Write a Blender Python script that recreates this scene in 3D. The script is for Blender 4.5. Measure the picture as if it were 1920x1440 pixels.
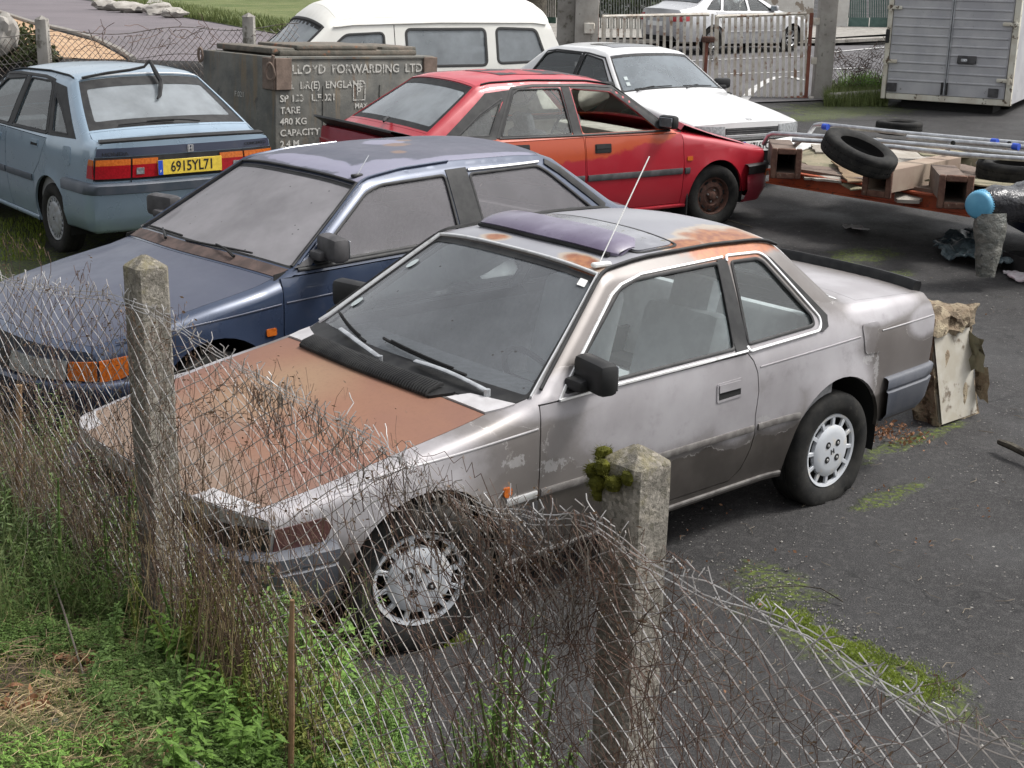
import bpy, bmesh, math, random
from mathutils import Vector, Matrix, noise as MN
from mathutils.geometry import delaunay_2d_cdt
R_ = math.radians
C = bpy.context.scene.collection
for o in list(bpy.data.objects): bpy.data.objects.remove(o)
# ---------------- camera, sky, sun, exposure ----------------
sc = bpy.context.scene
cam = bpy.data.cameras.new('camera'); camo = bpy.data.objects.new('camera', cam); C.objects.link(camo); sc.camera = camo
cam.sensor_width = 36; cam.lens = 2616.9/1920*36; cam.clip_start = .05; cam.clip_end = 500
yaw, pit, rol = -2.28469, .29725, .02007
F = Vector((math.cos(yaw)*math.cos(pit), math.sin(yaw)*math.cos(pit), -math.sin(pit)))
R0 = Vector((math.sin(yaw), -math.cos(yaw), 0)); U0 = R0.cross(F)
RR = math.cos(rol)*R0+math.sin(rol)*U0; UU = -math.sin(rol)*R0+math.cos(rol)*U0
CP = Vector((4.0954, 4.5731, 2.5021))
camo.matrix_world = Matrix(((RR.x, UU.x, -F.x, CP.x), (RR.y, UU.y, -F.y, CP.y), (RR.z, UU.z, -F.z, CP.z), (0, 0, 0, 1)))
SUN_EL, SUN_AZ = 55, 150
w = bpy.data.worlds.new('World'); sc.world = w; w.use_nodes = True
nt = w.node_tree; bg = nt.nodes['Background']; sky = nt.nodes.new('ShaderNodeTexSky'); sky.sky_type = 'NISHITA'; sky.sun_disc = False
sky.sun_elevation = R_(SUN_EL); sky.sun_rotation = R_(90-SUN_AZ); sky.dust_density = 4; sky.air_density = 1.2
hs = nt.nodes.new('ShaderNodeHueSaturation'); hs.inputs['Saturation'].default_value = .16
nt.links.new(sky.outputs[0], hs.inputs['Color']); nt.links.new(hs.outputs[0], bg.inputs[0]); bg.inputs[1].default_value = .135
sl = bpy.data.lights.new('sun', 'SUN'); sl.energy = 1.9; sl.angle = R_(14); sl.color = (1, .97, .93)
so = bpy.data.objects.new('sun', sl); C.objects.link(so)
sd = Vector((math.cos(R_(SUN_AZ))*math.cos(R_(SUN_EL)), math.sin(R_(SUN_AZ))*math.cos(R_(SUN_EL)), math.sin(R_(SUN_EL))))
so.rotation_euler = (-sd).to_track_quat('-Z', 'Y').to_euler()
sc.view_settings.view_transform = 'Standard'; sc.view_settings.look = 'None'; sc.view_settings.exposure = .72; sc.view_settings.gamma = 1
# ---------------- helpers ----------------
def ray_plane(px, py, p0, n):
    d = F+RR*((px-960)/2616.9)-UU*((py-720)/2616.9); n = Vector(n)
    return CP+d*((Vector(p0)-CP).dot(n)/d.dot(n))
def gz(x, y):
    D = -.655*x-.756*y
    return .011*max(D, 0.)
def at(px, py, z=0):
    d = F+RR*((px-960)/2616.9)-UU*((py-720)/2616.9); q = 0
    for _ in range(30):
        X = CP+d*((z+q-CP.z)/d.z); q = gz(X.x, X.y)
    return X
def sstep(a, b, x): t = min(1, max(0, (x-a)/(b-a))); return t*t*(3-2*t)
def tag(o, label=None, cat=None, group=None, kind=None):
    for k, v in (('label', label), ('category', cat), ('group', group), ('kind', kind)):
        if v: o[k] = v
    return o
def empty(name, loc=(0, 0, 0), rz=0, label=None, cat=None, group=None):
    o = bpy.data.objects.new(name, None); C.objects.link(o); o.location = loc; o.rotation_euler = (0, 0, rz); o.empty_display_size = .1
    return tag(o, label, cat, group)
def copy_tree(o, parent=None):
    c = o.copy(); C.objects.link(c); c.parent = parent
    for ch in list(o.children): copy_tree(ch, c)
    return c
class MB:
    def __init__(s): s.v = []; s.f = []; s.m = []
    def add(s, v, f, m=0):
        b = len(s.v); s.v += [tuple(p) for p in v]; s.f += [tuple(b+i for i in q) for q in f]; s.m += [m]*len(f); return s
    def box(s, c, d, rot=None, m=0, bev=0, taper=1):
        c = Vector(c); x, y, z = d[0]/2, d[1]/2, d[2]/2
        if bev <= 0:
            P = [Vector((sx*x*(taper if sz > 0 else 1), sy*y*(taper if sz > 0 else 1), sz*z)) for sz in (-1, 1) for sy in (-1, 1) for sx in (-1, 1)]
            fs = [(0, 2, 3, 1), (4, 5, 7, 6), (0, 1, 5, 4), (2, 6, 7, 3), (0, 4, 6, 2), (1, 3, 7, 5)]
        else:
            bm = bmesh.new(); bmesh.ops.create_cube(bm, size=1)
            for v in bm.verts: v.co = Vector((v.co.x*2*x*(taper if v.co.z > 0 else 1), v.co.y*2*y*(taper if v.co.z > 0 else 1), v.co.z*2*z))
            bmesh.ops.bevel(bm, geom=bm.edges[:], offset=bev, segments=2 if bev > .01 else 1, affect='EDGES', profile=.5)
            P = [v.co.copy() for v in bm.verts]; fs = [tuple(v.index for v in f.verts) for f in bm.faces]; bm.free()
        if rot is not None:
            if not isinstance(rot, Matrix): rot = Matrix.Rotation(rot, 3, 'Z')
            P = [rot @ p for p in P]
        return s.add([c+p for p in P], fs, m)
    def tube(s, pts, r, n=6, m=0, cap=True, closed=False):
        pts = [Vector(p) for p in pts]; L = len(pts); vs = []; pn = None
        if L < 2: return s
        for i, p in enumerate(pts):
            if closed: t = pts[(i+1) % L]-pts[i-1]
            else: t = (pts[min(i+1, L-1)]-pts[max(i-1, 0)])
            if t.length < 1e-9: t = Vector((0, 0, 1))
            t.normalize()
            if pn is None: a = Vector((0, 0, 1)) if abs(t.z) < .9 else Vector((1, 0, 0)); pn = (a-t*a.dot(t)).normalized()
            else:
                pn = pn-t*pn.dot(t)
                pn = pn.normalized() if pn.length > 1e-6 else t.orthogonal().normalized()
            b = t.cross(pn); ri = r[i] if hasattr(r, '__len__') else r
            for k in range(n):
                a = 2*math.pi*k/n; vs.append(p+(pn*math.cos(a)+b*math.sin(a))*ri)
        fs = [(i*n+k, i*n+(k+1) % n, ((i+1) % L)*n+(k+1) % n, ((i+1) % L)*n+k) for i in range(L if closed else L-1) for k in range(n)]
        if cap and not closed and n > 2: fs += [tuple(range(n-1, -1, -1)), tuple((L-1)*n+k for k in range(n))]
        return s.add(vs, fs, m)
    def cyl(s, a, b, r, n=16, m=0): return s.tube([a, b], r, n, m)
    def lathe(s, prof, c=(0, 0, 0), ax='Y', n=32, m=0, sg=1):
        vs = []; L = len(prof)
        for k in range(n):
            a = 2*math.pi*k/n; ca, sa = math.cos(a), math.sin(a)
            for (r, h) in prof:
                p = (r*ca, h*sg, r*sa) if ax == 'Y' else ((r*ca, r*sa, h*sg) if ax == 'Z' else (h*sg, r*ca, r*sa))
                vs.append((c[0]+p[0], c[1]+p[1], c[2]+p[2]))
        fs = []
        for k in range(n):
            k2 = (k+1) % n
            for i in range(L-1): fs.append((k*L+i, k*L+i+1, k2*L+i+1, k2*L+i))
        return s.add(vs, fs, m)
    def grid(s, rows, m=0, closed=False):
        n = len(rows[0]); vs = [p for r in rows for p in r]
        fs = [(i*n+k, i*n+(k+1) % n, (i+1)*n+(k+1) % n, (i+1)*n+k) for i in range(len(rows)-1) for k in range(n if closed else n-1)]
        return s.add(vs, fs, m)
    def ribbon(s, P, Nn, wd, ht, m=0, closed=False, off=0):
        P = [Vector(p) for p in P]; Nn = [Vector(n) for n in Nn]; L = len(P); vs = []
        for i in range(L):
            t = (P[(i+1) % L]-P[i-1]) if closed else (P[min(i+1, L-1)]-P[max(i-1, 0)])
            t.normalize(); b = t.cross(Nn[i]).normalized(); n = Nn[i]; q = P[i]+n*off
            for (x, y) in ((-.5, -.3), (-.5, .7), (-.3, 1), (.3, 1), (.5, .7), (.5, -.3)): vs.append(q+b*(x*wd)+n*(y*ht))
        K = 6
        fs = [(i*K+k, i*K+(k+1) % K, ((i+1) % L)*K+(k+1) % K, ((i+1) % L)*K+k) for i in range(L if closed else L-1) for k in range(K)]
        if not closed: fs += [tuple(range(K)), tuple((L-1)*K+k for k in range(K))]
        return s.add(vs, fs, m)
    def patch(s, outer, holes, lift, h=.06, m=0, fl=0, want=None, lines=(), nf=None):
        V = []; E = []
        def addloop(P, closed=True):
            b = len(V); n = len(P)
            Q = []
            for i in range(n if closed else n-1):
                a, c = P[i], P[(i+1) % n]; L = math.hypot(c[0]-a[0], c[1]-a[1]); k = max(1, math.ceil(L/h-1e-6))
                for j in range(k): Q.append((a[0]+(c[0]-a[0])*j/k, a[1]+(c[1]-a[1])*j/k))
            if not closed: Q.append(P[-1])
            V.extend(Q); E.extend((b+i, b+(i+1) % len(Q)) for i in range(len(Q) if closed else len(Q)-1))
            return Q
        O = addloop(outer); H = [addloop(q) for q in holes]
        for l in lines: addloop(l, False)
        x0, x1 = min(p[0] for p in O), max(p[0] for p in O); y0, y1 = min(p[1] for p in O), max(p[1] for p in O)
        nx, ny = int((x1-x0)/h), int((y1-y0)/h); seg = [(V[a], V[b]) for a, b in E]
        cell = {}
        for k, p in enumerate(V): cell.setdefault((int(p[0]//h), int(p[1]//h)), []).append(p)
        for i in range(nx+1):
            for j in range(ny+1):
                p = (x0+(i+.5)*h+(.25*h if j % 2 else -.25*h), y0+(j+.5)*h)
                if not inpoly(p, O) or any(inpoly(p, q) for q in H): continue
                ci, cj = int(p[0]//h), int(p[1]//h)
                if any(math.hypot(p[0]-q[0], p[1]-q[1]) < .45*h for a in (-1, 0, 1) for b in (-1, 0, 1) for q in cell.get((ci+a, cj+b), ())): continue
                V.append(p)
        r = delaunay_2d_cdt([Vector(p) for p in V], E, [], 0, 1e-6)
        vv, ff = r[0], r[2]; keep = []
        for f in ff:
            c = (sum(vv[i].x for i in f)/len(f), sum(vv[i].y for i in f)/len(f))
            if inpoly(c, O) and not any(inpoly(c, q) for q in H): keep.append(tuple(f))
        used = sorted({i for f in keep for i in f}); mp = {u: k for k, u in enumerate(used)}
        P = [Vector(lift(vv[i].x, vv[i].y)) for i in used]; keep = [tuple(mp[i] for i in f) for f in keep]
        nr = [Vector((0, 0, 0)) for _ in P]; tot = Vector((0, 0, 0))
        for f in keep:
            n = (P[f[1]]-P[f[0]]).cross(P[f[2]]-P[f[0]]); tot += n
            for i in f: nr[i] += n
        if want is not None and tot.dot(Vector(want)) < 0:
            keep = [f[::-1] for f in keep]; nr = [-n for n in nr]
        s.add(P, keep, m)
        if fl:
            cnt = {}
            for f in keep:
                for a, b in zip(f, f[1:]+f[:1]): cnt[(a, b)] = 1
            bd = [(a, b) for (a, b) in cnt if (b, a) not in cnt]
            if nf: bd = [(a, b) for a, b in bd if not (nf(*vv[used[a]]) and nf(*vv[used[b]]))]
            bi = sorted({i for e in bd for i in e}); m2 = {u: k for k, u in enumerate(bi)}; n = len(bi)
            Q = [P[i] for i in bi]+[P[i]-(nr[i].normalized() if nr[i].length > 0 else Vector((0, 0, 1)))*fl for i in bi]
            s.add(Q, [(m2[b], m2[a], m2[a]+n, m2[b]+n) for a, b in bd], m)
        return s
    def build(s, name, mats, parent=None, merge=0, sharp=38, smooth=True):
        me = bpy.data.meshes.new(name); me.from_pydata(s.v, [], s.f)
        mats = mats if isinstance(mats, (list, tuple)) else [mats]
        for q in mats: me.materials.append(q)
        if len(mats) > 1: me.polygons.foreach_set('material_index', s.m)
        if merge:
            bm = bmesh.new(); bm.from_mesh(me); bmesh.ops.remove_doubles(bm, verts=bm.verts, dist=merge); bm.to_mesh(me); bm.free()
        if smooth:
            me.polygons.foreach_set('use_smooth', [True]*len(me.polygons)); me.update()
            me.set_sharp_from_angle(angle=R_(sharp))
        o = bpy.data.objects.new(name, me); C.objects.link(o)
        if parent: o.parent = parent
        return o
def inpoly(p, P):
    x, y = p; c = False; j = len(P)-1
    for i in range(len(P)):
        xi, yi = P[i]; xj, yj = P[j]
        if (yi > y) != (yj > y) and x < (xj-xi)*(y-yi)/(yj-yi)+xi: c = not c
        j = i
    return c
def area(P): return sum(P[i-1][0]*P[i][1]-P[i][0]*P[i-1][1] for i in range(len(P)))/2
def inset(P, d):
    if area(P) < 0: P = P[::-1]
    n = len(P); Q = []
    for i in range(n):
        a, b, c = Vector(P[i-1]), Vector(P[i]), Vector(P[(i+1) % n])
        t1 = (b-a).normalized(); t2 = (c-b).normalized(); n1 = Vector((-t1.y, t1.x)); n2 = Vector((-t2.y, t2.x)); k = n1+n2
        k = k/max(.3, (1+n1.dot(n2))); Q.append((b.x+k.x*d, b.y+k.y*d))
    return Q
def rnd(P, r, k=5):
    n = len(P); Q = []
    for i in range(n):
        a, b, c = Vector(P[i-1]), Vector(P[i]), Vector(P[(i+1) % n]); ri = r[i] if hasattr(r, '__len__') else r
        if ri <= 0: Q.append(tuple(b)); continue
        l = min(ri, (a-b).length*.45, (c-b).length*.45); p, q = b+(a-b).normalized()*l, b+(c-b).normalized()*l
        for j in range(k+1):
            u = j/k; Q.append(tuple(p*(1-u)**2+b*2*u*(1-u)+q*u*u))
    return Q
def fib(pts, h, closed=True):
    Q = []
    n = len(pts)
    for i in range(n if closed else n-1):
        a, c = pts[i], pts[(i+1) % n]; L = math.hypot(c[0]-a[0], c[1]-a[1]); k = max(1, math.ceil(L/h))
        for j in range(k): Q.append((a[0]+(c[0]-a[0])*j/k, a[1]+(c[1]-a[1])*j/k))
    if not closed: Q.append(pts[-1])
    return Q
# ---------------- material nodes ----------------
class NT:
    def __init__(s, name):
        s.m = bpy.data.materials.new(name); s.m.use_nodes = True; s.t = s.m.node_tree; s.t.nodes.clear()
        s.out = s.t.nodes.new('ShaderNodeOutputMaterial'); s.tc = None
    def put(s, sock, v):
        if v is None: return
        if isinstance(v, bpy.types.NodeSocket): s.t.links.new(v, sock)
        elif isinstance(v, (tuple, list)):
            v = tuple(v); L = len(sock.default_value); sock.default_value = (v+(1,))[:L] if len(v) < L else v[:L]
        else: sock.default_value = v
    def n(s, t, ins=(), o=0, **kw):
        nd = s.t.nodes.new('ShaderNode'+t)
        for k, v in kw.items(): setattr(nd, k, v)
        if isinstance(ins, dict):
            for k, v in ins.items(): s.put(nd.inputs[k], v)
        else:
            for i, v in enumerate(ins): s.put(nd.inputs[i], v)
        return nd.outputs[o]
    def co(s):
        if s.tc is None: s.tc = s.t.nodes.new('ShaderNodeTexCoord')
        return s.tc.outputs['Object']
    def math(s, op, a, b=None, c=None): return s.n('Math', (a, b, c), operation=op)
    def noise(s, sc, det=3, rough=.55, dist=0, co=None, vec=None):
        c = co or s.co()
        if vec: c = s.n('VectorMath', (c, vec), operation='MULTIPLY')
        return s.n('TexNoise', {'Vector': c, 'Scale': sc, 'Detail': det, 'Roughness': rough, 'Distortion': dist})
    def mr(s, v, a, b, c=0., d=1., smooth=True): return s.n('MapRange', {0: v, 1: a, 2: b, 3: c, 4: d}, interpolation_type='SMOOTHSTEP' if smooth else 'LINEAR')
    def mix(s, f, a, b): return s.n('Mix', {0: f, 6: a, 7: b}, o=2, data_type='RGBA')
    def ell(s, c, r, co=None):
        v = s.n('VectorMath', (co or s.co(), tuple(1/q if q else 0. for q in r), tuple(-p/q if q else 0. for p, q in zip(c, r))), operation='MULTIPLY_ADD')
        L = s.n('VectorMath', (v,), o=1, operation='LENGTH'); return s.math('SUBTRACT', 1., L)
    def ells(s, L, ns=6, amp=.6, det=5):
        v = None
        for c, r in L:
            e = s.ell(c, r); v = e if v is None else s.math('MAXIMUM', v, e)
        nz = s.math('SUBTRACT', s.noise(ns, det, .65), .5)
        return s.math('ADD', v, s.math('MULTIPLY', nz, amp))
    def pr(s, base, rough=.5, metal=0., coat=0., bump=None, bd=.01, spec=None, **kw):
        d = {'Base Color': base, 'Roughness': rough, 'Metallic': metal, 'Coat Weight': coat, 'Coat Roughness': .08}
        if spec is not None: d['Specular IOR Level'] = spec
        d.update(kw)
        if bump is not None: d['Normal'] = s.n('Bump', {'Height': bump, 'Distance': bd, 'Strength': 1.})
        return s.n('BsdfPrincipled', d)
    def done(s, sh):
        s.t.links.new(sh, s.out.inputs['Surface']); return s.m
def mat(name, c, rough=.6, metal=0, c2=None, ns=6, lo=.35, hi=.65, bs=0, bd=.002, coat=0, det=5, c3=None, ns3=40, lo3=.6, hi3=.7, spec=None):
    k = NT(name); col = tuple(c)+(1,)
    if c2: col = k.mix(k.mr(k.noise(ns, det, .6), lo, hi), col, tuple(c2)+(1,))
    if c3: col = k.mix(k.mr(k.noise(ns3, 4, .6), lo3, hi3), col, tuple(c3)+(1,))
    return k.done(k.pr(col, rough, metal, coat, k.noise(bs, 4, .6) if bs else None, bd, spec))
def glassm(name, tint=(.6, .65, .65), dust=.15, dc=(.35, .35, .36), spots=0):
    k = NT(name)
    tr = k.n('BsdfTransparent', {0: tint}); gl = k.n('BsdfGlossy', {'Color': (1, 1, 1), 'Roughness': .03})
    fr = k.n('Fresnel', {0: 1.5}); a = k.n('MixShader', {0: fr, 1: tr, 2: gl})
    df = k.n('BsdfDiffuse', {0: dc}); f = k.mr(k.noise(3, 4, .6), .2, .8, dust*.75, dust*1.25)
    sh = k.n('MixShader', {0: f, 1: a, 2: df})
    if spots:
        v = k.n('TexVoronoi', {'Vector': k.co(), 'Scale': 16., 'Randomness': 1.}); q = k.math('MULTIPLY', k.mr(v, .06, .10, 1, 0), k.mr(k.noise(5, 2), .46, .5))
        sh = k.n('MixShader', {0: q, 1: sh, 2: k.n('BsdfDiffuse', {0: (.07, .07, .07)})})
    return k.done(sh)
def text(body, size, M4, mt, parent, name='lettering', ext=.001, sx=1, align='CENTER', bold=0.):
    cu = bpy.data.curves.new(name, 'FONT'); cu.body = body; cu.size = size; cu.extrude = ext; cu.align_x = align; cu.align_y = 'CENTER'; cu.offset = bold; cu.resolution_u = 3
    o = bpy.data.objects.new(name, cu); C.objects.link(o); bpy.context.view_layer.update()
    me = bpy.data.meshes.new_from_object(o.evaluated_get(bpy.context.evaluated_depsgraph_get())); bpy.data.objects.remove(o); bpy.data.curves.remove(cu)
    me.transform(M4 @ Matrix.Diagonal((sx, 1, 1, 1))); me.name = name; me.materials.clear(); me.materials.append(mt)
    q = bpy.data.objects.new(name, me); C.objects.link(q); q.parent = parent; return q
def frame(o, x, y):
    x = Vector(x).normalized(); y = Vector(y); y = (y-x*y.dot(x)).normalized(); z = x.cross(y); o = Vector(o)
    return Matrix(((x.x, y.x, z.x, o.x), (x.y, y.y, z.y, o.y), (x.z, y.z, z.z, o.z), (0, 0, 0, 1)))
#GEO
def itp(x, t):
    if x <= t[0][0]: return t[0][1]
    for a, b in zip(t, t[1:]):
        if x <= b[0]: return a[1]+(b[1]-a[1])*(x-a[0])/(b[0]-a[0])
    return t[-1][1]
def sitp(x, t):
    # monotone-ish smooth interpolation (Catmull)
    if x <= t[0][0]: return t[0][1]
    if x >= t[-1][0]: return t[-1][1]
    for i in range(len(t)-1):
        if x <= t[i+1][0]: break
    x0, y0 = t[i]; x1, y1 = t[i+1]; h = x1-x0; d = (y1-y0)/h
    def sl(k):
        if k <= 0 or k >= len(t)-1: return (t[1][1]-t[0][1])/(t[1][0]-t[0][0]) if k <= 0 else (t[-1][1]-t[-2][1])/(t[-1][0]-t[-2][0])
        a = (t[k][1]-t[k-1][1])/(t[k][0]-t[k-1][0]); b = (t[k+1][1]-t[k][1])/(t[k+1][0]-t[k][0])
        return 0 if a*b <= 0 else 2*a*b/(a+b)
    m0, m1 = sl(i), sl(i+1); u = (x-x0)/h
    return y0*(1+2*u)*(1-u)**2+m0*h*u*(1-u)**2+y1*u*u*(3-2*u)+m1*h*u*u*(u-1)
class Geo:
    def __init__(s, **k): s.ne = 4; s.__dict__.update(k)
    def zE(s, x): return itp(x, s.rail)
    def rr(s, x): return itp(x, s.rnd)
    def base(s, x, z):
        if z <= s.belt: y = sitp(z, s.vprof)
        else:
            h = z-s.belt
            y = s.vprof[-1][1]-s.tin-(h*s.tum+h*h*s.tum2)
            if h < .03: y += s.tin*(1-h/.03)
        y += sitp(x, s.plan)
        for (cx, cz, r, w, fl) in s.flares:
            d = math.hypot(x-cx, z-cz)-r
            if z > .12 and d < w: 
                u = max(0., d/w); y += fl*(1-u*u*(3-2*u))
        return y
    def S(s, x, z):
        y = s.base(x, z); r = s.rr(x); e = 1e-3
        sl = (s.zE(x+.02)-s.zE(x-.02))/.04; cs = 1/math.sqrt(1+sl*sl)
        h = .71*r-(s.zE(x)-z)*cs
        if h > 0: h = min(h, .71*r); y -= r-math.sqrt(r*r-h*h)
        return y
    def side(s, x, z, sg=1, off=0):
        y = s.S(x, z)
        if off:
            e = .01; dx = (s.base(x+e, z)-s.base(x-e, z))/(2*e); dz = (s.base(x, z+e)-s.base(x, z-e))/(2*e)
            L = math.sqrt(1+dx*dx+dz*dz)
            return (-(x-off*dx/L), sg*(y+off/L), z-off*dz/L)
        return (-x, sg*y, z)
    def nb(s, x): return itp(x, [(s.xn, 4), (s.xn+.5, 2), (s.xt-.4, 2), (s.xt, s.ne)])
    def top(s, x, q, off=0):
        zE = s.zE(x); yE = s.S(x, zE); r = s.rr(x); a = abs(q)
        z = zE+itp(x, s.rise)*(1-a**2.6)+.2958*r+off
        e = .71*r-(1-a)*yE
        if e > 0: e = min(e, .71*r); z -= r-math.sqrt(r*r-e*e)
        return (-(x-itp(x, s.bow)*(1-a**s.nb(x))), q*yE, z)
    def end(s, q, z, rear=False, off=0):
        if rear: xe = itp(z, s.redge); k = itp(s.xt, s.bow)-itp(z, s.rpro)
        else: xe = itp(z, s.fedge); k = itp(s.xn, s.bow)+itp(z, s.fpro)
        xm = s.xt if rear else s.xn
        yE = s.S(xe, min(z, s.zE(xm)))
        def f(q):
            return (-(xe-k*(1-abs(q)**(s.ne if rear else 4))), q*yE)
        x, y = f(q)
        if off:
            e = 1e-3; q0, q1 = max(-1, q-e), min(1, q+e); a, b = f(q0), f(q1); dx, dy = b[0]-a[0], b[1]-a[1]; L = math.hypot(dx, dy)
            nx, ny = dy/L, -dx/L
            if rear: nx, ny = -nx, -ny
            x += nx*off; y += ny*off
        return (x, y, z)
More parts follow.
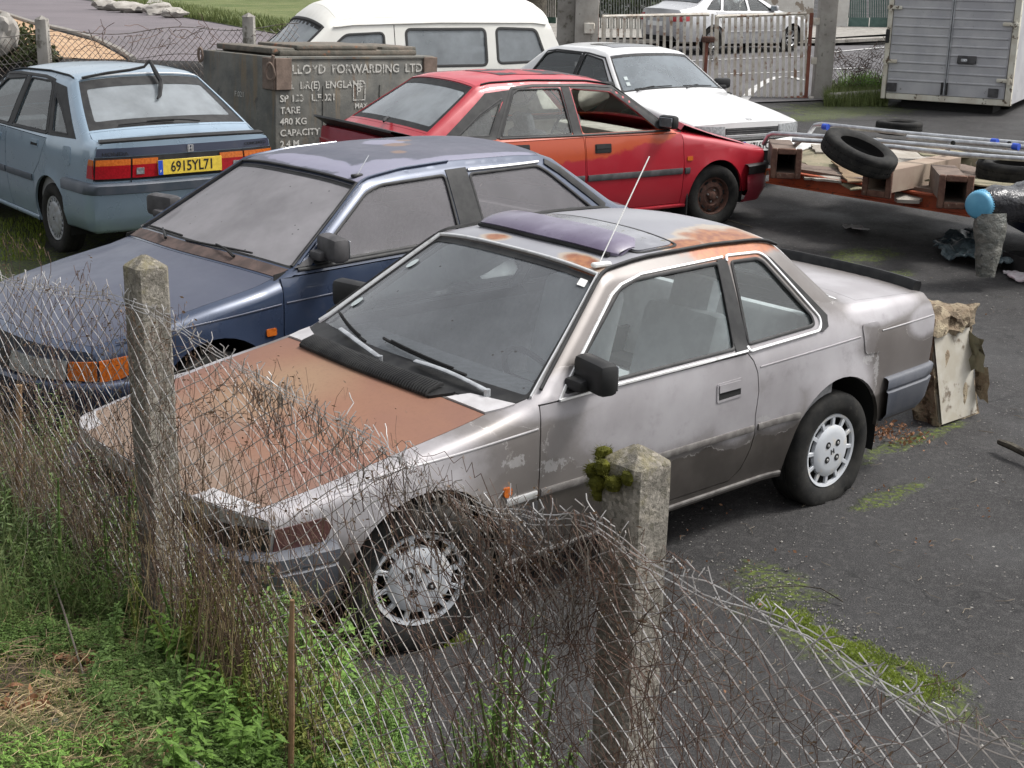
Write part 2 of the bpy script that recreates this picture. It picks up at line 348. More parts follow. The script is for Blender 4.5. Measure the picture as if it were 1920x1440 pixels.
GEOS = dict(
 prelude=dict(belt=.862, vprof=[(.15,.735),(.22,.755),(.4,.793),(.62,.803),(.76,.797),(.862,.778)], tin=.008, tum=.50, tum2=.12,
  plan=[(-1,-.16),(-.7,-.085),(-.3,-.025),(.3,0),(2.0,0),(2.7,-.008),(3.1,-.03),(3.4,-.06)],
  flares=[(0,.28,.355,.09,.018),(2.45,.27,.355,.09,.018)],
  rail=[(-.80,.60),(-.6,.655),(0,.752),(.3,.795),(.50,.832),(.57,.862),(1.09,1.235),(1.14,1.25),(1.4,1.262),(1.8,1.265),(2.1,1.253),(2.2,1.235),(2.26,1.19),(2.50,.955),(2.58,.928),(2.7,.922),(3.2,.905),(3.27,.893)],
  rise=[(-.8,.03),(.3,.055),(.57,.05),(1.1,.035),(1.6,.05),(2.2,.045),(2.5,.03),(3.3,.02)],
  bow=[(-.8,.16),(-.3,.12),(.40,.11),(.56,.17),(.65,.16),(1.1,.03),(2.1,-.02),(2.3,-.05),(2.56,-.09),(2.8,-.03),(3.3,-.04)],
  rnd=[(-.8,.03),(.45,.05),(.58,.03),(1.1,.035),(1.4,.06),(2.1,.06),(2.25,.06),(2.5,.05),(3.0,.035),(3.26,.02)],
  xn=-.62, xt=3.25, ne=7, fedge=[(.2,-.60),(.5,-.62),(.9,-.62)], fpro=[(.2,.0),(.5,.03),(.64,0)], redge=[(.2,3.20),(.55,3.265),(.79,3.295),(.89,3.25)], rpro=[(.2,-.03),(.55,.02),(.8,.01),(.9,0)]),
 conc=dict(belt=.93, vprof=[(.15,.745),(.22,.765),(.4,.80),(.6,.812),(.8,.805),(.93,.785)], tin=.01, tum=.44, tum2=.12,
  plan=[(-1,-.17),(-.7,-.09),(-.3,-.025),(.3,0),(2.0,0),(2.8,-.012),(3.2,-.035),(3.45,-.06)],
  flares=[(0,.28,.35,.07,.012),(2.55,.28,.35,.07,.012)],
  rail=[(-.80,.63),(-.6,.68),(0,.80),(.4,.87),(.52,.90),(.58,.93),(1.12,1.315),(1.18,1.335),(1.4,1.365),(2.0,1.385),(2.42,1.375),(2.56,1.35),(2.62,1.31),(3.12,1.005),(3.19,.965),(3.3,.955),(3.42,.945)],
  rise=[(-.8,.03),(.3,.05),(.57,.05),(1.1,.035),(1.6,.045),(2.6,.04),(3.0,.03),(3.4,.015)],
  bow=[(-.8,.12),(-.3,.10),(.57,.12),(1.1,.04),(2.6,-.03),(2.9,-.05),(3.2,-.05),(3.4,-.05)],
  rnd=[(-.8,.035),(.45,.05),(.58,.03),(1.1,.035),(1.4,.06),(2.5,.06),(2.7,.05),(3.2,.04),(3.4,.03)],
  xn=-.66, xt=3.38, fedge=[(.2,-.62),(.5,-.66),(.9,-.66)], fpro=[(.2,.0),(.5,.03),(.66,0)], redge=[(.2,3.30),(.5,3.34),(.8,3.38),(.95,3.38)], rpro=[(.2,-.03),(.6,.02),(.8,.01),(.94,0)]),
 civic=dict(belt=.885, vprof=[(.15,.745),(.22,.76),(.4,.79),(.6,.80),(.78,.79),(.885,.77)], tin=.01, tum=.48, tum2=.12,
  plan=[(-1,-.20),(-.7,-.12),(-.3,-.03),(.3,0),(2.0,0),(2.7,-.02),(3.1,-.05),(3.4,-.09)],
  flares=[(0,.28,.345,.07,.012),(2.5,.28,.345,.07,.012)],
  rail=[(-.80,.56),(-.62,.62),(-.3,.70),(0,.755),(.3,.80),(.42,.83),(.50,.87),(1.10,1.245),(1.16,1.262),(1.4,1.285),(1.8,1.295),(2.3,1.285),(2.5,1.27),(2.62,1.235),(3.02,.96),(3.1,.92),(3.2,.90)],
  rise=[(-.8,.03),(.3,.05),(.57,.05),(1.1,.035),(1.6,.045),(2.6,.04),(3.0,.03),(3.4,.015)],
  bow=[(-.8,.20),(-.3,.16),(.5,.14),(1.1,.05),(2.5,-.04),(2.9,-.05),(3.2,-.05)],
  rnd=[(-.8,.045),(.45,.06),(.56,.03),(1.1,.035),(1.4,.06),(2.5,.06),(2.7,.05),(3.2,.04)],
  xn=-.60, xt=3.18, fedge=[(.2,-.56),(.5,-.60),(.9,-.60)], fpro=[(.2,.0),(.5,.03),(.62,0)], redge=[(.2,3.10),(.5,3.14),(.8,3.18),(.95,3.18)], rpro=[(.2,-.03),(.6,.02),(.8,.01),(.90,0)]),
 accord=dict(belt=.90, vprof=[(.15,.745),(.22,.765),(.4,.80),(.6,.812),(.8,.80),(.90,.78)], tin=.01, tum=.46, tum2=.12,
  plan=[(-1,-.13),(-.7,-.07),(-.3,-.02),(.3,0),(2.3,0),(3.0,-.015),(3.4,-.04),(3.7,-.08)],
  flares=[(0,.29,.35,.07,.012),(2.6,.29,.35,.07,.012)],
  rail=[(-.85,.66),(-.7,.70),(0,.80),(.4,.855),(.50,.87),(.56,.90),(1.12,1.29),(1.2,1.31),(1.5,1.33),(2.2,1.32),(2.4,1.29),(2.50,1.25),(2.92,.97),(3.0,.94),(3.5,.92),(3.62,.90)],
  rise=[(-.8,.03),(.3,.05),(.57,.05),(1.1,.035),(1.6,.045),(2.3,.04),(3.0,.03),(3.6,.02)],
  bow=[(-.8,.10),(-.3,.09),(.57,.12),(1.1,.04),(2.3,-.03),(2.9,-.08),(3.6,-.04)],
  rnd=[(-.8,.03),(.45,.045),(.58,.03),(1.1,.035),(1.4,.06),(2.3,.06),(2.5,.05),(3.0,.04),(3.6,.04)],
  xn=-.76, xt=3.58, fedge=[(.2,-.72),(.5,-.76),(.9,-.76)], fpro=[(.2,.0),(.5,.02),(.69,0)], redge=[(.2,3.50),(.5,3.54),(.8,3.58),(.95,3.58)], rpro=[(.2,-.03),(.6,.02),(.8,.01),(.90,0)]),
 saloon=dict(belt=.95, vprof=[(.15,.80),(.22,.83),(.4,.87),(.6,.885),(.8,.87),(.95,.83)], tin=.01, tum=.42, tum2=.2,
  plan=[(-1,-.30),(-.7,-.16),(-.3,-.03),(.3,0),(2.3,0),(3.0,-.03),(3.4,-.08),(3.8,-.2)],
  flares=[(0,.31,.36,.08,.015),(2.7,.31,.36,.08,.015)],
  rail=[(-.85,.62),(-.6,.72),(0,.86),(.3,.91),(.42,.95),(1.2,1.36),(1.35,1.39),(1.8,1.41),(2.3,1.39),(2.6,1.34),(3.1,1.08),(3.3,1.03),(3.65,.97)],
  rise=[(-.8,.04),(.3,.06),(1.1,.04),(1.6,.05),(2.3,.05),(3.0,.04),(3.6,.03)],
  bow=[(-.8,.2),(-.3,.18),(.4,.25),(1.2,.10),(2.3,-.05),(3.1,-.15),(3.6,-.16)],
  rnd=[(-.8,.06),(.45,.07),(.58,.04),(1.1,.05),(1.4,.08),(2.3,.08),(2.5,.06),(3.0,.06),(3.6,.06)],
  xn=-.72, xt=3.60, fedge=[(.2,-.68),(.5,-.72),(.9,-.72)], fpro=[(.2,.05),(.5,.05),(.68,0)], redge=[(.2,3.52),(.5,3.58),(.8,3.60),(.95,3.60)], rpro=[(.2,-.05),(.6,.03),(.97,0)]),
 van=dict(belt=.84, vprof=[(.15,.74),(.22,.76),(.4,.79),(.6,.80),(.75,.80),(.84,.79)], tin=.0, tum=.17, tum2=.05,
  plan=[(-1,-.20),(-.7,-.10),(-.3,-.02),(.3,0),(2.6,0),(3.1,-.03),(3.4,-.07)],
  flares=[(0,.28,.34,.06,.01),(2.2,.28,.34,.06,.01)],
  rail=[(-.9,.66),(-.66,.80),(.0,1.34),(.1,1.38),(.3,1.41),(1.5,1.435),(2.8,1.43),(2.98,1.41),(3.15,1.34)],
  rise=[(-.9,.03),(-.6,.03),(-.1,.08),(.15,.20),(.6,.27),(2.4,.27),(2.9,.23),(3.2,.14)],
  bow=[(-.9,.12),(-.6,.12),(.0,.08),(.3,.0),(2.6,.0),(3.1,-.02)],
  rnd=[(-.9,.05),(-.6,.05),(0,.06),(.3,.09),(2.9,.09),(3.2,.07)],
  xn=-.72, xt=3.06, fedge=[(.2,-.70),(.5,-.74),(.9,-.72)], fpro=[(.2,.0),(.5,.02),(.8,0)], redge=[(.2,3.32),(.5,3.34),(.84,3.30),(1.375,3.06)], rpro=[(.2,.0),(1.35,0)]),
)
#END
# ---------------- materials ----------------
MAT = {}
MAT['dark'] = mat('dark_cavity', (.008, .008, .008), .9)
MAT['black'] = mat('black_plastic', (.011, .011, .012), .5, c2=(.02, .02, .02), ns=9, bs=300, bd=.0004, spec=.35)
MAT['trimblack'] = mat('weathered_black_trim', (.010, .010, .011), .55, c2=(.024, .024, .024), ns=12, spec=.3)
MAT['faded'] = mat('faded_black_plastic', (.035, .034, .036), .7, c2=(.075, .072, .075), ns=9, bs=200, bd=.0005)
MAT['rubber'] = mat('tyre_rubber', (.010, .010, .010), .85, c2=(.024, .023, .021), ns=11, c3=(.04, .037, .032), ns3=30, lo3=.6, hi3=.75, bs=180, bd=.001, spec=.25)
MAT['cover'] = mat('silver_wheel_cover', (.52, .54, .57), .45, .2, c2=(.58, .55, .49), ns=22, lo=.5, hi=.75, c3=(.2, .17, .13), ns3=60, lo3=.66, hi3=.75)
MAT['cover2'] = mat('grey_wheel_cover', (.34, .36, .39), .45, .3, c2=(.26, .26, .26), ns=25)
MAT['alloy'] = mat('alloy', (.4, .4, .41), .4, .6)
MAT['rust_rim'] = mat('rusty_wheel_rim', (.045, .022, .016), .85, c2=(.11, .05, .035), ns=30, bs=90, bd=.002)
MAT['steel'] = mat('bare_steel', (.4, .4, .4), .4, .8, c2=(.2, .18, .16), ns=30)
MAT['galv'] = mat('galvanised_tube', (.50, .52, .54), .38, .6, c2=(.34, .35, .37), ns=14)
MAT['chrome'] = mat('dull_chrome_trim', (.72, .72, .72), .3, .6, c2=(.45, .44, .42), ns=30, lo=.5, hi=.8)
MAT['mirror'] = mat('mirror_glass', (.6, .62, .65), .05, 1)
MAT['liner'] = mat('grey_cloth_interior', (.26, .26, .265), .9, c2=(.19, .19, .195), ns=30)
MAT['cloth'] = mat('pale_cloth_seat', (.66, .66, .66), .95, c2=(.55, .55, .56), ns=12)
MAT['amber'] = mat('amber_lens', (.55, .14, .02), .25, coat=.5, c2=(.4, .09, .01), ns=60)
MAT['red_lens'] = mat('red_lens', (.42, .012, .02), .22, coat=.6, c2=(.3, .01, .015), ns=70)
MAT['clearlens'] = mat('headlamp_lens', (.42, .44, .45), .2, .3, c2=(.22, .23, .24), ns=40, coat=.6, bs=90, bd=.002)
MAT['maroon'] = mat('faded_maroon_lamp', (.055, .02, .02), .4, c2=(.09, .04, .035), ns=20)
MAT['white'] = mat('white_plate', (.75, .75, .73), .4)
MAT['yellow'] = mat('yellow_plate', (.72, .53, .06), .4, c2=(.6, .43, .05), ns=40)
MAT['blue'] = mat('blue_plate_band', (.02, .07, .45), .4)
MAT['glass'] = glassm('car_glass', (.88, .95, .95), .07, (.38, .43, .44))
MAT['glass_dusty'] = glassm('dusty_windscreen', (.80, .86, .87), .21, (.37, .39, .42), 1)
MAT['glass_grime'] = glassm('grimy_windscreen', (.5, .5, .5), .80, (.235, .228, .24), 1)
MAT['glass_grime2'] = glassm('grimy_side_glass', (.70, .68, .70), .42, (.21, .20, .215))
MAT['glass_clean'] = glassm('clear_glass', (.88, .93, .92), .10, (.55, .57, .56))
MAT['glass_pale'] = glassm('pale_rear_glass', (.6, .65, .67), .38, (.46, .50, .53))
MAT['glass_gone'] = glassm('rust_filmed_glass', (.7, .7, .7), .05)
def prelude_paint():
    k = NT('faded_taupe_metallic'); co = k.co(); sx = k.n('SeparateXYZ', (co,)); Z = k.t.nodes[-1].outputs[2]; X = k.t.nodes[-1].outputs[0]
    base = k.mix(k.mr(k.noise(1.6, 5), .3, .7), (.125, .111, .104, 1), (.19, .174, .166, 1))
    low = k.mr(k.math('ADD', Z, k.math('MULTIPLY', k.math('SUBTRACT', k.noise(5), .5), .03)), .47, .495, 1, 0)
    base = k.mix(low, base, k.mix(k.mr(k.noise(6), .3, .7), (.055, .048, .043, 1), (.085, .075, .068, 1)))
    # worn pale areas (centre X,Y,Z)
    v = k.ells([((-1.35, 0, .72), (.75, 0, .26)), ((-2.2, 0, .78), (.55, 0, .22)), ((-1.72, 0, .60), (.25, 0, .17)), ((-2.45, 0, .60), (.32, 0, .22)), ((-2.85, 0, .9), (.4, 0, .09)),
        ((.35, 0, .70), (.75, 0, .22)), ((-.75, 0, .86), (.45, 0, .10)), ((-2.0, 0, .60), (.22, 0, .16)), ((-3.2, 0, .78), (.2, 0, .1))], 3.5, .42, 6)
    v = k.math('ADD', v, k.math('MULTIPLY', k.math('SUBTRACT', k.noise(34, 4, .7), .5), .16))
    up = k.mr(k.n('SeparateXYZ', (k.n('NewGeometry', (), o=1),), o=2), .35, .8)
    pale = k.mix(k.mr(k.noise(3, 5), .3, .7), (.385, .37, .385, 1), (.29, .275, .285, 1))
    f = k.mr(v, -.02, .42)
    f = k.math('MAXIMUM', f, k.mr(v, .0, .03, 0, .16))
    col = k.mix(f, base, pale)
    col = k.mix(k.math('MULTIPLY', k.math('MULTIPLY', k.mr(v, -.012, .0), k.mr(v, .004, .016, 1, 0)), k.mr(k.noise(9, 3), .45, .6, 0, .6)), col, (.45, .43, .42, 1))
    # flaked patches low on the front wing and door
    fl = k.ells([((-.62, 0, .60), (.16, 0, .06)), ((-.85, 0, .56), (.1, 0, .05)), ((-.42, 0, .66), (.1, 0, .05)), ((-2.75, 0, .62), (.04, 0, .14)), ((-1.9, 0, .53), (.10, 0, .03)), ((-2.68, 0, .68), (.10, 0, .05))], 48, 2.4, 6)
    col = k.mix(k.mr(fl, .55, .62, 0, .6), col, (.42, .41, .41, 1))
    # rust at roof rear corner over the quarter glass
    ru = k.ells([((-1.95, .52, 1.27), (.42, .14, .10)), ((-1.1, .45, 1.27), (.10, .12, .1))], 7, .8, 6)
    col = k.mix(k.mr(ru, .1, .45), col, k.mix(k.mr(k.noise(30), .3, .7), (.30, .105, .04, 1), (.20, .07, .035, 1)))
    dirt = k.mr(k.noise(9, 6, .7), .52, .8, 0, .35); col = k.mix(dirt, col, (.11, .10, .095, 1))
    ro = k.mix(f, (.40, .40, .40, 1), (.56, .56, .56, 1))
    return k.done(k.pr(col, ro, .28, .05, k.math('ADD', k.noise(1.6, 2), k.math('MULTIPLY', f, .12)), .004))
MAT['prelude'] = prelude_paint()
def prelude_roof():
    k = NT('oxidised_roof_paint'); base = k.mix(k.mr(k.noise(2.2, 5), .3, .7), (.31, .31, .335, 1), (.255, .255, .28, 1))
    ru = k.ells([((-1.98, .46, 1.3), (.36, .22, .12)), ((-1.70, .46, 1.3), (.18, .10, .12)), ((-1.125, -.17, 1.28), (.05, .10, .1)), ((-1.135, .40, 1.28), (.065, .15, .1))], 9, .9, 6)
    col = k.mix(k.mr(ru, -.05, .15), base, (.40, .34, .28, 1))
    col = k.mix(k.mr(ru, .12, .5), col, k.mix(k.mr(k.noise(26), .3, .7), (.36, .15, .06, 1), (.22, .075, .035, 1)))
    return k.done(k.pr(col, .42, .25, .1, k.noise(2, 2), .004))
MAT['prelude_roof'] = prelude_roof()
def prelude_hood():
    k = NT('surface_rusted_bonnet'); sx = k.n('SeparateXYZ', (k.co(),)); X = k.t.nodes[-1].outputs[0]
    a = k.mix(k.mr(k.noise(1.8, 4, .5), .35, .65), (.215, .108, .068, 1), (.18, .088, .065, 1))
    b = (.25, .165, .10, 1); g = (.19, .15, .115, 1)
    v = k.ells([((.10, -.1, .85), (.5, .42, 0))], 2.5, .6, 3)
    col = k.mix(k.mr(v, .05, .7, 0, .75), a, b)
    fr = k.math('ADD', X, k.math('MULTIPLY', k.math('SUBTRACT', k.noise(3, 4), .5), .6))
    col = k.mix(k.mr(fr, .25, .65, 0, .75), col, g)
    col = k.mix(k.mr(k.noise(60, 5, .7), .45, .75, 0, .35), col, (.14, .07, .045, 1))
    return k.done(k.pr(col, .62, 0, 0, k.noise(3, 3), .003, spec=.35))
MAT['prelude_hood'] = prelude_hood()
def carpaint(name, c, c2, fade=None, ru=(), metal=.3, rough=.3, coat=.6, rc=(.25, .09, .04), ns=2, dirt=.25, dc=(.12, .11, .10), fa=(.3, .7), extra=None):
    k = NT(name); col = k.mix(k.mr(k.noise(ns, 5), .3, .7), tuple(c)+(1,), tuple(c2)+(1,))
    if fade: col = k.mix(k.mr(k.ells(fade[0], 6, .8, 6), 0, .18, 0, fade[2] if len(fade) > 2 else 1), col, tuple(fade[1])+(1,))
    if ru: col = k.mix(k.mr(k.ells(ru, 16, 1., 6), .1, .5), col, tuple(rc)+(1,))
    up = k.mr(k.n('SeparateXYZ', (k.n('NewGeometry', (), o=1),), o=2), .3, .9) if extra else None
    if extra: col = k.mix(k.math('MULTIPLY', up, extra[1]), col, tuple(extra[0])+(1,))
    col = k.mix(k.mr(k.noise(11, 6, .7), .5, .8, 0, dirt), col, tuple(dc)+(1,))
    return k.done(k.pr(col, k.mr(k.noise(5, 4), .3, .7, rough*.85, rough*1.25), metal, coat, k.noise(1.5, 2), .004))
# ---------------- vehicles ----------------
def LG(G, dom, sg=1, off=0):
    if dom == 'side': return lambda a, b: G.side(a, b, sg, off)
    if dom == 'top': return lambda a, b: G.top(a, b, off)
    if dom == 'front': return lambda a, b: G.end(a, b, False, off)
    return lambda a, b: G.end(a, b, True, off)
def nrm(G, dom, sg, a, b):
    e = 2e-3; f = LG(G, dom, sg)
    p = Vector(f(a, b)); q = Vector(f(a+e, b))-p; r = Vector(f(a, b+e))-p; n = q.cross(r).normalized()
    w = {'side': Vector((0, sg, 0)), 'top': Vector((0, 0, 1)), 'front': Vector((1, 0, 0)), 'rear': Vector((-1, 0, 0))}[dom]
    return n if n.dot(w) > 0 else -n
WANT = {'top': (0, 0, 1), 'front': (1, 0, 0), 'rear': (-1, 0, 0)}
def want(dom, sg): return (0, sg, 0) if dom == 'side' else WANT[dom]
def trim(mb, G, dom, sg, pts, wd, ht, closed=False, off=0, m=0, h=.05):
    q = fib(pts, h, closed); f = LG(G, dom, sg)
    return mb.ribbon([f(*p) for p in q], [nrm(G, dom, sg, *p) for p in q], wd, ht, m, closed, off)
def arch(cx, cz, r, z0, z1, n=20):
    a0 = math.asin((z0-cz)/r); a1 = math.pi-math.asin((z1-cz)/r)
    return [(cx+r*math.cos(a0+(a1-a0)*i/n), cz+r*math.sin(a0+(a1-a0)*i/n)) for i in range(n+1)]
def zlist(t, z0, z1, h=.035):
    n = max(1, int(abs(z1-z0)/h)); return [(itp(z0+(z1-z0)*i/n, t), z0+(z1-z0)*i/n) for i in range(n+1)]
def rail_pts(G):
    xs = [G.xn]; n = int((G.xt-G.xn)/.025)
    xs = sorted(set([round(G.xn+(G.xt-G.xn)*i/n, 4) for i in range(n+1)]))
    return [(x, G.zE(x)) for x in xs]
def side_outline(G, sp):
    R = rail_pts(G); zf, zr, zb = sp['zf'], sp['zr'], sp['zb']; ra = sp['ra']
    (xf, cf), (xr, cr) = sp['hubs']
    P = zlist(G.fedge, zf, R[0][1])[:-1]+R+zlist(G.redge, R[-1][1], zr)[1:]
    P += arch(xr, cr, ra, zr, zb)+arch(xf, cf, ra, zb, zf)
    return P
TYRE = [(.175, -.06), (.19, -.078), (.225, -.088), (.262, -.086), (.283, -.074), (.29, -.058), (.2905, -.03), (.286, -.028), (.286, -.022), (.2905, -.02), (.291, .0), (.2905, .02), (.286, .022), (.286, .028), (.2905, .03), (.29, .058), (.283, .074), (.262, .086), (.225, .088), (.19, .078), (.175, .06), (.165, .0)]
def make_wheel(parent, x, y, z, sg, kind, R=.29, steer=0, flat=0., rot=0., rr=None, name='wheel'):
    k = R/.29; mb = MB(); hub = rr or {'prelude': .183, 'conc': .18, 'steel': .178, 'alloy': .19}[kind]
    # rim
    mr = MAT['rust_rim'] if kind == 'steel' else (MAT['dark'] if kind != 'alloy' else MAT['black'])
    mb.lathe([(hub, .066), (hub-.008, .066), (hub-.014, .03), (hub-.03, -.0), (.11, .0), (.10, .012), (.05, .02), (.0, .02)], n=40)
    w = mb.build(name, mr, parent); w.location = (x, y, z); w.rotation_euler = (0, rot, steer+(math.pi if sg < 0 else 0)); w.rotation_mode = 'YXZ'
    t = MB(); t.lathe([(r*k if r > .2 else hub-.002+(r-.175)*.8, h) for r, h in TYRE], n=64)
    if flat:
        vs = []
        for (a, b, c) in t.v:
            lim = -(R-flat); cc = c
            if c < lim: b = b*(1+min(1., (lim-c)/flat)*.35)+.012*(1 if b > 0 else -1)*((lim-c)/flat); cc = lim
            elif c < -.1: b *= 1+.22*min(1, (-.1-c)/(R-flat-.1))**2
            vs.append((a, b, cc))
        t.v = vs
    t.build('tyre', MAT['rubber'], w, sharp=60)
    c = MB()
    if kind in ('prelude', 'conc'):
        n, ri, ro, wf = (12, .128, .165, .26) if kind == 'prelude' else (20, .135, .16, .42)
        c.lathe([(hub+.001, .062), (hub-.002, .074), (ro+.003, .070), (ro, .055)], n=60)
        c.lathe([(0, .082), (.03, .082), (.09, .081), (ri-.012, .077), (ri, .070), (ri, .05)], n=60)
        for i in range(n):
            a = 2*math.pi*(i+.5)/n; wd = 2*math.pi*((ri+ro)/2)/n*wf; ca, sa = math.cos(a), math.sin(a); M = Matrix(((ca, 0, -sa), (0, 1, 0), (sa, 0, ca)))
            c.box(M @ Vector(((ri+ro)/2, .062, 0)), (ro-ri+.012, .014, wd), M, bev=.002)
        if kind == 'prelude':
            for i in range(4):
                a = math.pi/4+i*math.pi/2+.2; q = (.052*math.cos(a), .0, .052*math.sin(a))
                c.lathe([(.0, .0835), (.0175, .0835), (.0175, .07)], c=q, n=16, m=1); c.lathe([(.0, .088), (.006, .087), (.008, .08)], c=(q[0], 0, q[2]), n=6, m=2)
            for bx in ((-.010, 0, .004, .026), (.010, 0, .004, .026), (0, 0, .018, .004)): c.box((bx[0], .083, bx[1]), (bx[2], .003, bx[3]), m=1)
        else:
            c.lathe([(.0, .084), (.035, .0835), (.036, .08)], n=24)
            for bx in ((-.010, 0, .004, .024), (.010, 0, .004, .024), (0, 0, .018, .004)): c.box((bx[0], .085, bx[1]), (bx[2], .003, bx[3]), m=1)
        c.build('wheel_cover', [MAT['cover' if kind == 'prelude' else 'cover2'], MAT['dark'], MAT['chrome']], w)
    elif kind == 'steel':
        c.lathe([(hub-.012, .03), (.16, .022), (.145, .03), (.12, .045), (.09, .05), (.075, .035), (.05, .035), (.04, .06), (.03, .065), (0, .065)], n=48)
        d = MB()
        for i in range(10):
            a = 2*math.pi*i/10; ca, sa = math.cos(a), math.sin(a); M = Matrix(((ca, 0, -sa), (0, 1, 0), (sa, 0, ca)))
            d.box(M @ Vector((.137, .038, 0)), (.02, .012, .045), M, bev=.005)
        for i in range(4):
            a = .5+i*math.pi/2; d.lathe([(0, .06), (.009, .058), (.01, .03)], c=(.055*math.cos(a), 0, .055*math.sin(a)), n=6, m=1)
        c.f += [tuple(len(c.v)+i for i in f) for f in d.f]; c.m += [k_+1 for k_ in d.m]; c.v += d.v; c.build('rim', [MAT['rust_rim'], MAT['dark'], MAT['steel']], w)
    else:
        c.lathe([(0, .05), (.05, .055), (.06, .045), (.0, .045)], n=24); c.lathe([(hub+.002, .064), (hub-.004, .072), (hub-.018, .06), (hub-.02, .03)], n=48)
        for i in range(7):
            a = 2*math.pi*i/7
            for da in (-.12, .12):
                ca, sa = math.cos(a+da), math.sin(a+da); M = Matrix(((ca, 0, -sa), (0, 1, 0), (sa, 0, ca)))
                c.box(M @ Vector((.11, .05, 0)), (.14, .014, .016), M, bev=.003)
        c.build('rim', MAT['alloy'], w)
    return w
def seat(parent, x, y, z, m, sx=.5):
    b = MB(); Rb = Matrix.Rotation(R_(-16), 3, 'Y'); b.box((x, y, z+.1), (.5, sx, .16), bev=.05); b.box((x-.30, y, z+.40), (.16, sx*.95, .56), Rb, bev=.06)
    o = b.build('seat', m, parent); h = MB(); h.box((x-.40, y, z+.72), (.09, sx*.52, .19), Rb, bev=.04); h.build('headrest', m, o); return o
def bumper(G, sp, rear, z0, z1, prof, xs, m, parent, name):
    # prof: (offset, z) ; path from side x=xs round the end to the other side
    rows = []; H = [abs(q)/20. for q in range(21)]
    for (off, z) in prof:
        ed = itp(z, G.redge if rear else G.fedge); row = []; n = 10; c0 = 1
        for i in range(n): x = xs+(ed-xs)*i/n; row.append(G.side(x, z, 1, off))
        for i in range(41):
            q = 1-i/20.; row.append(G.end(q, z, rear, off))
        for i in range(n, 0, -1): x = xs+(ed-xs)*(i-1)/n; row.append(G.side(x, z, -1, off))
        rows.append(row)
    mb = MB(); mb.grid(rows)
    if rear: mb.f = [f[::-1] for f in mb.f]
    return mb.build(name, m, parent, sharp=50)
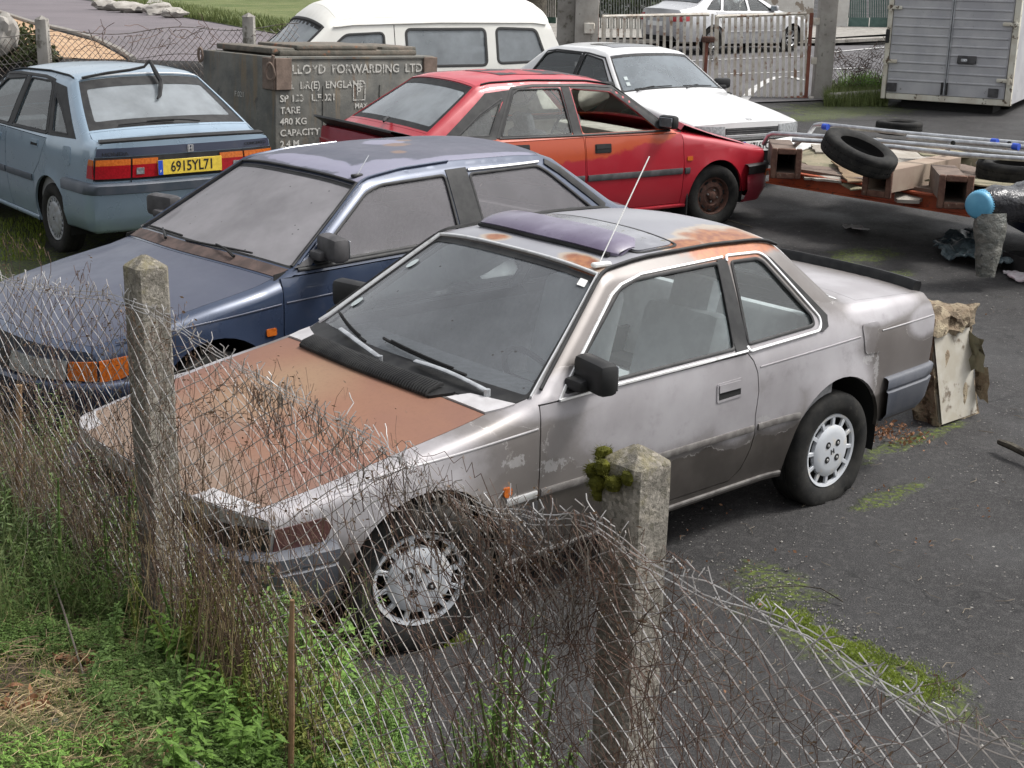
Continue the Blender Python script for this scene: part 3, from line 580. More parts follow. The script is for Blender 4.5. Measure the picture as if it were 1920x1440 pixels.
def build_car(name, G, sp, loc, rz, pitch=0, label='', cat='car'):
    t = empty(name, loc, rz, label, cat); t.rotation_euler = (0, pitch, rz)
    P = sp['paint']; out = side_outline(G, sp); IN = MAT['liner']
    body = MB(); R = rail_pts(G)
    near = [[(x, z-d) for x, z in R if z-d > .3] for d in (.012, .03)]
    for sg in (1, -1):
        doors = sp['doors']; wins = sp['wins']
        holes = [inset(d, -.0035) for d in doors]+[rnd(w_['o'], w_.get('r', .02)) for w_ in wins]
        body.patch(out, holes, LG(G, 'side', sg), .06, 0, .018, (0, sg, 0), near, lambda a, c: abs(c-G.zE(a)) < 2e-3 or a < G.xn+.06 and a <= itp(c, G.fedge)+2e-3 or a >= itp(c, G.redge)-2e-3)
        for i, d in enumerate(doors):
            mb = MB().patch(inset(d, .0025), [], LG(G, 'side', sg), .06, 0, .02, (0, sg, 0))
            o = mb.build('door', sp.get('doorpaint', P), t)
            if sp.get('doorlabel') and sg == sp['vis'] and i < len(sp['doorlabel']): o['label'] = sp['doorlabel'][i]
            hd = sp['handles'][i]
            if hd:
                hx, hz, hw, hh = hd; f = LG(G, 'side', sg, .001)
                q = rnd([(hx, hz), (hx+hw, hz+.004), (hx+hw, hz+hh+.004), (hx, hz+hh)], .012)
                hm = MB().patch(q, [rnd(inset(q, .010), .0)], LG(G, 'side', sg, .004), .03, 0, .006, (0, sg, 0))
                hm.patch(inset(q, .009), [], LG(G, 'side', sg, .002), .03, 1, 0, (0, sg, 0))
                hm.patch([(hx+.012, hz+hh*.52), (hx+hw-.012, hz+hh*.52), (hx+hw-.012, hz+hh-.006), (hx+.012, hz+hh-.006)], [], LG(G, 'side', sg, .008), .03, 0, .008, (0, sg, 0))
                hm.build('door_handle', [sp.get('handlemat', P), MAT['dark']], o)
            bk = MB(); e = inset(d, -.001); fp = fib(e, .05); f = LG(G, 'side', sg, -.03)
            bk.ribbon([f(*p) for p in fp], [nrm(G, 'side', sg, *p) for p in fp], .05, .004, 0, True); bk.build('door_seal', MAT['dark'], t)
        for w_ in wins:
            if w_.get('open') and sg == sp['vis']: continue
            g = MB().patch(inset(rnd(w_['o'], w_.get('r', .02)), -.012), [], LG(G, 'side', sg, -.008), .08, 0, 0, (0, sg, 0))
            wo = g.build('side_window', sp['glass'], t)
            fr = MB(); trim(fr, G, 'side', sg, rnd(w_['o'], w_.get('r', .02)), w_.get('fw', .016), .006, True, -.001); fr.build('window_frame', w_.get('fm', MAT['trimblack']), wo)
        card = MB().patch([(sp['cab'][0], .28), (sp['cab'][1], .28), (sp['cab'][1], G.belt-.015), (sp['cab'][0], G.belt-.03)], [], LG(G, 'side', sg, -.055), .12, 0, 0, (0, -sg, 0))
        card.build('door_card', sp.get('trimin', IN), t)
    T = sp['top']; th = [T['hood'], T['ws'], T['roof'], T['rg'], T['boot']]
    exh = [p for p in th if p]
    ln = [[(x, s_*q) for x, z in R] for q in (.985, .965, .93) for s_ in (1, -1)]
    body.patch([(x, 1) for x, z in R]+[(x, -1) for x, z in R[::-1]], [inset(p, -.003) for p in exh], LG(G, 'top'), .07, 0, .018, (0, 0, 1), ln, lambda a, c: abs(c) > .9995 or a < G.xn+1e-3 or a > G.xt-1e-3)
    for rear in (False, True):
        z0 = sp['zr'] if rear else sp['zf']; xm = G.xt if rear else G.xn; qs = [i/16. for i in range(-16, 17)]
        zt = [(q, G.top(xm, q)[2]) for q in qs]
        col = [(-1., z) for x, z in zlist(G.redge if rear else G.fedge, z0, G.zE(xm))[:-1]]
        poly = [(-q, z) for q, z in col[::-1]]
        pl = [(q, z0) for q in qs]+[(1., z) for q, z in col[1:]]+zt[::-1]+[(-1., z) for q, z in col[1:][::-1]]
        body.patch(pl, [rnd(h_, .01) for h_ in sp.get('rholes' if rear else 'fholes', [])], LG(G, 'rear' if rear else 'front'), .08, 0, 0, (-1 if rear else 1, 0, 0))
    body.build('body', P, t, merge=6e-4, sharp=42)
    def tp(nm, poly, m, off=0, fl=.015, dom='top', holes=(), sg=1, parent=None):
        o = MB().patch(poly, holes, LG(G, dom, sg, off), .055, 0, fl, want(dom, sg)).build(nm, m, parent or t); return o
    tp('hood', T['hood'], sp.get('hoodpaint', P))
    if T['roof']: tp('roof', T['roof'], sp.get('roofpaint', P), .0)
    if T['boot']: tp('boot_lid', T['boot'], sp.get('bootpaint', P))
    wsp = inset(T['ws'], -.008); ws = MB().patch(wsp, [], LG(G, 'top', 1, -.012), .09, 0, 0, (0, 0, 1)).build('windscreen', sp.get('wsglass', sp['glass']), t)
    bd = MB().patch(inset(T['ws'], .001), [rnd(inset(T['ws'], sp.get('band', .03)), .03)], LG(G, 'top', 1, -.0085), .07, 0, 0, (0, 0, 1)); bd.build('windscreen_border', MAT['trimblack'], ws)
    rg = MB().patch(inset(T['rg'], -.008), [], LG(G, 'top', 1, -.012), .09, 0, 0, (0, 0, 1)).build('rear_window', sp.get('rglass', sp['glass']), t)
    bd = MB().patch(inset(T['rg'], .001), [rnd(inset(T['rg'], sp.get('rband', .03)), .03)], LG(G, 'top', 1, -.0085), .07, 0, 0, (0, 0, 1)); bd.build('rear_window_border', MAT['trimblack'], rg)
    # interior, underbody
    c0, c1 = sp['cab']; yb = G.vprof[-1][1]-.07; it = MB()
    it.box((-(c0+c1)/2, 0, .27), (c1-c0+.1, 2*yb, .03)); it.box((-c0-.12, 0, G.belt-.13), (.34, 2*yb-.04, .18), bev=.04)
    it.box((-c0+.05, 0, .55), (.06, 2*yb, .55)); it.box((-c1-.05, 0, .55), (.06, 2*yb-.1, .5)); it.box((-c1-.17, 0, G.belt-.06), (.42, 2*yb-.16, .03)); it.box((-(c0+.55), 0, .38), (.8, .18, .2), bev=.03)
    it.build('interior', sp.get('trimin', IN), t)
    sx = c0+.95
    for sy in (.35, -.35): seat(t, -sx, sy, .30, sp.get('seatm', IN))
    rs = MB(); rs.box((-(c1-.32), 0, .40), (.5, 1.2, .16), bev=.05); rs.box((-(c1-.08), 0, .66), (.16, 1.2, .5), Matrix.Rotation(R_(-20), 3, 'Y'), bev=.06); rs.build('rear_seat', sp.get('seatm', IN), t)
    wy = sp.get('drive', 1)*.35; sw = MB(); cx = -(c0+.38); Mr = Matrix.Rotation(R_(-62), 3, 'Y'); pts = [Vector((cx, wy, G.belt-.1))+Mr @ Vector((.19*math.cos(a), .19*math.sin(a), 0)) for a in [2*math.pi*i/24 for i in range(24)]]
    sw.tube(pts, .014, 6, closed=True); sw.tube([(cx, wy, G.belt-.1), (cx+.25, wy, G.belt-.2)], .025, 8); sw.tube([pts[6], (cx, wy, G.belt-.11), pts[18]], .015, 6); sw.build('steering_wheel', MAT['trimblack'], t)
    ub = MB(); (xf, cf), (xr, cr) = sp['hubs']; ra = sp['ra']
    ub.box((-(xf+xr)/2, 0, sp['zb']+.02), (xr-xf-2*ra+.02, 1.36, .05)); ub.box((-(G.xn+xf-ra)/2-.02, 0, .36), (abs(xf-ra-G.xn)-.14, 1.15, .12)); ub.box((-(G.xt+xr+ra)/2, 0, .36), (G.xt-xr-ra-.1, 1.2, .12)); ub.box((-xf, 0, .42), (.7, .8, .3)); ub.box((-xr, 0, .42), (.7, .85, .2))
    for (cx, cz) in sp['hubs']:
        for sg in (1, -1):
            rows = []
            for i in range(25):
                a = math.pi*1.16*i/24-.25; rows.append([(-cx+(ra+.0)*math.cos(a), sg*y, cz+(ra)*math.sin(a)) for y in (G.S(cx, .6)-.035, .45)])
            ub.grid(rows); ub.box((-cx, sg*.44, .42), (.74, .03, .46))
    ub.build('underbody', MAT['dark'], t)
    for i, (cx, cz) in enumerate(sp['hubs']):
        for sg in (1, -1):
            make_wheel(t, -cx, sg*(sp.get('track', .715)), sp['hz'][i], sg, sp['wheel'], sp.get('R', .29), sp.get('steer', 0) if i == 0 else 0, sp.get('flat', (0, 0))[i], random.uniform(0, 6))
    for d in sp.get('bumpers', []): bumper(G, sp, *d[:5], d[5], t, d[6])
    par = {}
    for d in sp.get('deco', []):
        nm, dom, poly, off, m, fl = d[:6]; sides = d[6] if len(d) > 6 else (1,); pn = d[7] if len(d) > 7 else None
        for sg in sides:
            pp = poly if dom in ('side',) or sg == 1 else [(-a, b) if dom in ('front', 'rear') else (a, -b) for a, b in poly]
            o = MB().patch(pp, d[8] if len(d) > 8 else [], LG(G, dom, sg if dom == 'side' else 1, off), .04, 0, fl, want(dom, sg)).build(nm, m, par.get((pn, sg), t) if pn else t)
            par.setdefault((nm, sg), o)
    for d in sp.get('trims', []):
        nm, dom, pts, wd, ht, m = d[:6]; sides = d[6] if len(d) > 6 else (1,); cl = d[7] if len(d) > 7 else False; off = d[8] if len(d) > 8 else 0
        for sg in sides:
            pp = pts if dom == 'side' or sg == 1 else [(-a, b) if dom in ('front', 'rear') else (a, -b) for a, b in pts]
            mb = MB(); trim(mb, G, dom, sg if dom == 'side' else 1, pp, wd, ht, cl, off); mb.build(nm, m, t)
    return t
def mirror(t, G, sg, x, z, m, out=.16, size=(.1, .2, .13), glass=True, yoff=0):
    y = G.S(x, z)+yoff; mb = MB(); c = Vector((-x, sg*(y+out*.62), z+.06))
    mb.box((-x+.02, sg*(y+.03), z+.02), (.13, .10, .05), bev=.015); Mz = Matrix.Rotation(-sg*.2, 3, 'Z'); mb.box(c, size, Mz, bev=.03)
    o = mb.build('wing_mirror', m, t)
    g = MB(); g.box(c+Mz @ Vector((-size[0]/2-.001, 0, 0)), (.006, size[1]-.04, size[2]-.035), Mz, bev=.002); g.build('mirror_glass', MAT['mirror'], o)
    return o
def wiper2(t, G, a, b, c0, c1, m):
    n = 8; o_ = lambda p, q, h, i: Vector(G.top(p[0]+(q[0]-p[0])*i/n, p[1]+(q[1]-p[1])*i/n, h))
    mb = MB(); P = [o_(a, b, .022+.012*math.sin(math.pi*i/n), i) for i in range(n+1)]; mb.ribbon(P, [(.3, 0, 1)]*(n+1), .020, .008); mb.cyl(P[0]-Vector((0, 0, .03)), P[0]+Vector((0, 0, .01)), .014, 8); o = mb.build('wiper', m, t)
    bl = MB(); bl.tube([o_(c0, c1, .012, i) for i in range(n+1)], .007, 5); bl.tube([o_(c0, c1, .022, i) for i in range(1, n)], .004, 4); bl.build('wiper_blade', MAT['dark'], o)
def wiper(t, G, a, b, m, dom='top', name='wiper', mb_m=None):
    # a arm pivot (x,q), b blade middle, blade pts
    f = LG(G, dom, 1, .018); f2 = LG(G, dom, 1, .008)
    mb = MB(); (p, q, r) = a, b[0], b[1]; mid = ((q[0]+r[0])/2, (q[1]+r[1])/2)
    n = 6
    arm = [Vector(f(p[0]+(mid[0]-p[0])*i/n, p[1]+(mid[1]-p[1])*i/n))+Vector((0, 0, .012*math.sin(math.pi*i/n))) for i in range(n+1)]
    mb.tube(arm, [.009, .008, .007, .006, .005, .005, .004], 6)
    o = mb.build(name, mb_m or m, t); bl = MB(); bl.tube([f2(q[0]+(r[0]-q[0])*i/8, q[1]+(r[1]-q[1])*i/8) for i in range(9)], .006, 5); bl.build('wiper_blade', MAT['dark'], o)
    return o
# ---------------- silver taupe coupe ----------------
def car_prelude():
    G = Geo(**GEOS['prelude'])
    bp = MAT['bumper_blue'] = mat('slate_bumper_plastic', (.055, .062, .08), .55, c2=(.085, .09, .105), ns=8, bs=150, bd=.0006)
    door = [(.56, .850), (.548, .69), (.545, .31), (.565, .262), (1.73, .262), (1.79, .31), (1.832, .40), (1.85, .47), (1.84, .56), (1.852, .67), (1.842, .756), (1.818, .814), (1.785, .852)]
    o1 = [(.70, .874), (.93, 1.037), (1.15, 1.188), (1.26, 1.216), (1.785, 1.222), (1.715, .880)]
    o2 = [(1.872, 1.216), (2.04, 1.212), (2.075, 1.195), (2.285, .935), (2.283, .902), (2.26, .896), (1.808, .886)]
    hood = [(.372, -.90), (.372, .90), (-.565, .90), (-.555, .60), (-.615, .585), (-.615, -.585), (-.555, -.60), (-.565, -.90)]
    ws = [(.553, -.955), (.553, .955), (1.085, .95), (1.085, -.95)]
    roof = [(1.105, -.955), (1.105, .955), (2.20, .955), (2.20, -.955)]
    rg = [(2.235, -.86), (2.235, .86), (2.545, .90), (2.545, -.90)]
    boot = [(2.70, -.93), (2.70, .93), (3.235, .965), (3.235, -.965)]
    sp = dict(zf=.30, zr=.31, zb=.20, ra=.36, hubs=[(0, .28), (2.45, .27)], hz=(.285, .254), R=.29, flat=(.008, .042), steer=-.30, track=.715, wheel='prelude', vis=1,
        doors=[door], handles=[(1.57, .668, .165, .085)], wins=[dict(o=o1, r=.02, fm=MAT['trimblack']), dict(o=o2, r=.015, fm=MAT['trimblack'])], paint=MAT['prelude'], handlemat=MAT['prelude'],
        hoodpaint=MAT['prelude_hood'], roofpaint=MAT['prelude_roof'], glass=MAT['glass'], wsglass=MAT['glass_dusty'], rglass=MAT['glass_dusty'], band=.022, rband=.045,
        top=dict(hood=hood, ws=ws, roof=roof, rg=rg, boot=boot), cab=(.55, 2.45), trimin=MAT['liner'], seatm=MAT['cloth'],
        bumpers=[(True, 0, 0, [(-.01, .555), (.018, .553), (.030, .542), (.030, .50), (.024, .495), (.024, .485), (.034, .478), (.030, .37), (.012, .33), (-.02, .325)], 2.83, bp, 'rear_bumper'),
                 (False, 0, 0, [(-.01, .545), (.03, .543), (.055, .53), (.055, .49), (.047, .485), (.047, .478), (.057, .47), (.05, .36), (.02, .30), (-.02, .29)], -.385, bp, 'front_bumper')],
        deco=[('fuel_flap', 'side', rnd([(2.625, .853), (2.765, .850), (2.785, .697), (2.645, .703)], .03), .004, MAT['prelude'], .008),
              ('pillar_trim', 'side', [(1.782, 1.232), (1.845, 1.234), (1.800, .868), (1.712, .868)], .005, MAT['trimblack'], .008, (1, -1)),
              ('pillar_seal', 'side', [(2.10, 1.222), (2.135, 1.205), (2.395, .925), (2.375, .878), (2.33, .866), (2.30, .870), (2.345, .905), (2.34, .925), (2.105, 1.205)], .004, MAT['trimblack'], .006, (1, -1)),
              ('side_marker', 'side', rnd([(.36, .525), (.40, .525), (.40, .565), (.36, .565)], .016), .012, MAT['amber'], .014, (1, -1)),
              ('sill_cladding', 'side', [(.40, .468), (.545, .468), (.545, .215), (.42, .215)], .003, MAT['faded'], .004, (1, -1)),
              ('corner_lamp', 'side', [(-.60, .622), (-.43, .632), (-.39, .60), (-.42, .548), (-.61, .54)], .006, MAT['maroon'], .01, (1, -1)),
              ('front_panel', 'front', [(-1, .545), (1, .545), (1, .628), (-1, .628)], .004, MAT['trimblack'], .01),
              ('tail_lamp', 'rear', [(-.97, .60), (.97, .60), (.97, .78), (-.97, .78)], .006, MAT['red_lens'], .01),
              ('headlamp_cover', 'top', [(-.55, .605), (-.55, .885), (-.617, .885), (-.617, .605)], .004, MAT['pale_paint'], .02, (1, -1)),
              ],
        trims=[('window_chrome', 'side', [(.66, .852), (.80, .958), (.93, 1.054), (1.10, 1.177), (1.17, 1.208), (1.30, 1.232), (1.825, 1.240)], .013, .008, MAT['chrome'], (1, -1)),
               ('quarter_chrome', 'side', rnd([(1.845, 1.243), (2.066, 1.234), (2.105, 1.212), (2.335, .925), (2.33, .895), (2.30, .872), (1.79, .860)], .02, 3), .014, .008, MAT['chrome'], (1, -1)),
               ('belt_chrome', 'side', [(.66, .852), (.9, .857), (1.78, .862)], .013, .010, MAT['chrome'], (1, -1)),
               ('body_crease', 'side', [(-.36, .722), (0, .742), (.54, .765)], .007, .003, MAT['pale_paint'], (1, -1)),
               ('body_crease', 'side', [(1.86, .781), (2.61, .797)], .006, .003, MAT['prelude'], (1, -1)), ('body_crease', 'side', [(2.79, .799), (3.28, .797)], .006, .003, MAT['pale_paint'], (1, -1)),
               ('rub_strip', 'side', [(.555, .500), (1.835, .500)], .03, .008, MAT['strip'], (1, -1)), ('rub_strip', 'side', [(1.865, .500), (2.15, .500)], .03, .008, MAT['strip'], (1, -1)),
               ('rub_strip', 'side', [(.38, .498), (.535, .500)], .03, .008, MAT['chrome'], (1, -1)),
               ('sill_edge', 'side', [(.40, .222), (2.08, .228)], .018, .010, MAT['strip'], (1, -1)),
               ('drip_rail', 'top', [(.60, .985), (1.10, .975), (1.3, .957), (2.22, .957)], .014, .010, MAT['trimblack'], (1, -1), False, .009),
               ('windscreen_chrome', 'top', [(.56, .962), (1.09, .955)], .010, .012, MAT['chrome'], (1, -1)),
               ('windscreen_chrome', 'top', [(1.093, .955), (1.093, -.955)], .013, .010, MAT['chrome']),
               ('rear_window_trim', 'top', [(2.225, .87), (2.55, .91), (2.56, .88), (2.56, -.88), (2.55, -.91), (2.225, -.87)], .014, .008, MAT['chrome'], (1,), True),
               ('boot_spoiler', 'top', [(3.225, .93), (3.232, .5), (3.232, 0), (3.232, -.5), (3.225, -.93)], .05, .05, MAT['trimblack'])])
    t = build_car('car', G, sp, (1.225, 0, 0), 0, 0, 'silver taupe coupe with rusty orange bonnet nearest the fence', 'car')
    # bonnet air grille
    g = MB(); L = lambda x, q, o: Vector(G.top(x, q, o))
    g.patch([(.335, -.60), (.335, .60), (.41, .66), (.425, .66), (.425, -.66), (.41, -.66)], [], lambda a, b: G.top(a, b, .012), .05, 0, .02, (0, 0, 1))
    for i in range(64):
        q = -.58+1.16*i/63; g.ribbon([L(.33, q, .008), L(.345, q, .022), L(.40, q, .028), L(.425, q, .02)], [(0, 0, 1)]*4, .007, .010)
    g.build('air_grille', MAT['trimblack'], t)
    cw = MB(); cw.patch([(.43, -.90), (.43, .90), (.548, .95), (.548, -.95)], [], lambda a, b: G.top(a, b, .004), .05, 0, .01, (0, 0, 1)); cw.build('cowl', MAT['trimblack'], t)
    cw = MB()
    for s in (1, -1): MB().patch([(.375, s*.66), (.375, s*.90), (.44, s*.93), (.50, s*.94), (.46, s*.72)], [], lambda a, b: G.top(a, b, .008), .05, 0, .01, (0, 0, 1)).build('cowl_end', MAT['pale_paint'], t)
    wiper2(t, G, (.49, .79), (.53, .28), (.56, .60), (.60, -.10), MAT['galv']); wiper2(t, G, (.46, .06), (.55, -.50), (.56, -.20), (.62, -.80), MAT['galv'])
    for s in (1, -1): mirror(t, G, s, .80, .885, MAT['black'], .12, (.09, .22, .135))
    # sunroof
    d = MB(); rows = []
    for i in range(25):
        q = -.84+1.68*i/24; e = min(1, (1-abs(q)/.86)*9); r = []
        for (dx, hz) in ((1.225, .0), (1.215, .022), (1.235, .034), (1.28, .044), (1.34, .048), (1.395, .046), (1.405, .038), (1.34, .035), (1.25, .0)):
            xx = 1.30+(dx-1.30)*(.4+.6*e)+.05*q*q; r.append(Vector(G.top(xx, q, .004+hz*(.35+.65*e))))
        rows.append(r)
    d.grid(rows); d.build('sunroof_deflector', MAT['purple'], t)
    d = MB(); d.tube([Vector(G.top(1.222+.05*q*q, q, .012)) for q in [-.8+.1*i for i in range(17)]], .011, 6); d.build('deflector_seal', MAT['trimblack'], t)
    s = MB().patch(rnd([(1.40, -.84), (1.40, .84), (1.63, .84), (1.63, -.84)], .05), [], lambda a, b: G.top(a, b, .006), .06, 0, .006, (0, 0, 1)); s.build('sunroof_panel', MAT['sunroof'], t)
    s = MB(); trim(s, G, 'top', 1, rnd([(1.385, -.87), (1.385, .87), (1.645, .87), (1.645, -.87)], .06), .014, .005, True); s.build('sunroof_seal', MAT['trimblack'], t)
    # antenna
    a = MB(); b = Vector(G.top(1.15, .90, .01)); Mz = frame(b, (-1, .15, 0), (-.15, -1, 0)).to_3x3(); a.box(b, (.09, .035, .02), Mz, bev=.006); o = a.build('antenna_base', MAT['white'], t)
    a = MB(); a.tube([b+Vector((.01, 0, .01)), b+Vector((-.31, -.05, .42))], .0028, 5); a.build('antenna', MAT['white'], o)
    # stickers, inner dash paper
    s = MB().patch(rnd([(1.03, .83), (1.03, .90), (1.06, .90), (1.06, .83)], .005), [], lambda a, b: G.top(a, b, -.004), .05, 0, 0, (0, 0, 1)); s.build('sticker', MAT['white'], t)
    for (cx, cq) in ((.93, -.80), (.70, -.83)):
        s = MB().patch([(cx+.025*math.cos(a), cq+.045*math.sin(a)) for a in [i*math.pi/8 for i in range(16)]], [], lambda a, b: G.top(a, b, -.004), .05, 0, 0, (0, 0, 1)); s.build('sticker', MAT['palesticker'], t)
    return t
MAT['pale_paint'] = mat('chalky_white_paint', (.50, .49, .50), .45, .1, c2=(.38, .365, .37), ns=7, c3=(.2, .17, .15), ns3=30, lo3=.68, hi3=.8)
MAT['strip'] = mat('worn_taupe_strip', (.10, .09, .085), .6, c2=(.17, .16, .15), ns=20)
MAT['purple'] = mat('sun_faded_smoked_acrylic', (.095, .075, .125), .3, c2=(.17, .15, .21), ns=4, coat=.3, c3=(.04, .04, .045), ns3=25, lo3=.62, hi3=.75)
MAT['sunroof'] = mat('sunroof_glass', (.16, .16, .18), .25, .1, c2=(.27, .27, .29), ns=5, coat=.4, c3=(.10, .09, .05), ns3=22, lo3=.62, hi3=.72)
MAT['palesticker'] = mat('pale_sticker', (.4, .45, .45), .5)
car_prelude()
# ---------------- the other vehicles ----------------
MAT['lb'] = carpaint('pale_blue_metallic', (.25, .335, .42), (.275, .36, .44), metal=.35, rough=.3, dirt=.10)
MAT['lb_panel'] = carpaint('dark_slate_blue_panel', (.035, .045, .075), (.05, .055, .085), metal=.2, rough=.35, dirt=.2)
MAT['lb_strip'] = mat('slate_strip', (.05, .065, .085), .5, c2=(.08, .09, .11), ns=8)
MAT['red'] = carpaint('faded_red_paint', (.33, .010, .022), (.36, .018, .03), fade=([((-1.9, 0, .86), (1.0, 0, .16)), ((-.95, 0, .93), (.5, 0, .12)), ((-2.4, 0, .75), (.5, 0, .2))], (.42, .065, .02)), metal=.05, rough=.35, coat=.4, dirt=.25, dc=(.22, .03, .04))
MAT['red_pink'] = carpaint('chalky_red_paint', (.40, .045, .07), (.30, .015, .035), metal=.0, rough=.45, coat=.2, dirt=.2, dc=(.45, .12, .14))
MAT['red_roof'] = carpaint('faded_red_roof', (.46, .035, .055), (.40, .03, .045), metal=0, rough=.4, coat=.3, dirt=.2, dc=(.5, .15, .17))
MAT['navy'] = carpaint('navy_metallic', (.024, .038, .075), (.030, .045, .085), metal=.25, rough=.3, coat=.6, dirt=.3, dc=(.10, .10, .12))
MAT['navy_hood'] = carpaint('greyed_navy_bonnet', (.055, .062, .092), (.072, .078, .108), metal=.15, rough=.42, coat=.2, ns=1.3, dirt=.3, dc=(.105, .105, .13))
MAT['navy_roof'] = carpaint('perished_navy_roof', (.068, .074, .098), (.09, .092, .118), fade=([((-1.2, .45, 1.35), (.40, .14, .2)), ((-1.15, .05, 1.35), (.10, .5, .2)), ((-1.9, .50, 1.35), (.7, .07, .2)), ((-1.8, -.1, 1.35), (.16, .12, .2))], (.24, .235, .31), .7), ru=[((-1.78, .05, 1.35), (.12, .08, .2)), ((-1.62, .25, 1.35), (.07, .05, .2)), ((-1.95, -.1, 1.35), (.08, .05, .2))], metal=0, rough=.6, coat=0, rc=(.17, .12, .10), dirt=.3, dc=(.17, .16, .19))
MAT['wpaint'] = carpaint('white_gloss_paint', (.66, .66, .66), (.62, .62, .62), metal=0, rough=.3, dirt=.1, dc=(.5, .5, .47))
MAT['vpaint'] = carpaint('cream_white_paint', (.69, .68, .64), (.64, .63, .585), metal=0, rough=.45, coat=.2, dirt=.12, dc=(.45, .42, .35))
MAT['silver'] = carpaint('silver_paint', (.42, .42, .43), (.46, .46, .47), metal=.4, rough=.3, dirt=.1)
MAT['glass_dark'] = glassm('dark_tinted_glass', (.25, .28, .30), .10, (.2, .22, .24))
def plate(t, txt, M, w=.52, h=.11, yellow=False, band=True):
    b = MB(); b.box((0, 0, 0), (w, h, .008), bev=.002); b.v = [tuple(M @ Vector(p)) for p in b.v]; o = b.build('number_plate', MAT['yellow' if yellow else 'white'], t)
    b = MB(); b.box((-w/2+.02, 0, .0055), (.038, h-.004, .004)); b.v = [tuple(M @ Vector(p)) for p in b.v]; b.build('plate_band', MAT['blue'], o)
    text(txt, h*.98, M @ Matrix.Translation((.018, -.002, .005)), MAT['black'], o, 'plate_number', .001, .80, bold=.0015)
    if yellow: text('F', .03, M @ Matrix.Translation((-w/2+.02, -.03, .008)), MAT['white'], o, 'plate_letter', .0005)
    return o
def hbadge(t, M, s=.05):
    b = MB(); b.box((-.3*s, 0, 0), (.16*s, s, .006), bev=.001); b.box((.3*s, 0, 0), (.16*s, s, .006), bev=.001); b.box((0, 0, 0), (.6*s, .15*s, .0055)); b.box((0, s*.62, 0), (s, .1*s, .004)); b.box((0, -s*.62, 0), (s, .1*s, .004)); b.box((-.55*s, 0, 0), (.1*s, s*1.3, .004)); b.box((.55*s, 0, 0), (.1*s, s*1.3, .004))
    b.v = [tuple(M @ Vector(p)) for p in b.v]; b.build('badge', MAT['chrome'], t)
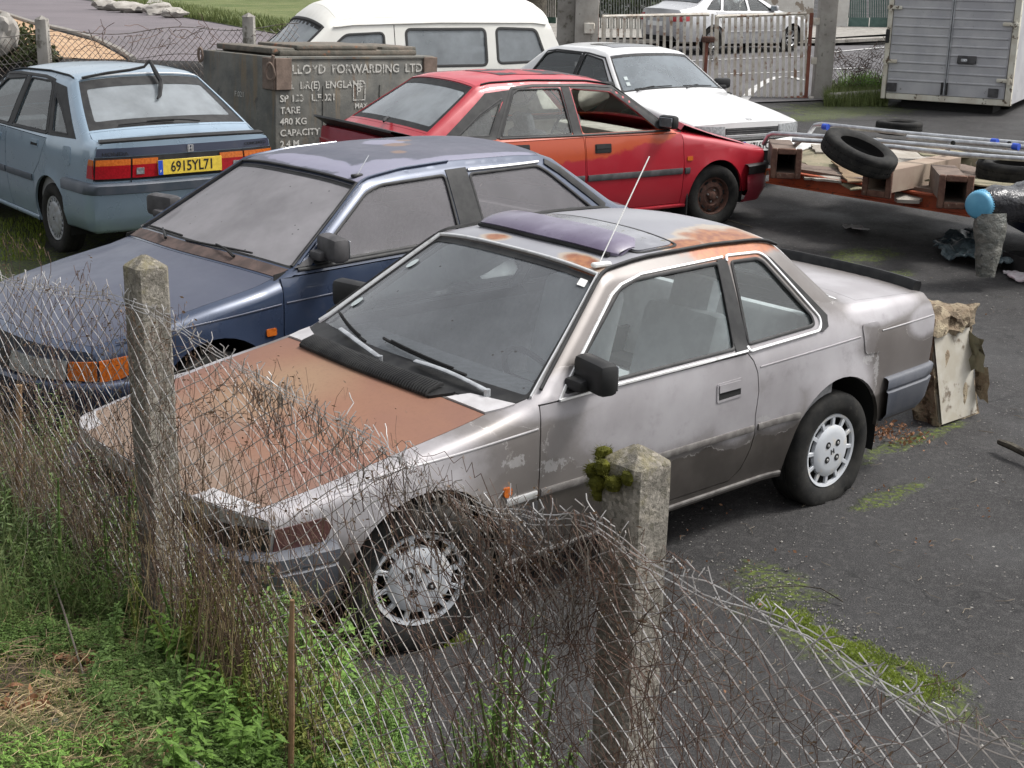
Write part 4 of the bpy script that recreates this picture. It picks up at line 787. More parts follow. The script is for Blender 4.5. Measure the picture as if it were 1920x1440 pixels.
def conc_spec(paint, vis, **k):
    d1 = [(.455, .90), (.43, .60), (.43, .25), (1.56, .25), (1.555, .60), (1.575, .918)]
    d2 = [(1.59, .918), (1.57, .60), (1.575, .25), (2.16, .25), (2.19, .45), (2.215, .60), (2.36, .72), (2.50, .92)]
    w1 = [(.72, .945), (.95, 1.12), (1.18, 1.285), (1.60, 1.325), (1.585, .950)]
    w2 = [(1.70, .952), (1.715, 1.330), (2.16, 1.335), (2.22, 1.30), (2.44, .965)]
    w3 = [(2.34, 1.27), (2.60, 1.15), (2.86, .985), (2.55, .975)]
    top = dict(hood=[(.36, -.90), (.36, .90), (-.62, .92), (-.62, -.92)], ws=[(.585, -.955), (.585, .955), (1.10, .95), (1.10, -.95)], roof=[(1.12, -.955), (1.12, .955), (2.545, .95), (2.545, -.95)], rg=[(2.575, -.93), (2.575, .93), (3.10, .95), (3.10, -.95)], boot=[(3.125, -.955), (3.125, .955), (3.365, .96), (3.365, -.96)])
    sp = dict(zf=.30, zr=.30, zb=.21, ra=.35, hubs=[(0, .28), (2.55, .28)], hz=(.28, .28), R=.285, track=.705, wheel='conc', vis=vis, doors=[d1, d2], handles=[(1.30, .785, .17, .07), (2.17, .825, .17, .065)],
        wins=[dict(o=w1, r=.03), dict(o=w2, r=.03), dict(o=w3, r=.015)], paint=paint, glass=MAT['glass'], top=top, cab=(.58, 3.0), band=.035, rband=.09, handlemat=MAT['black'],
        bumpers=[(True, 0, 0, [(-.01, .665), (.035, .663), (.052, .648), (.052, .585), (.045, .58)], 2.91, MAT['lb_strip'], 'bumper_strip'), (True, 0, 0, [(.044, .582), (.046, .50), (.045, .40), (.03, .30), (.0, .27), (-.03, .265)], 2.905, paint, 'rear_bumper'),
                 (False, 0, 0, [(-.01, .56), (.035, .558), (.052, .545), (.052, .47), (.045, .465)], -.37, MAT['black'], 'bumper_strip'), (False, 0, 0, [(.044, .467), (.046, .40), (.06, .32), (.03, .20), (-.03, .19)], -.365, paint, 'front_bumper')],
        deco=[('pillar_trim', 'side', [(1.612, 1.335), (1.70, 1.342), (1.69, .935), (1.595, .93)], .004, MAT['trimblack'], .006, (1, -1)),
              ('quarter_trim', 'side', [(2.235, 1.335), (2.50, 1.315), (2.60, 1.245), (3.02, .965), (2.50, .945), (2.46, .965), (2.24, 1.30)], .003, MAT['trimblack'], .004, (1, -1), None, [rnd([(2.33, 1.25), (2.60, 1.13), (2.84, .99), (2.56, .98)], .015)]),
              ('pillar_trim', 'side', [(.60, .945), (.85, 1.135), (1.12, 1.318), (1.4, 1.348), (1.6, 1.352), (1.6, 1.328), (1.18, 1.29), (.95, 1.125), (.735, .949)], .003, MAT['trimblack'], .004, (1, -1)),
              ('pillar_trim', 'side', [(2.16, 1.34), (2.235, 1.335), (2.50, .955), (2.44, .955), (2.225, 1.295), (2.16, 1.33)], .0025, MAT['trimblack'], .004, (1, -1)),
              ('side_marker', 'side', rnd([(.33, .645), (.395, .645), (.395, .685), (.33, .685)], .008), .006, MAT['amber'], .01, (1, -1)),
              ('fuel_flap', 'side', rnd([(2.85, .755), (2.99, .76), (2.985, .905), (2.845, .90)], .03), .003, paint, .006)],
        trims=[('side_strip', 'side', [(.45, .555), (1.545, .56)], .055, .012, k.get('strip', MAT['faded']), (1, -1)), ('side_strip', 'side', [(1.585, .56), (2.19, .567)], .055, .012, k.get('strip', MAT['faded']), (1, -1)), ('side_strip', 'side', [(.36, .553), (.418, .554)], .055, .012, k.get('strip', MAT['faded']), (1, -1)),
               ('belt_trim', 'side', [(.60, .932), (1.58, .938), (2.46, .952)], .018, .008, MAT['trimblack'], (1, -1)),
               ('roof_gutter', 'top', [(.60, .985), (1.12, .975), (2.5, .965)], .012, .010, MAT['trimblack'], (1, -1), False, .005),
               ('door_frame', 'side', [(.60, .94), (.85, 1.13), (1.14, 1.325), (1.4, 1.347), (2.0, 1.36), (2.22, 1.345), (2.48, .955)], .03, .006, MAT['trimblack'], (1, -1)),
               ('sill_trim', 'side', [(.37, .225), (2.18, .225)], .03, .014, paint, (1, -1))])
    return sp
def conc_common(t, G):
    for s in (1, -1): mirror(t, G, s, .66, .955, MAT['black'], .10, (.09, .19, .12))
MAT['beigetrim'] = mat('grubby_beige_trim', (.50, .48, .42), .9, c2=(.38, .36, .31), ns=8)
def car_lightblue():
    G = Geo(**GEOS['conc']); sp = conc_spec(MAT['lb'], 1, strip=MAT['lb_strip']); sp['handlemat'] = MAT['lb']; sp['rglass'] = MAT['glass_pale']
    fl = [('tail_surround', 'rear', [(-1.0, .685), (1.0, .685), (1.0, .862), (-1.0, .862)], .004, MAT['trimblack'], .01),
        ('boot_panel', 'rear', [(-.99, .868), (.99, .868), (.985, .93), (-.985, .93)], .006, MAT['lb_panel'], .01),
        ('tail_lamp', 'rear', [(.64, .70), (.985, .70), (.985, .80), (.64, .80)], .014, MAT['red_lens'], .012, (1, -1)), ('indicator', 'rear', [(.64, .80), (.985, .80), (.985, .845), (.64, .845)], .014, MAT['amber'], .012, (1, -1)),
        ('inner_tail_lamp', 'rear', [(.35, .70), (.62, .70), (.62, .80), (.35, .80)], .014, MAT['red_lens'], .012, (1, -1)), ('inner_indicator', 'rear', [(.35, .80), (.62, .80), (.62, .845), (.35, .845)], .014, MAT['amber'], .012, (1, -1)),
        ('reversing_lamp', 'rear', [(.50, .725), (.58, .725), (.58, .775), (.50, .775)], .018, MAT['clearlens'], .006, (1, -1)),
        ('side_tail_lamp', 'side', [(3.28, .70), (3.375, .70), (3.375, .80), (3.30, .80)], .010, MAT['red_lens'], .012, (1, -1)), ('side_indicator', 'side', [(3.30, .80), (3.375, .80), (3.375, .845), (3.315, .845)], .010, MAT['amber'], .012, (1, -1))]
    sp['deco'] += fl
    sp['trims'] += [('boot_spoiler', 'top', [(3.33, .96), (3.345, .5), (3.345, 0), (3.345, -.5), (3.33, -.96)], .07, .022, MAT['black']), ('panel_gap', 'rear', [(.63, .63), (.63, .86)], .008, .002, MAT['dark'], (1, -1), False, .004),
        ('panel_gap', 'rear', [(-.98, .685), (.98, .685)], .006, .002, MAT['dark'], (1,), False, .004), ('glass_chrome', 'top', [(2.562, .90), (2.562, -.90)], .012, .008, MAT['wpaint'])]
    t = build_car('car', G, sp, (-1.315, -8.854, .12), -1.6172, 0, 'pale blue hatchback with yellow number plate in front of grey crate', 'car')
    conc_common(t, G)
    P = lambda q, z, o=.02: Vector(G.end(q, z, True, o))
    M = frame(P(0, .765, .02), P(-.3, .765)-P(.3, .765), (0, 0, 1)); plate(t, '6915YL71', M, .54, .115, True)
    hbadge(t, frame(P(-.02, .897, .012), (0, -1, 0), (0, 0, 1)), .04)
    text('HONDA', .042, frame(P(.80, .885, .010), P(.7, .885)-P(.9, .885), (0, 0, 1)), MAT['black'], t, 'lettering', .001, 1.3); text('CONCERTO', .032, frame(P(-.80, .90, .010), P(-.9, .9)-P(-.7, .9), (0, 0, 1)), MAT['black'], t, 'lettering', .001, 1.2)
    # rear wiper and the torn rubber seal hanging over the rear glass
    wiper(t, G, (3.105, -.35), ((3.075, -.05), (3.085, .62)), MAT['black'])
    T = lambda x, q, o=.015: Vector(G.top(x, q, o)); b = MB()
    b.tube([T(2.57, .88), T(2.562, .5, .02), T(2.56, .15, .03), T(2.555, -.08, .05), T(2.55, -.18, .10)], .012, 6); b.tube([T(2.55, -.18, .10), T(2.62, -.20, .05), T(2.72, -.18, .05), T(2.84, -.05, .03), T(2.86, .0, .02)], [.012, .02, .02, .017, .008], 6)
    b.build('hanging_seal', MAT['trimblack'], t)
def car_red():
    G = Geo(**GEOS['conc']); sp = conc_spec(MAT['red'], -1, strip=MAT['faded']); sp['wins'][0]['open'] = True; sp['roofpaint'] = MAT['red_roof']; sp['wheel'] = 'steel'; sp['R'] = .295; sp['steer'] = -.12; sp['rglass'] = MAT['glass_pale']; sp['rband'] = .06; sp['glass'] = MAT['glass_clean']; sp['hoodpaint'] = MAT['red_pink']; sp['drive'] = 1; sp['trimin'] = MAT['beigetrim']; sp['handles'][0] = (1.29, .772, .18, .08); sp['flat'] = (.02, 0)
    sp['bumpers'][0] = sp['bumpers'][0][:5]+(MAT['black'], 'bumper_strip'); sp['bumpers'][3] = sp['bumpers'][3][:5]+(MAT['red_pink'], 'front_bumper')
    sp['deco'] = [d for d in sp['deco'] if d[0] != 'fuel_flap']
    sp['deco'] += [('door_recess', 'side', [(1.295, .775), (1.455, .78), (1.455, .85), (1.295, .845)], .006, MAT['dark'], .01, (-1,)), ('bumper_indicator', 'side', [(-.64, .44), (-.70, .44), (-.70, .50), (-.64, .50)], .056, MAT['amber'], .01, (1, -1)), ('tail_lamp', 'rear', [(.35, .70), (.985, .70), (.985, .85), (.35, .85)], .014, MAT['red_lens'], .012, (1, -1)),
        ('front_panel', 'front', [(-1, .565), (1, .565), (1, .645), (-1, .645)], .004, MAT['dark'], .01)]
    t = build_car('car', G, sp, (-6.1, -4.976, .075), 3.0276, 0, 'red hatchback with missing front door glass and orange faded doors', 'car')
    conc_common(t, G)
    T = lambda x, q, o=.0: Vector(G.top(x, q, o)); b = MB(); rows = []
    for i in range(25):
        q = -.98+1.96*i/24; r = []
        for (x, o) in ((3.20, .0), (3.26, .04), (3.36, .075), (3.46, .10), (3.47, .085), (3.40, .045), (3.34, .0)): p = T(min(x, 3.38), q, o); p.x -= max(0, x-3.38); r.append(p)
        rows.append(r)
    b.grid(rows); b.build('spoiler', MAT['black'], t)
    b = MB(); b.tube([T(3.09, -.1, .03), T(3.16, -.2, .07), T(3.24, -.35, .09)], [.012, .02, .01], 6); b.build('rear_wiper', MAT['trimblack'], t)
    b = MB(); b.patch([(1.2, -.6), (1.2, .55), (2.2, .5), (2.15, -.55)], [], lambda x, q: G.top(x, q, .004), .08, 0, 0, (0, 0, 1)); b.build('roof_film', mat('peeling_black_film', (.035, .028, .03), .5, c2=(.35, .05, .06), ns=3.5, lo=.5, hi=.56), t)
    b = MB(); b.box((0, 0, 0), (.002, .22, .06), bev=.001); o = b.build('rear_view_mirror', MAT['black'], t); o.location = (-1.15, 0, 1.28)
    # bonnet sits slightly open at the windscreen: a raised crumpled lip
    b = MB(); b.grid([[T(x, q, h) for x, h in ((.44, .02), (.40, .075), (.30, .06), (.0, .025), (-.4, .006))] for q in [-.94+.0783*i for i in range(25)]]); b.build('raised_bonnet_edge', MAT['red_pink'], t)
    # rusty lump of mud flap behind the front wheel
    b = MB(); b.box((-.36, -.70, .22), (.02, .20, .30), bev=.004); b.build('mud_flap', MAT['black'], t)
    # the far front corner of this car is pushed down: crumple bonnet, wing and front end
    def dent(o):
        if o.name.startswith(('wheel', 'steering', 'wing_m', 'wind', 'roof', 'seat', 'rear')): return
        for v in o.data.vertices:
            x, y, z = v.co
            k = sstep(-.55, .05, x)*sstep(-.62, .25, y)
            if z > .4 and k > 0: v.co.z = z-(.20*k+.02*k*MN.noise(Vector((x*5, y*5, 1))))*sstep(.4, .62, z); v.co.x = x-.10*k*sstep(.3, .7, x)
        for c in o.children: dent(c)
    for o in t.children: dent(o)
def car_navy():
    G = Geo(**GEOS['civic'])
    d = [(.41, .862), (.395, .60), (.40, .25), (1.70, .25), (1.76, .5), (1.77, .7), (1.745, .87)]
    w1 = [(.62, .905), (.80, 1.02), (1.10, 1.205), (1.22, 1.235), (1.69, 1.245), (1.66, .912)]; w2 = [(1.86, .918), (1.875, 1.235), (2.44, 1.235), (2.52, 1.19), (2.81, .955), (2.79, .930)]
    top = dict(hood=[(.41, -.93), (.41, .93), (-.1, .93), (-.54, .93), (-.54, -.93)], ws=[(.51, -.955), (.51, .955), (1.075, .95), (1.075, -.95)], roof=[(1.095, -.965), (1.095, .965), (2.50, .965), (2.50, -.965)], rg=[(2.56, -.90), (2.56, .90), (2.96, .92), (2.96, -.92)], boot=[(3.0, -.93), (3.0, .93), (3.16, .95), (3.16, -.95)])
    sp = dict(zf=.28, zr=.30, zb=.20, ra=.345, hubs=[(0, .28), (2.5, .28)], hz=(.27, .28), R=.28, track=.70, wheel='conc', vis=1, doors=[d], handles=[(1.50, .70, .16, .07)], wins=[dict(o=w1, r=.03), dict(o=w2, r=.03)], paint=MAT['navy'],
        hoodpaint=MAT['navy_hood'], roofpaint=MAT['navy_roof'], glass=MAT['glass_grime2'], wsglass=MAT['glass_grime'], band=.02, rband=.04, top=top, cab=(.52, 2.7), seatm=MAT['liner'],
        bumpers=[(False, 0, 0, [(-.01, .50), (.03, .50), (.045, .485), (.045, .43), (.04, .42), (.05, .34), (.03, .24), (-.02, .22)], -.37, MAT['navy'], 'front_bumper'), (True, 0, 0, [(-.01, .60), (.03, .60), (.045, .58), (.045, .35), (.01, .25)], 2.87, MAT['navy'], 'rear_bumper')],
        deco=[('side_marker', 'side', rnd([(.285, .585), (.345, .585), (.345, .622), (.285, .622)], .008), .008, MAT['amber'], .01, (1, -1)), ('indicator', 'side', [(-.30, .625), (-.59, .60), (-.59, .50), (-.50, .505), (-.38, .55)], .010, MAT['amber'], .012, (1, -1)),
              ('front_indicator', 'front', [(.86, .51), (1.0, .505), (1.0, .60), (.86, .595)], .010, MAT['amber'], .012, (1, -1)), ('headlamp', 'front', [(.36, .51), (.85, .51), (.85, .60), (.36, .60)], .012, MAT['clearlens'], .012, (1, -1)),
              ('grille', 'front', [(-.34, .50), (.34, .50), (.34, .585), (-.34, .585)], .006, MAT['black'], .01), ('pillar_trim', 'side', [(1.705, 1.27), (1.865, 1.272), (1.85, .90), (1.675, .89)], .004, MAT['trimblack'], .006, (1, -1)),
              ('mirror_mount', 'side', [(.50, .895), (.60, .90), (.76, 1.0), (.66, .955)], .008, MAT['faded'], .01, (1, -1)),
              ('cowl', 'top', [(.425, -.93), (.425, .93), (.495, .955), (.495, -.955)], .004, MAT['brown_cowl'], .01)],
        trims=[('body_crease', 'side', [(-.5, .675), (-.2, .70), (.388, .735)], .008, .004, MAT['navy_hood'], (1, -1)), ('body_crease', 'side', [(.42, .737), (1.755, .765)], .008, .004, MAT['navy_hood'], (1, -1)), ('belt_trim', 'side', [(.52, .888), (1.7, .897), (2.83, .935)], .02, .010, MAT['trimblack'], (1, -1)),
               ('roof_gutter', 'top', [(.54, .985), (1.10, .978), (1.76, .975)], .012, .010, MAT['navy'], (1, -1), False, .005), ('window_chrome', 'side', [(1.87, 1.256), (2.46, 1.250)], .016, .010, MAT['chrome'], (1, -1), False, .003), ('windscreen_seal', 'top', [(.52, .955), (1.085, .95), (1.085, -.95), (.52, -.955)], .016, .010, MAT['trimblack']),
               ('quarter_seal', 'side', [(2.52, 1.25), (2.62, 1.19), (2.93, .95)], .05, .008, MAT['trimblack'], (1, -1)), ('sill_edge', 'side', [(.37, .22), (2.14, .22)], .02, .01, MAT['black'], (1, -1))])
    t = build_car('car', G, sp, (.928, -2.151, .06), .0686, 0, 'navy blue hatchback with greyed bonnet behind the left concrete post', 'car')
    for s in (1, -1): mirror(t, G, s, .70, .93, MAT['faded'], .13, (.10, .22, .13))
    wiper(t, G, (.46, .55), ((.525, .62), (.50, -.05)), MAT['black']); wiper(t, G, (.46, -.25), ((.52, -.15), (.52, -.80)), MAT['black'])
    b = MB(); p = Vector(G.top(1.14, .87, .004)); b.box(p, (.07, .03, .018), bev=.005); o = b.build('antenna_base', MAT['black'], t); b = MB(); b.tube([p, p+Vector((-.10, -.02, .10))], .003, 5); b.build('antenna', MAT['galv'], o)
    return t
def car_white():
    G = Geo(**GEOS['accord'])
    d1 = [(.43, .88), (.42, .55), (.42, .24), (1.52, .24), (1.52, .6), (1.54, .89)]; d2 = [(1.555, .89), (1.535, .6), (1.54, .24), (2.2, .24), (2.25, .55), (2.55, .9)]
    w1 = [(.72, .92), (1.16, 1.245), (1.55, 1.285), (1.545, .925)]; w2 = [(1.62, .925), (1.63, 1.285), (2.22, 1.28), (2.38, 1.24), (2.58, .94)]
    top = dict(hood=[(.36, -.91), (.36, .91), (-.74, .95), (-.74, -.95)], ws=[(.575, -.955), (.575, .955), (1.10, .95), (1.10, -.95)], roof=[(1.12, -.955), (1.12, .955), (2.36, .95), (2.36, -.95)], rg=[(2.42, -.92), (2.42, .92), (2.90, .94), (2.90, -.94)], boot=[(3.02, -.94), (3.02, .94), (3.56, .95), (3.56, -.95)])
    sp = dict(zf=.30, zr=.30, zb=.21, ra=.35, hubs=[(0, .29), (2.6, .29)], hz=(.29, .29), R=.29, track=.70, wheel='conc', vis=-1, doors=[d1, d2], handles=[(1.3, .75, .17, .06), (2.15, .77, .17, .06)], wins=[dict(o=w1, r=.03), dict(o=w2, r=.03)], paint=MAT['wpaint'], glass=MAT['glass'], wsglass=MAT['glass_clear2'], band=.03, top=top, cab=(.56, 2.6), seatm=MAT['darkcloth'], trimin=MAT['darkcloth'],
        bumpers=[(False, 0, 0, [(-.01, .565), (.05, .563), (.07, .55), (.07, .46), (.06, .44), (.06, .36), (.03, .24), (-.02, .23)], -.37, MAT['black'], 'front_bumper'), (True, 0, 0, [(-.01, .60), (.04, .60), (.06, .58), (.06, .35), (.01, .25)], 2.97, MAT['black'], 'rear_bumper')],
        deco=[('headlamp', 'front', [(.52, .585), (.985, .585), (.985, .69), (.52, .685)], .008, MAT['clearlens'], .012, (1, -1)), ('front_marker', 'side', [(-.745, .59), (-.62, .59), (-.62, .68), (-.745, .69)], .008, MAT['clearlens'], .012, (1, -1)), ('grille', 'front', [(-.50, .585), (.50, .585), (.50, .665), (-.50, .665)], .006, MAT['black'], .01), ('front_lamp', 'front', [(.62, .475), (.86, .475), (.86, .52), (.62, .52)], .072, MAT['amber'], .01, (1, -1)),
              ('sunroof_panel', 'top', rnd([(1.35, -.62), (1.35, .62), (1.85, .62), (1.85, -.62)], .05), .004, MAT['sunroof_dark'], .004), ('pillar_trim', 'side', [(1.565, 1.31), (1.615, 1.31), (1.605, .90), (1.56, .90)], .004, MAT['trimblack'], .006, (1, -1))],
        trims=[('grille_bar', 'front', [(-.48, z), (.48, z)], .008, .008, MAT['faded'], (1,)) for z in (.605, .63, .65)]+[('grille_chrome', 'front', [(-.5, .588), (.5, .588)], .01, .012, MAT['chrome']), ('belt_trim', 'side', [(.58, .903), (2.6, .925)], .02, .01, MAT['trimblack'], (1, -1)), ('door_frame', 'side', [(.60, .91), (1.13, 1.27), (1.5, 1.30), (2.2, 1.298), (2.38, 1.27), (2.6, .93)], .02, .006, MAT['trimblack'], (1, -1))])
    t = build_car('car', G, sp, (-7.938, -6.122, .125), 7.6832-2*math.pi, 0, 'white saloon with black bumper and sunroof parked by the rusty gate', 'car')
    for s in (1, -1): mirror(t, G, s, .72, .92, MAT['black'], .12, (.09, .2, .12))
    wiper(t, G, (.54, .1), ((.595, .1), (.595, .70)), MAT['black']); wiper(t, G, (.54, -.75), ((.59, -.75), (.60, -.12)), MAT['black'])
    P = lambda q, z, o=.02: Vector(G.end(q, z, False, o)); plate(t, '6716TC71', frame(P(.08, .475, .08), P(.3, .49)-P(-.2, .49), (0, 0, 1)), .52, .11)
    T = Vector(G.top(-.70, 0, .006)); hbadge(t, frame(T, (0, 1, 0), (-.98, 0, .15)), .05)
    s = MB()
    for (x, q) in ((.66, -.84), (.74, -.84)): s.patch([(x, q), (x, q+.06), (x+.05, q+.06), (x+.05, q)], [], lambda a, b: G.top(a, b, -.004), .05, 0, 0, (0, 0, 1))
    s.build('windscreen_sticker', MAT['palesticker'], t)
def car_van():
    G = Geo(**GEOS['van'])
    d = [(-.30, .80), (-.30, .25), (.38, .25), (.80, .30), (.82, 1.34), (.10, 1.30)]; w1 = [(-.18, .88), (.10, 1.20), (.20, 1.28), (.72, 1.30), (.72, .88)]
    w2 = [(1.00, .86), (1.00, 1.31), (2.10, 1.31), (2.10, .86)]; w3 = [(2.26, .88), (2.26, 1.32), (2.84, 1.30), (2.98, .90)]
    w1i = [(-.20, .90), (.10, 1.17), (.20, 1.25), (.70, 1.27), (.70, .90)]
    d = [(-.30, .835), (-.30, .26), (.45, .26), (.80, .30), (.80, .845)]
    top = dict(hood=[(-.70, -.9), (-.70, .9), (-.685, .9), (-.685, -.9)], ws=[(-.60, -.95), (-.60, .95), (-.05, .93), (-.05, -.93)], roof=[(.12, -.97), (.12, .97), (2.98, .97), (2.98, -.97)], rg=[(3.01, -.3), (3.01, .3), (3.03, .3), (3.03, -.3)], boot=[(3.04, -.3), (3.04, .3), (3.05, .3), (3.05, -.3)])
    fr = mat('van_window_rubber', (.02, .02, .02), .6)
    sp = dict(zf=.30, zr=.30, zb=.24, ra=.34, hubs=[(0, .28), (2.2, .28)], hz=(.28, .28), R=.28, track=.69, wheel='conc', vis=1, doors=[d], handles=[(.6, .72, .15, .06)], wins=[dict(o=w1i, r=.06, fw=.03, fm=fr), dict(o=w2, r=.07, fw=.035, fm=fr), dict(o=w3, r=.07, fw=.035, fm=fr)], paint=MAT['vpaint'], roofpaint=MAT['vpaint'], glass=MAT['glass_pale'], band=.04, top=top, cab=(-.3, 2.8),
        bumpers=[(False, 0, 0, [(-.01, .50), (.04, .50), (.04, .32), (-.01, .30)], -.37, MAT['faded'], 'front_bumper'), (True, 0, 0, [(-.01, .46), (.04, .46), (.04, .34), (-.01, .32)], 2.6, MAT['faded'], 'rear_bumper')],
        deco=[], trims=[('gutter', 'side', [(.05, 1.335), (.3, 1.362), (1.5, 1.388), (2.8, 1.382), (3.0, 1.36)], .02, .02, MAT['vpaint'], (1, -1)), ('slide_rail', 'side', [(.84, .90), (.845, 1.36)], .008, .003, MAT['dark'], (1,)), ('windscreen_rubber', 'top', [(-.60, -.95), (-.60, .95), (-.05, .93), (-.05, -.93)], .035, .012, fr, (1,), True)])
    t = build_car('van', G, sp, (-6.50, -11.95, .14), -.2416, 0, 'white van with domed high roof and rubber framed windows behind the crate', 'van')
    t.scale = (1.07, 1.07, 1.07)
    sp_ = MB(); sp_.box((0, 0, 0), (.2, .16, .03), bev=.01); o = sp_.build('roof_vent', MAT['faded'], t); o.location = Vector(G.top(1.1, -.1, .01))
def car_silver():
    G = Geo(**GEOS['saloon'])
    d1 = [(.42, .92), (.42, .28), (1.45, .28), (1.48, .93)]; d2 = [(1.50, .93), (1.47, .28), (2.2, .28), (2.4, .6), (2.6, .96)]
    w1 = [(.70, .98), (1.22, 1.30), (1.45, 1.34), (1.45, .985)]; w2 = [(1.55, .985), (1.55, 1.345), (2.2, 1.345), (2.35, .99)]; w3 = [(2.45, .995), (2.32, 1.32), (2.62, 1.22), (2.86, 1.02)]
    top = dict(hood=[(.25, -.9), (.25, .9), (-.68, .9), (-.68, -.9)], ws=[(.46, -.94), (.46, .94), (1.18, .93), (1.18, -.93)], roof=[(1.22, -.95), (1.22, .95), (2.3, .95), (2.3, -.95)], rg=[(2.36, -.9), (2.36, .9), (3.02, .9), (3.02, -.9)], boot=[(3.14, -.92), (3.14, .92), (3.57, .9), (3.57, -.9)])
    sp = dict(zf=.25, zr=.28, zb=.22, ra=.37, hubs=[(0, .31), (2.7, .31)], hz=(.315, .315), R=.315, track=.76, wheel='alloy', vis=-1, doors=[d1, d2], handles=[(1.25, .82, .16, .05), (2.2, .84, .16, .05)], wins=[dict(o=w1, r=.03), dict(o=w2, r=.03), dict(o=w3, r=.03)], paint=MAT['silver'], glass=MAT['glass'], band=.04, rband=.05, top=top, cab=(.5, 2.8), bumpers=[],
        deco=[('tail_lamp', 'rear', [(.62, .74), (1, .74), (1, .90), (.62, .92)], .012, MAT['red_lens'], .012, (1, -1)), ('side_tail_lamp', 'side', [(3.40, .76), (3.59, .74), (3.59, .90), (3.36, .90)], .010, MAT['red_lens'], .012, (1, -1)), ('lower_panel', 'rear', [(-.8, .29), (.8, .29), (.7, .40), (-.7, .40)], .01, MAT['black'], .01)],
        trims=[('side_strip', 'side', [(.42, .50), (2.25, .50)], .04, .012, MAT['silver'], (1, -1))])
    t = build_car('car', G, sp, (-24.592, -18.926, .37), 3.0597, 0, 'silver saloon parked on the street beyond the gate', 'car')
    P = lambda q, z, o=.02: Vector(G.end(q, z, True, o)); M = frame(P(0, .68, .02), (0, -1, 0), (0, 0, 1)); b = MB(); b.box((0, 0, 0), (.52, .11, .01)); b.v = [tuple(M @ Vector(p)) for p in b.v]; b.build('number_plate', MAT['white'], t)
    for s in (1, -1): mirror(t, G, s, .70, .98, MAT['silver'], .12, (.09, .2, .13))
MAT['brown_cowl'] = mat('rusty_brown_cowl', (.045, .03, .026), .8, c2=(.09, .06, .052), ns=12)
MAT['glass_clear2'] = glassm('pale_windscreen', (.55, .60, .62), .34, (.38, .43, .47))
MAT['darkcloth'] = mat('dark_cloth', (.05, .05, .055), .9)
MAT['sunroof_dark'] = mat('dark_sunroof', (.06, .055, .06), .2, coat=.5)
car_lightblue(); car_red(); car_navy(); car_white(); car_van(); car_silver()
# ---------------- ground, street, background ----------------
FH = Vector((math.cos(yaw), math.sin(yaw), 0)); RH = R0.copy()
def W(px, py, D):
    d = F+RR*((px-960)/2616.9)-UU*((py-720)/2616.9); return CP+d*(D/d.dot(FH))
def DU(D, u, z=0): p = CP+FH*D+RH*u; return Vector((p.x, p.y, z))
def H(x, y):
    p = Vector((x, y, 0))-CP; D = p.dot(FH); u = p.dot(RH); r = u/max(D, 1); g = gz(x, y)
    Db = 17.0+6.5*sstep(-.20, -.172, r); k = sstep(Db, Db+.35, D)*(1-sstep(-.16, -.02, r))
    return g*(1-k)+1.2*k
def atz(px, py, z):
    d = F+RR*((px-960)/2616.9)-UU*((py-720)/2616.9); return CP+d*((z-CP.z)/d.z)
def ground_mat():
    k = NT('wet_black_asphalt'); n1 = k.noise(.6, 6, .6); c = k.mix(k.mr(n1, .3, .7), (.013, .0124, .013, 1), (.028, .0268, .0272, 1))
    c = k.mix(k.mr(k.noise(22, 6, .75), .5, .62, 0, .5), c, (.07, .067, .065, 1))
    c = k.mix(k.mr(k.noise(7, 6, .75), .54, .66, 0, .5), c, (.012, .0115, .012, 1))
    c = k.mix(k.mr(k.noise(150, 3, .7), .46, .66, 0, .75), c, (.08, .077, .075, 1))
    c = k.mix(k.mr(k.noise(1.1, 6, .7), .52, .70, 0, .55), c, (.014, .0135, .014, 1))
    v = k.n('TexVoronoi', {'Vector': k.co(), 'Scale': 34., 'Randomness': 1.}); vc = k.t.nodes[-1].outputs['Color']
    sel = k.n('SeparateXYZ', (vc,)); c = k.mix(k.math('MULTIPLY', k.mr(v, .14, .20, 1, 0), k.mr(sel, .90, .92)), c, (.17, .165, .155, 1))
    v2 = k.n('TexVoronoi', {'Vector': k.co(), 'Scale': 11., 'Randomness': 1.}); vc2 = k.t.nodes[-1].outputs['Color']; s2 = k.n('SeparateXYZ', (vc2,)); c = k.mix(k.math('MULTIPLY', k.mr(v2, .07, .10, 1, 0), k.mr(s2, .93, .95)), c, (.28, .27, .25, 1))
    mo = k.ells([((.02, 1.95, 0), (.22, .75, 0)), ((-.28, 1.25, 0), (.22, .35, 0)), ((-6.0, -2.5, 0), (.7, .4, 0)), ((-5.6, -1.9, 0), (.5, .2, 0)), ((-2.2, .55, 0), (.9, .10, 0)), ((-1.5, .95, 0), (.5, .1, 0)), ((-1.5, -8.0, 0), (3.0, 2.2, 0)), ((.2, -6.0, 0), (3.2, 1.9, 0)), ((-15.4, -9.6, 0), (2.2, 1.3, 0)), ((-14.2, -9.2, 0), (2.5, .6, 0)), ((-4.4, .4, 0), (.8, .12, 0))], 6, 1.9, 6)
    mc = k.mix(k.mr(k.noise(40, 5, .7), .35, .7), (.04, .055, .010, 1), (.11, .14, .022, 1)); m = k.mr(mo, .22, .62)
    c = k.mix(k.math('MULTIPLY', m, k.mr(k.noise(38, 4, .7), .42, .58)), c, mc)
    cr = k.n('TexVoronoi', {'Vector': k.n('VectorMath', (k.co(), k.n('TexNoise', {'Vector': k.co(), 'Scale': 3., 'Detail': 4.}, o=1)), operation='ADD'), 'Scale': .45}, feature='DISTANCE_TO_EDGE')
    c = k.mix(k.mr(cr, .002, .007, .8, 0), c, (.015, .015, .015, 1))
    ro = k.mr(k.noise(1.3, 5), .35, .65, .6, .9)
    return k.done(k.pr(c, ro, 0, 0, k.math('ADD', k.noise(130, 4, .7), k.math('MULTIPLY', m, 2.)), .004, spec=.3))
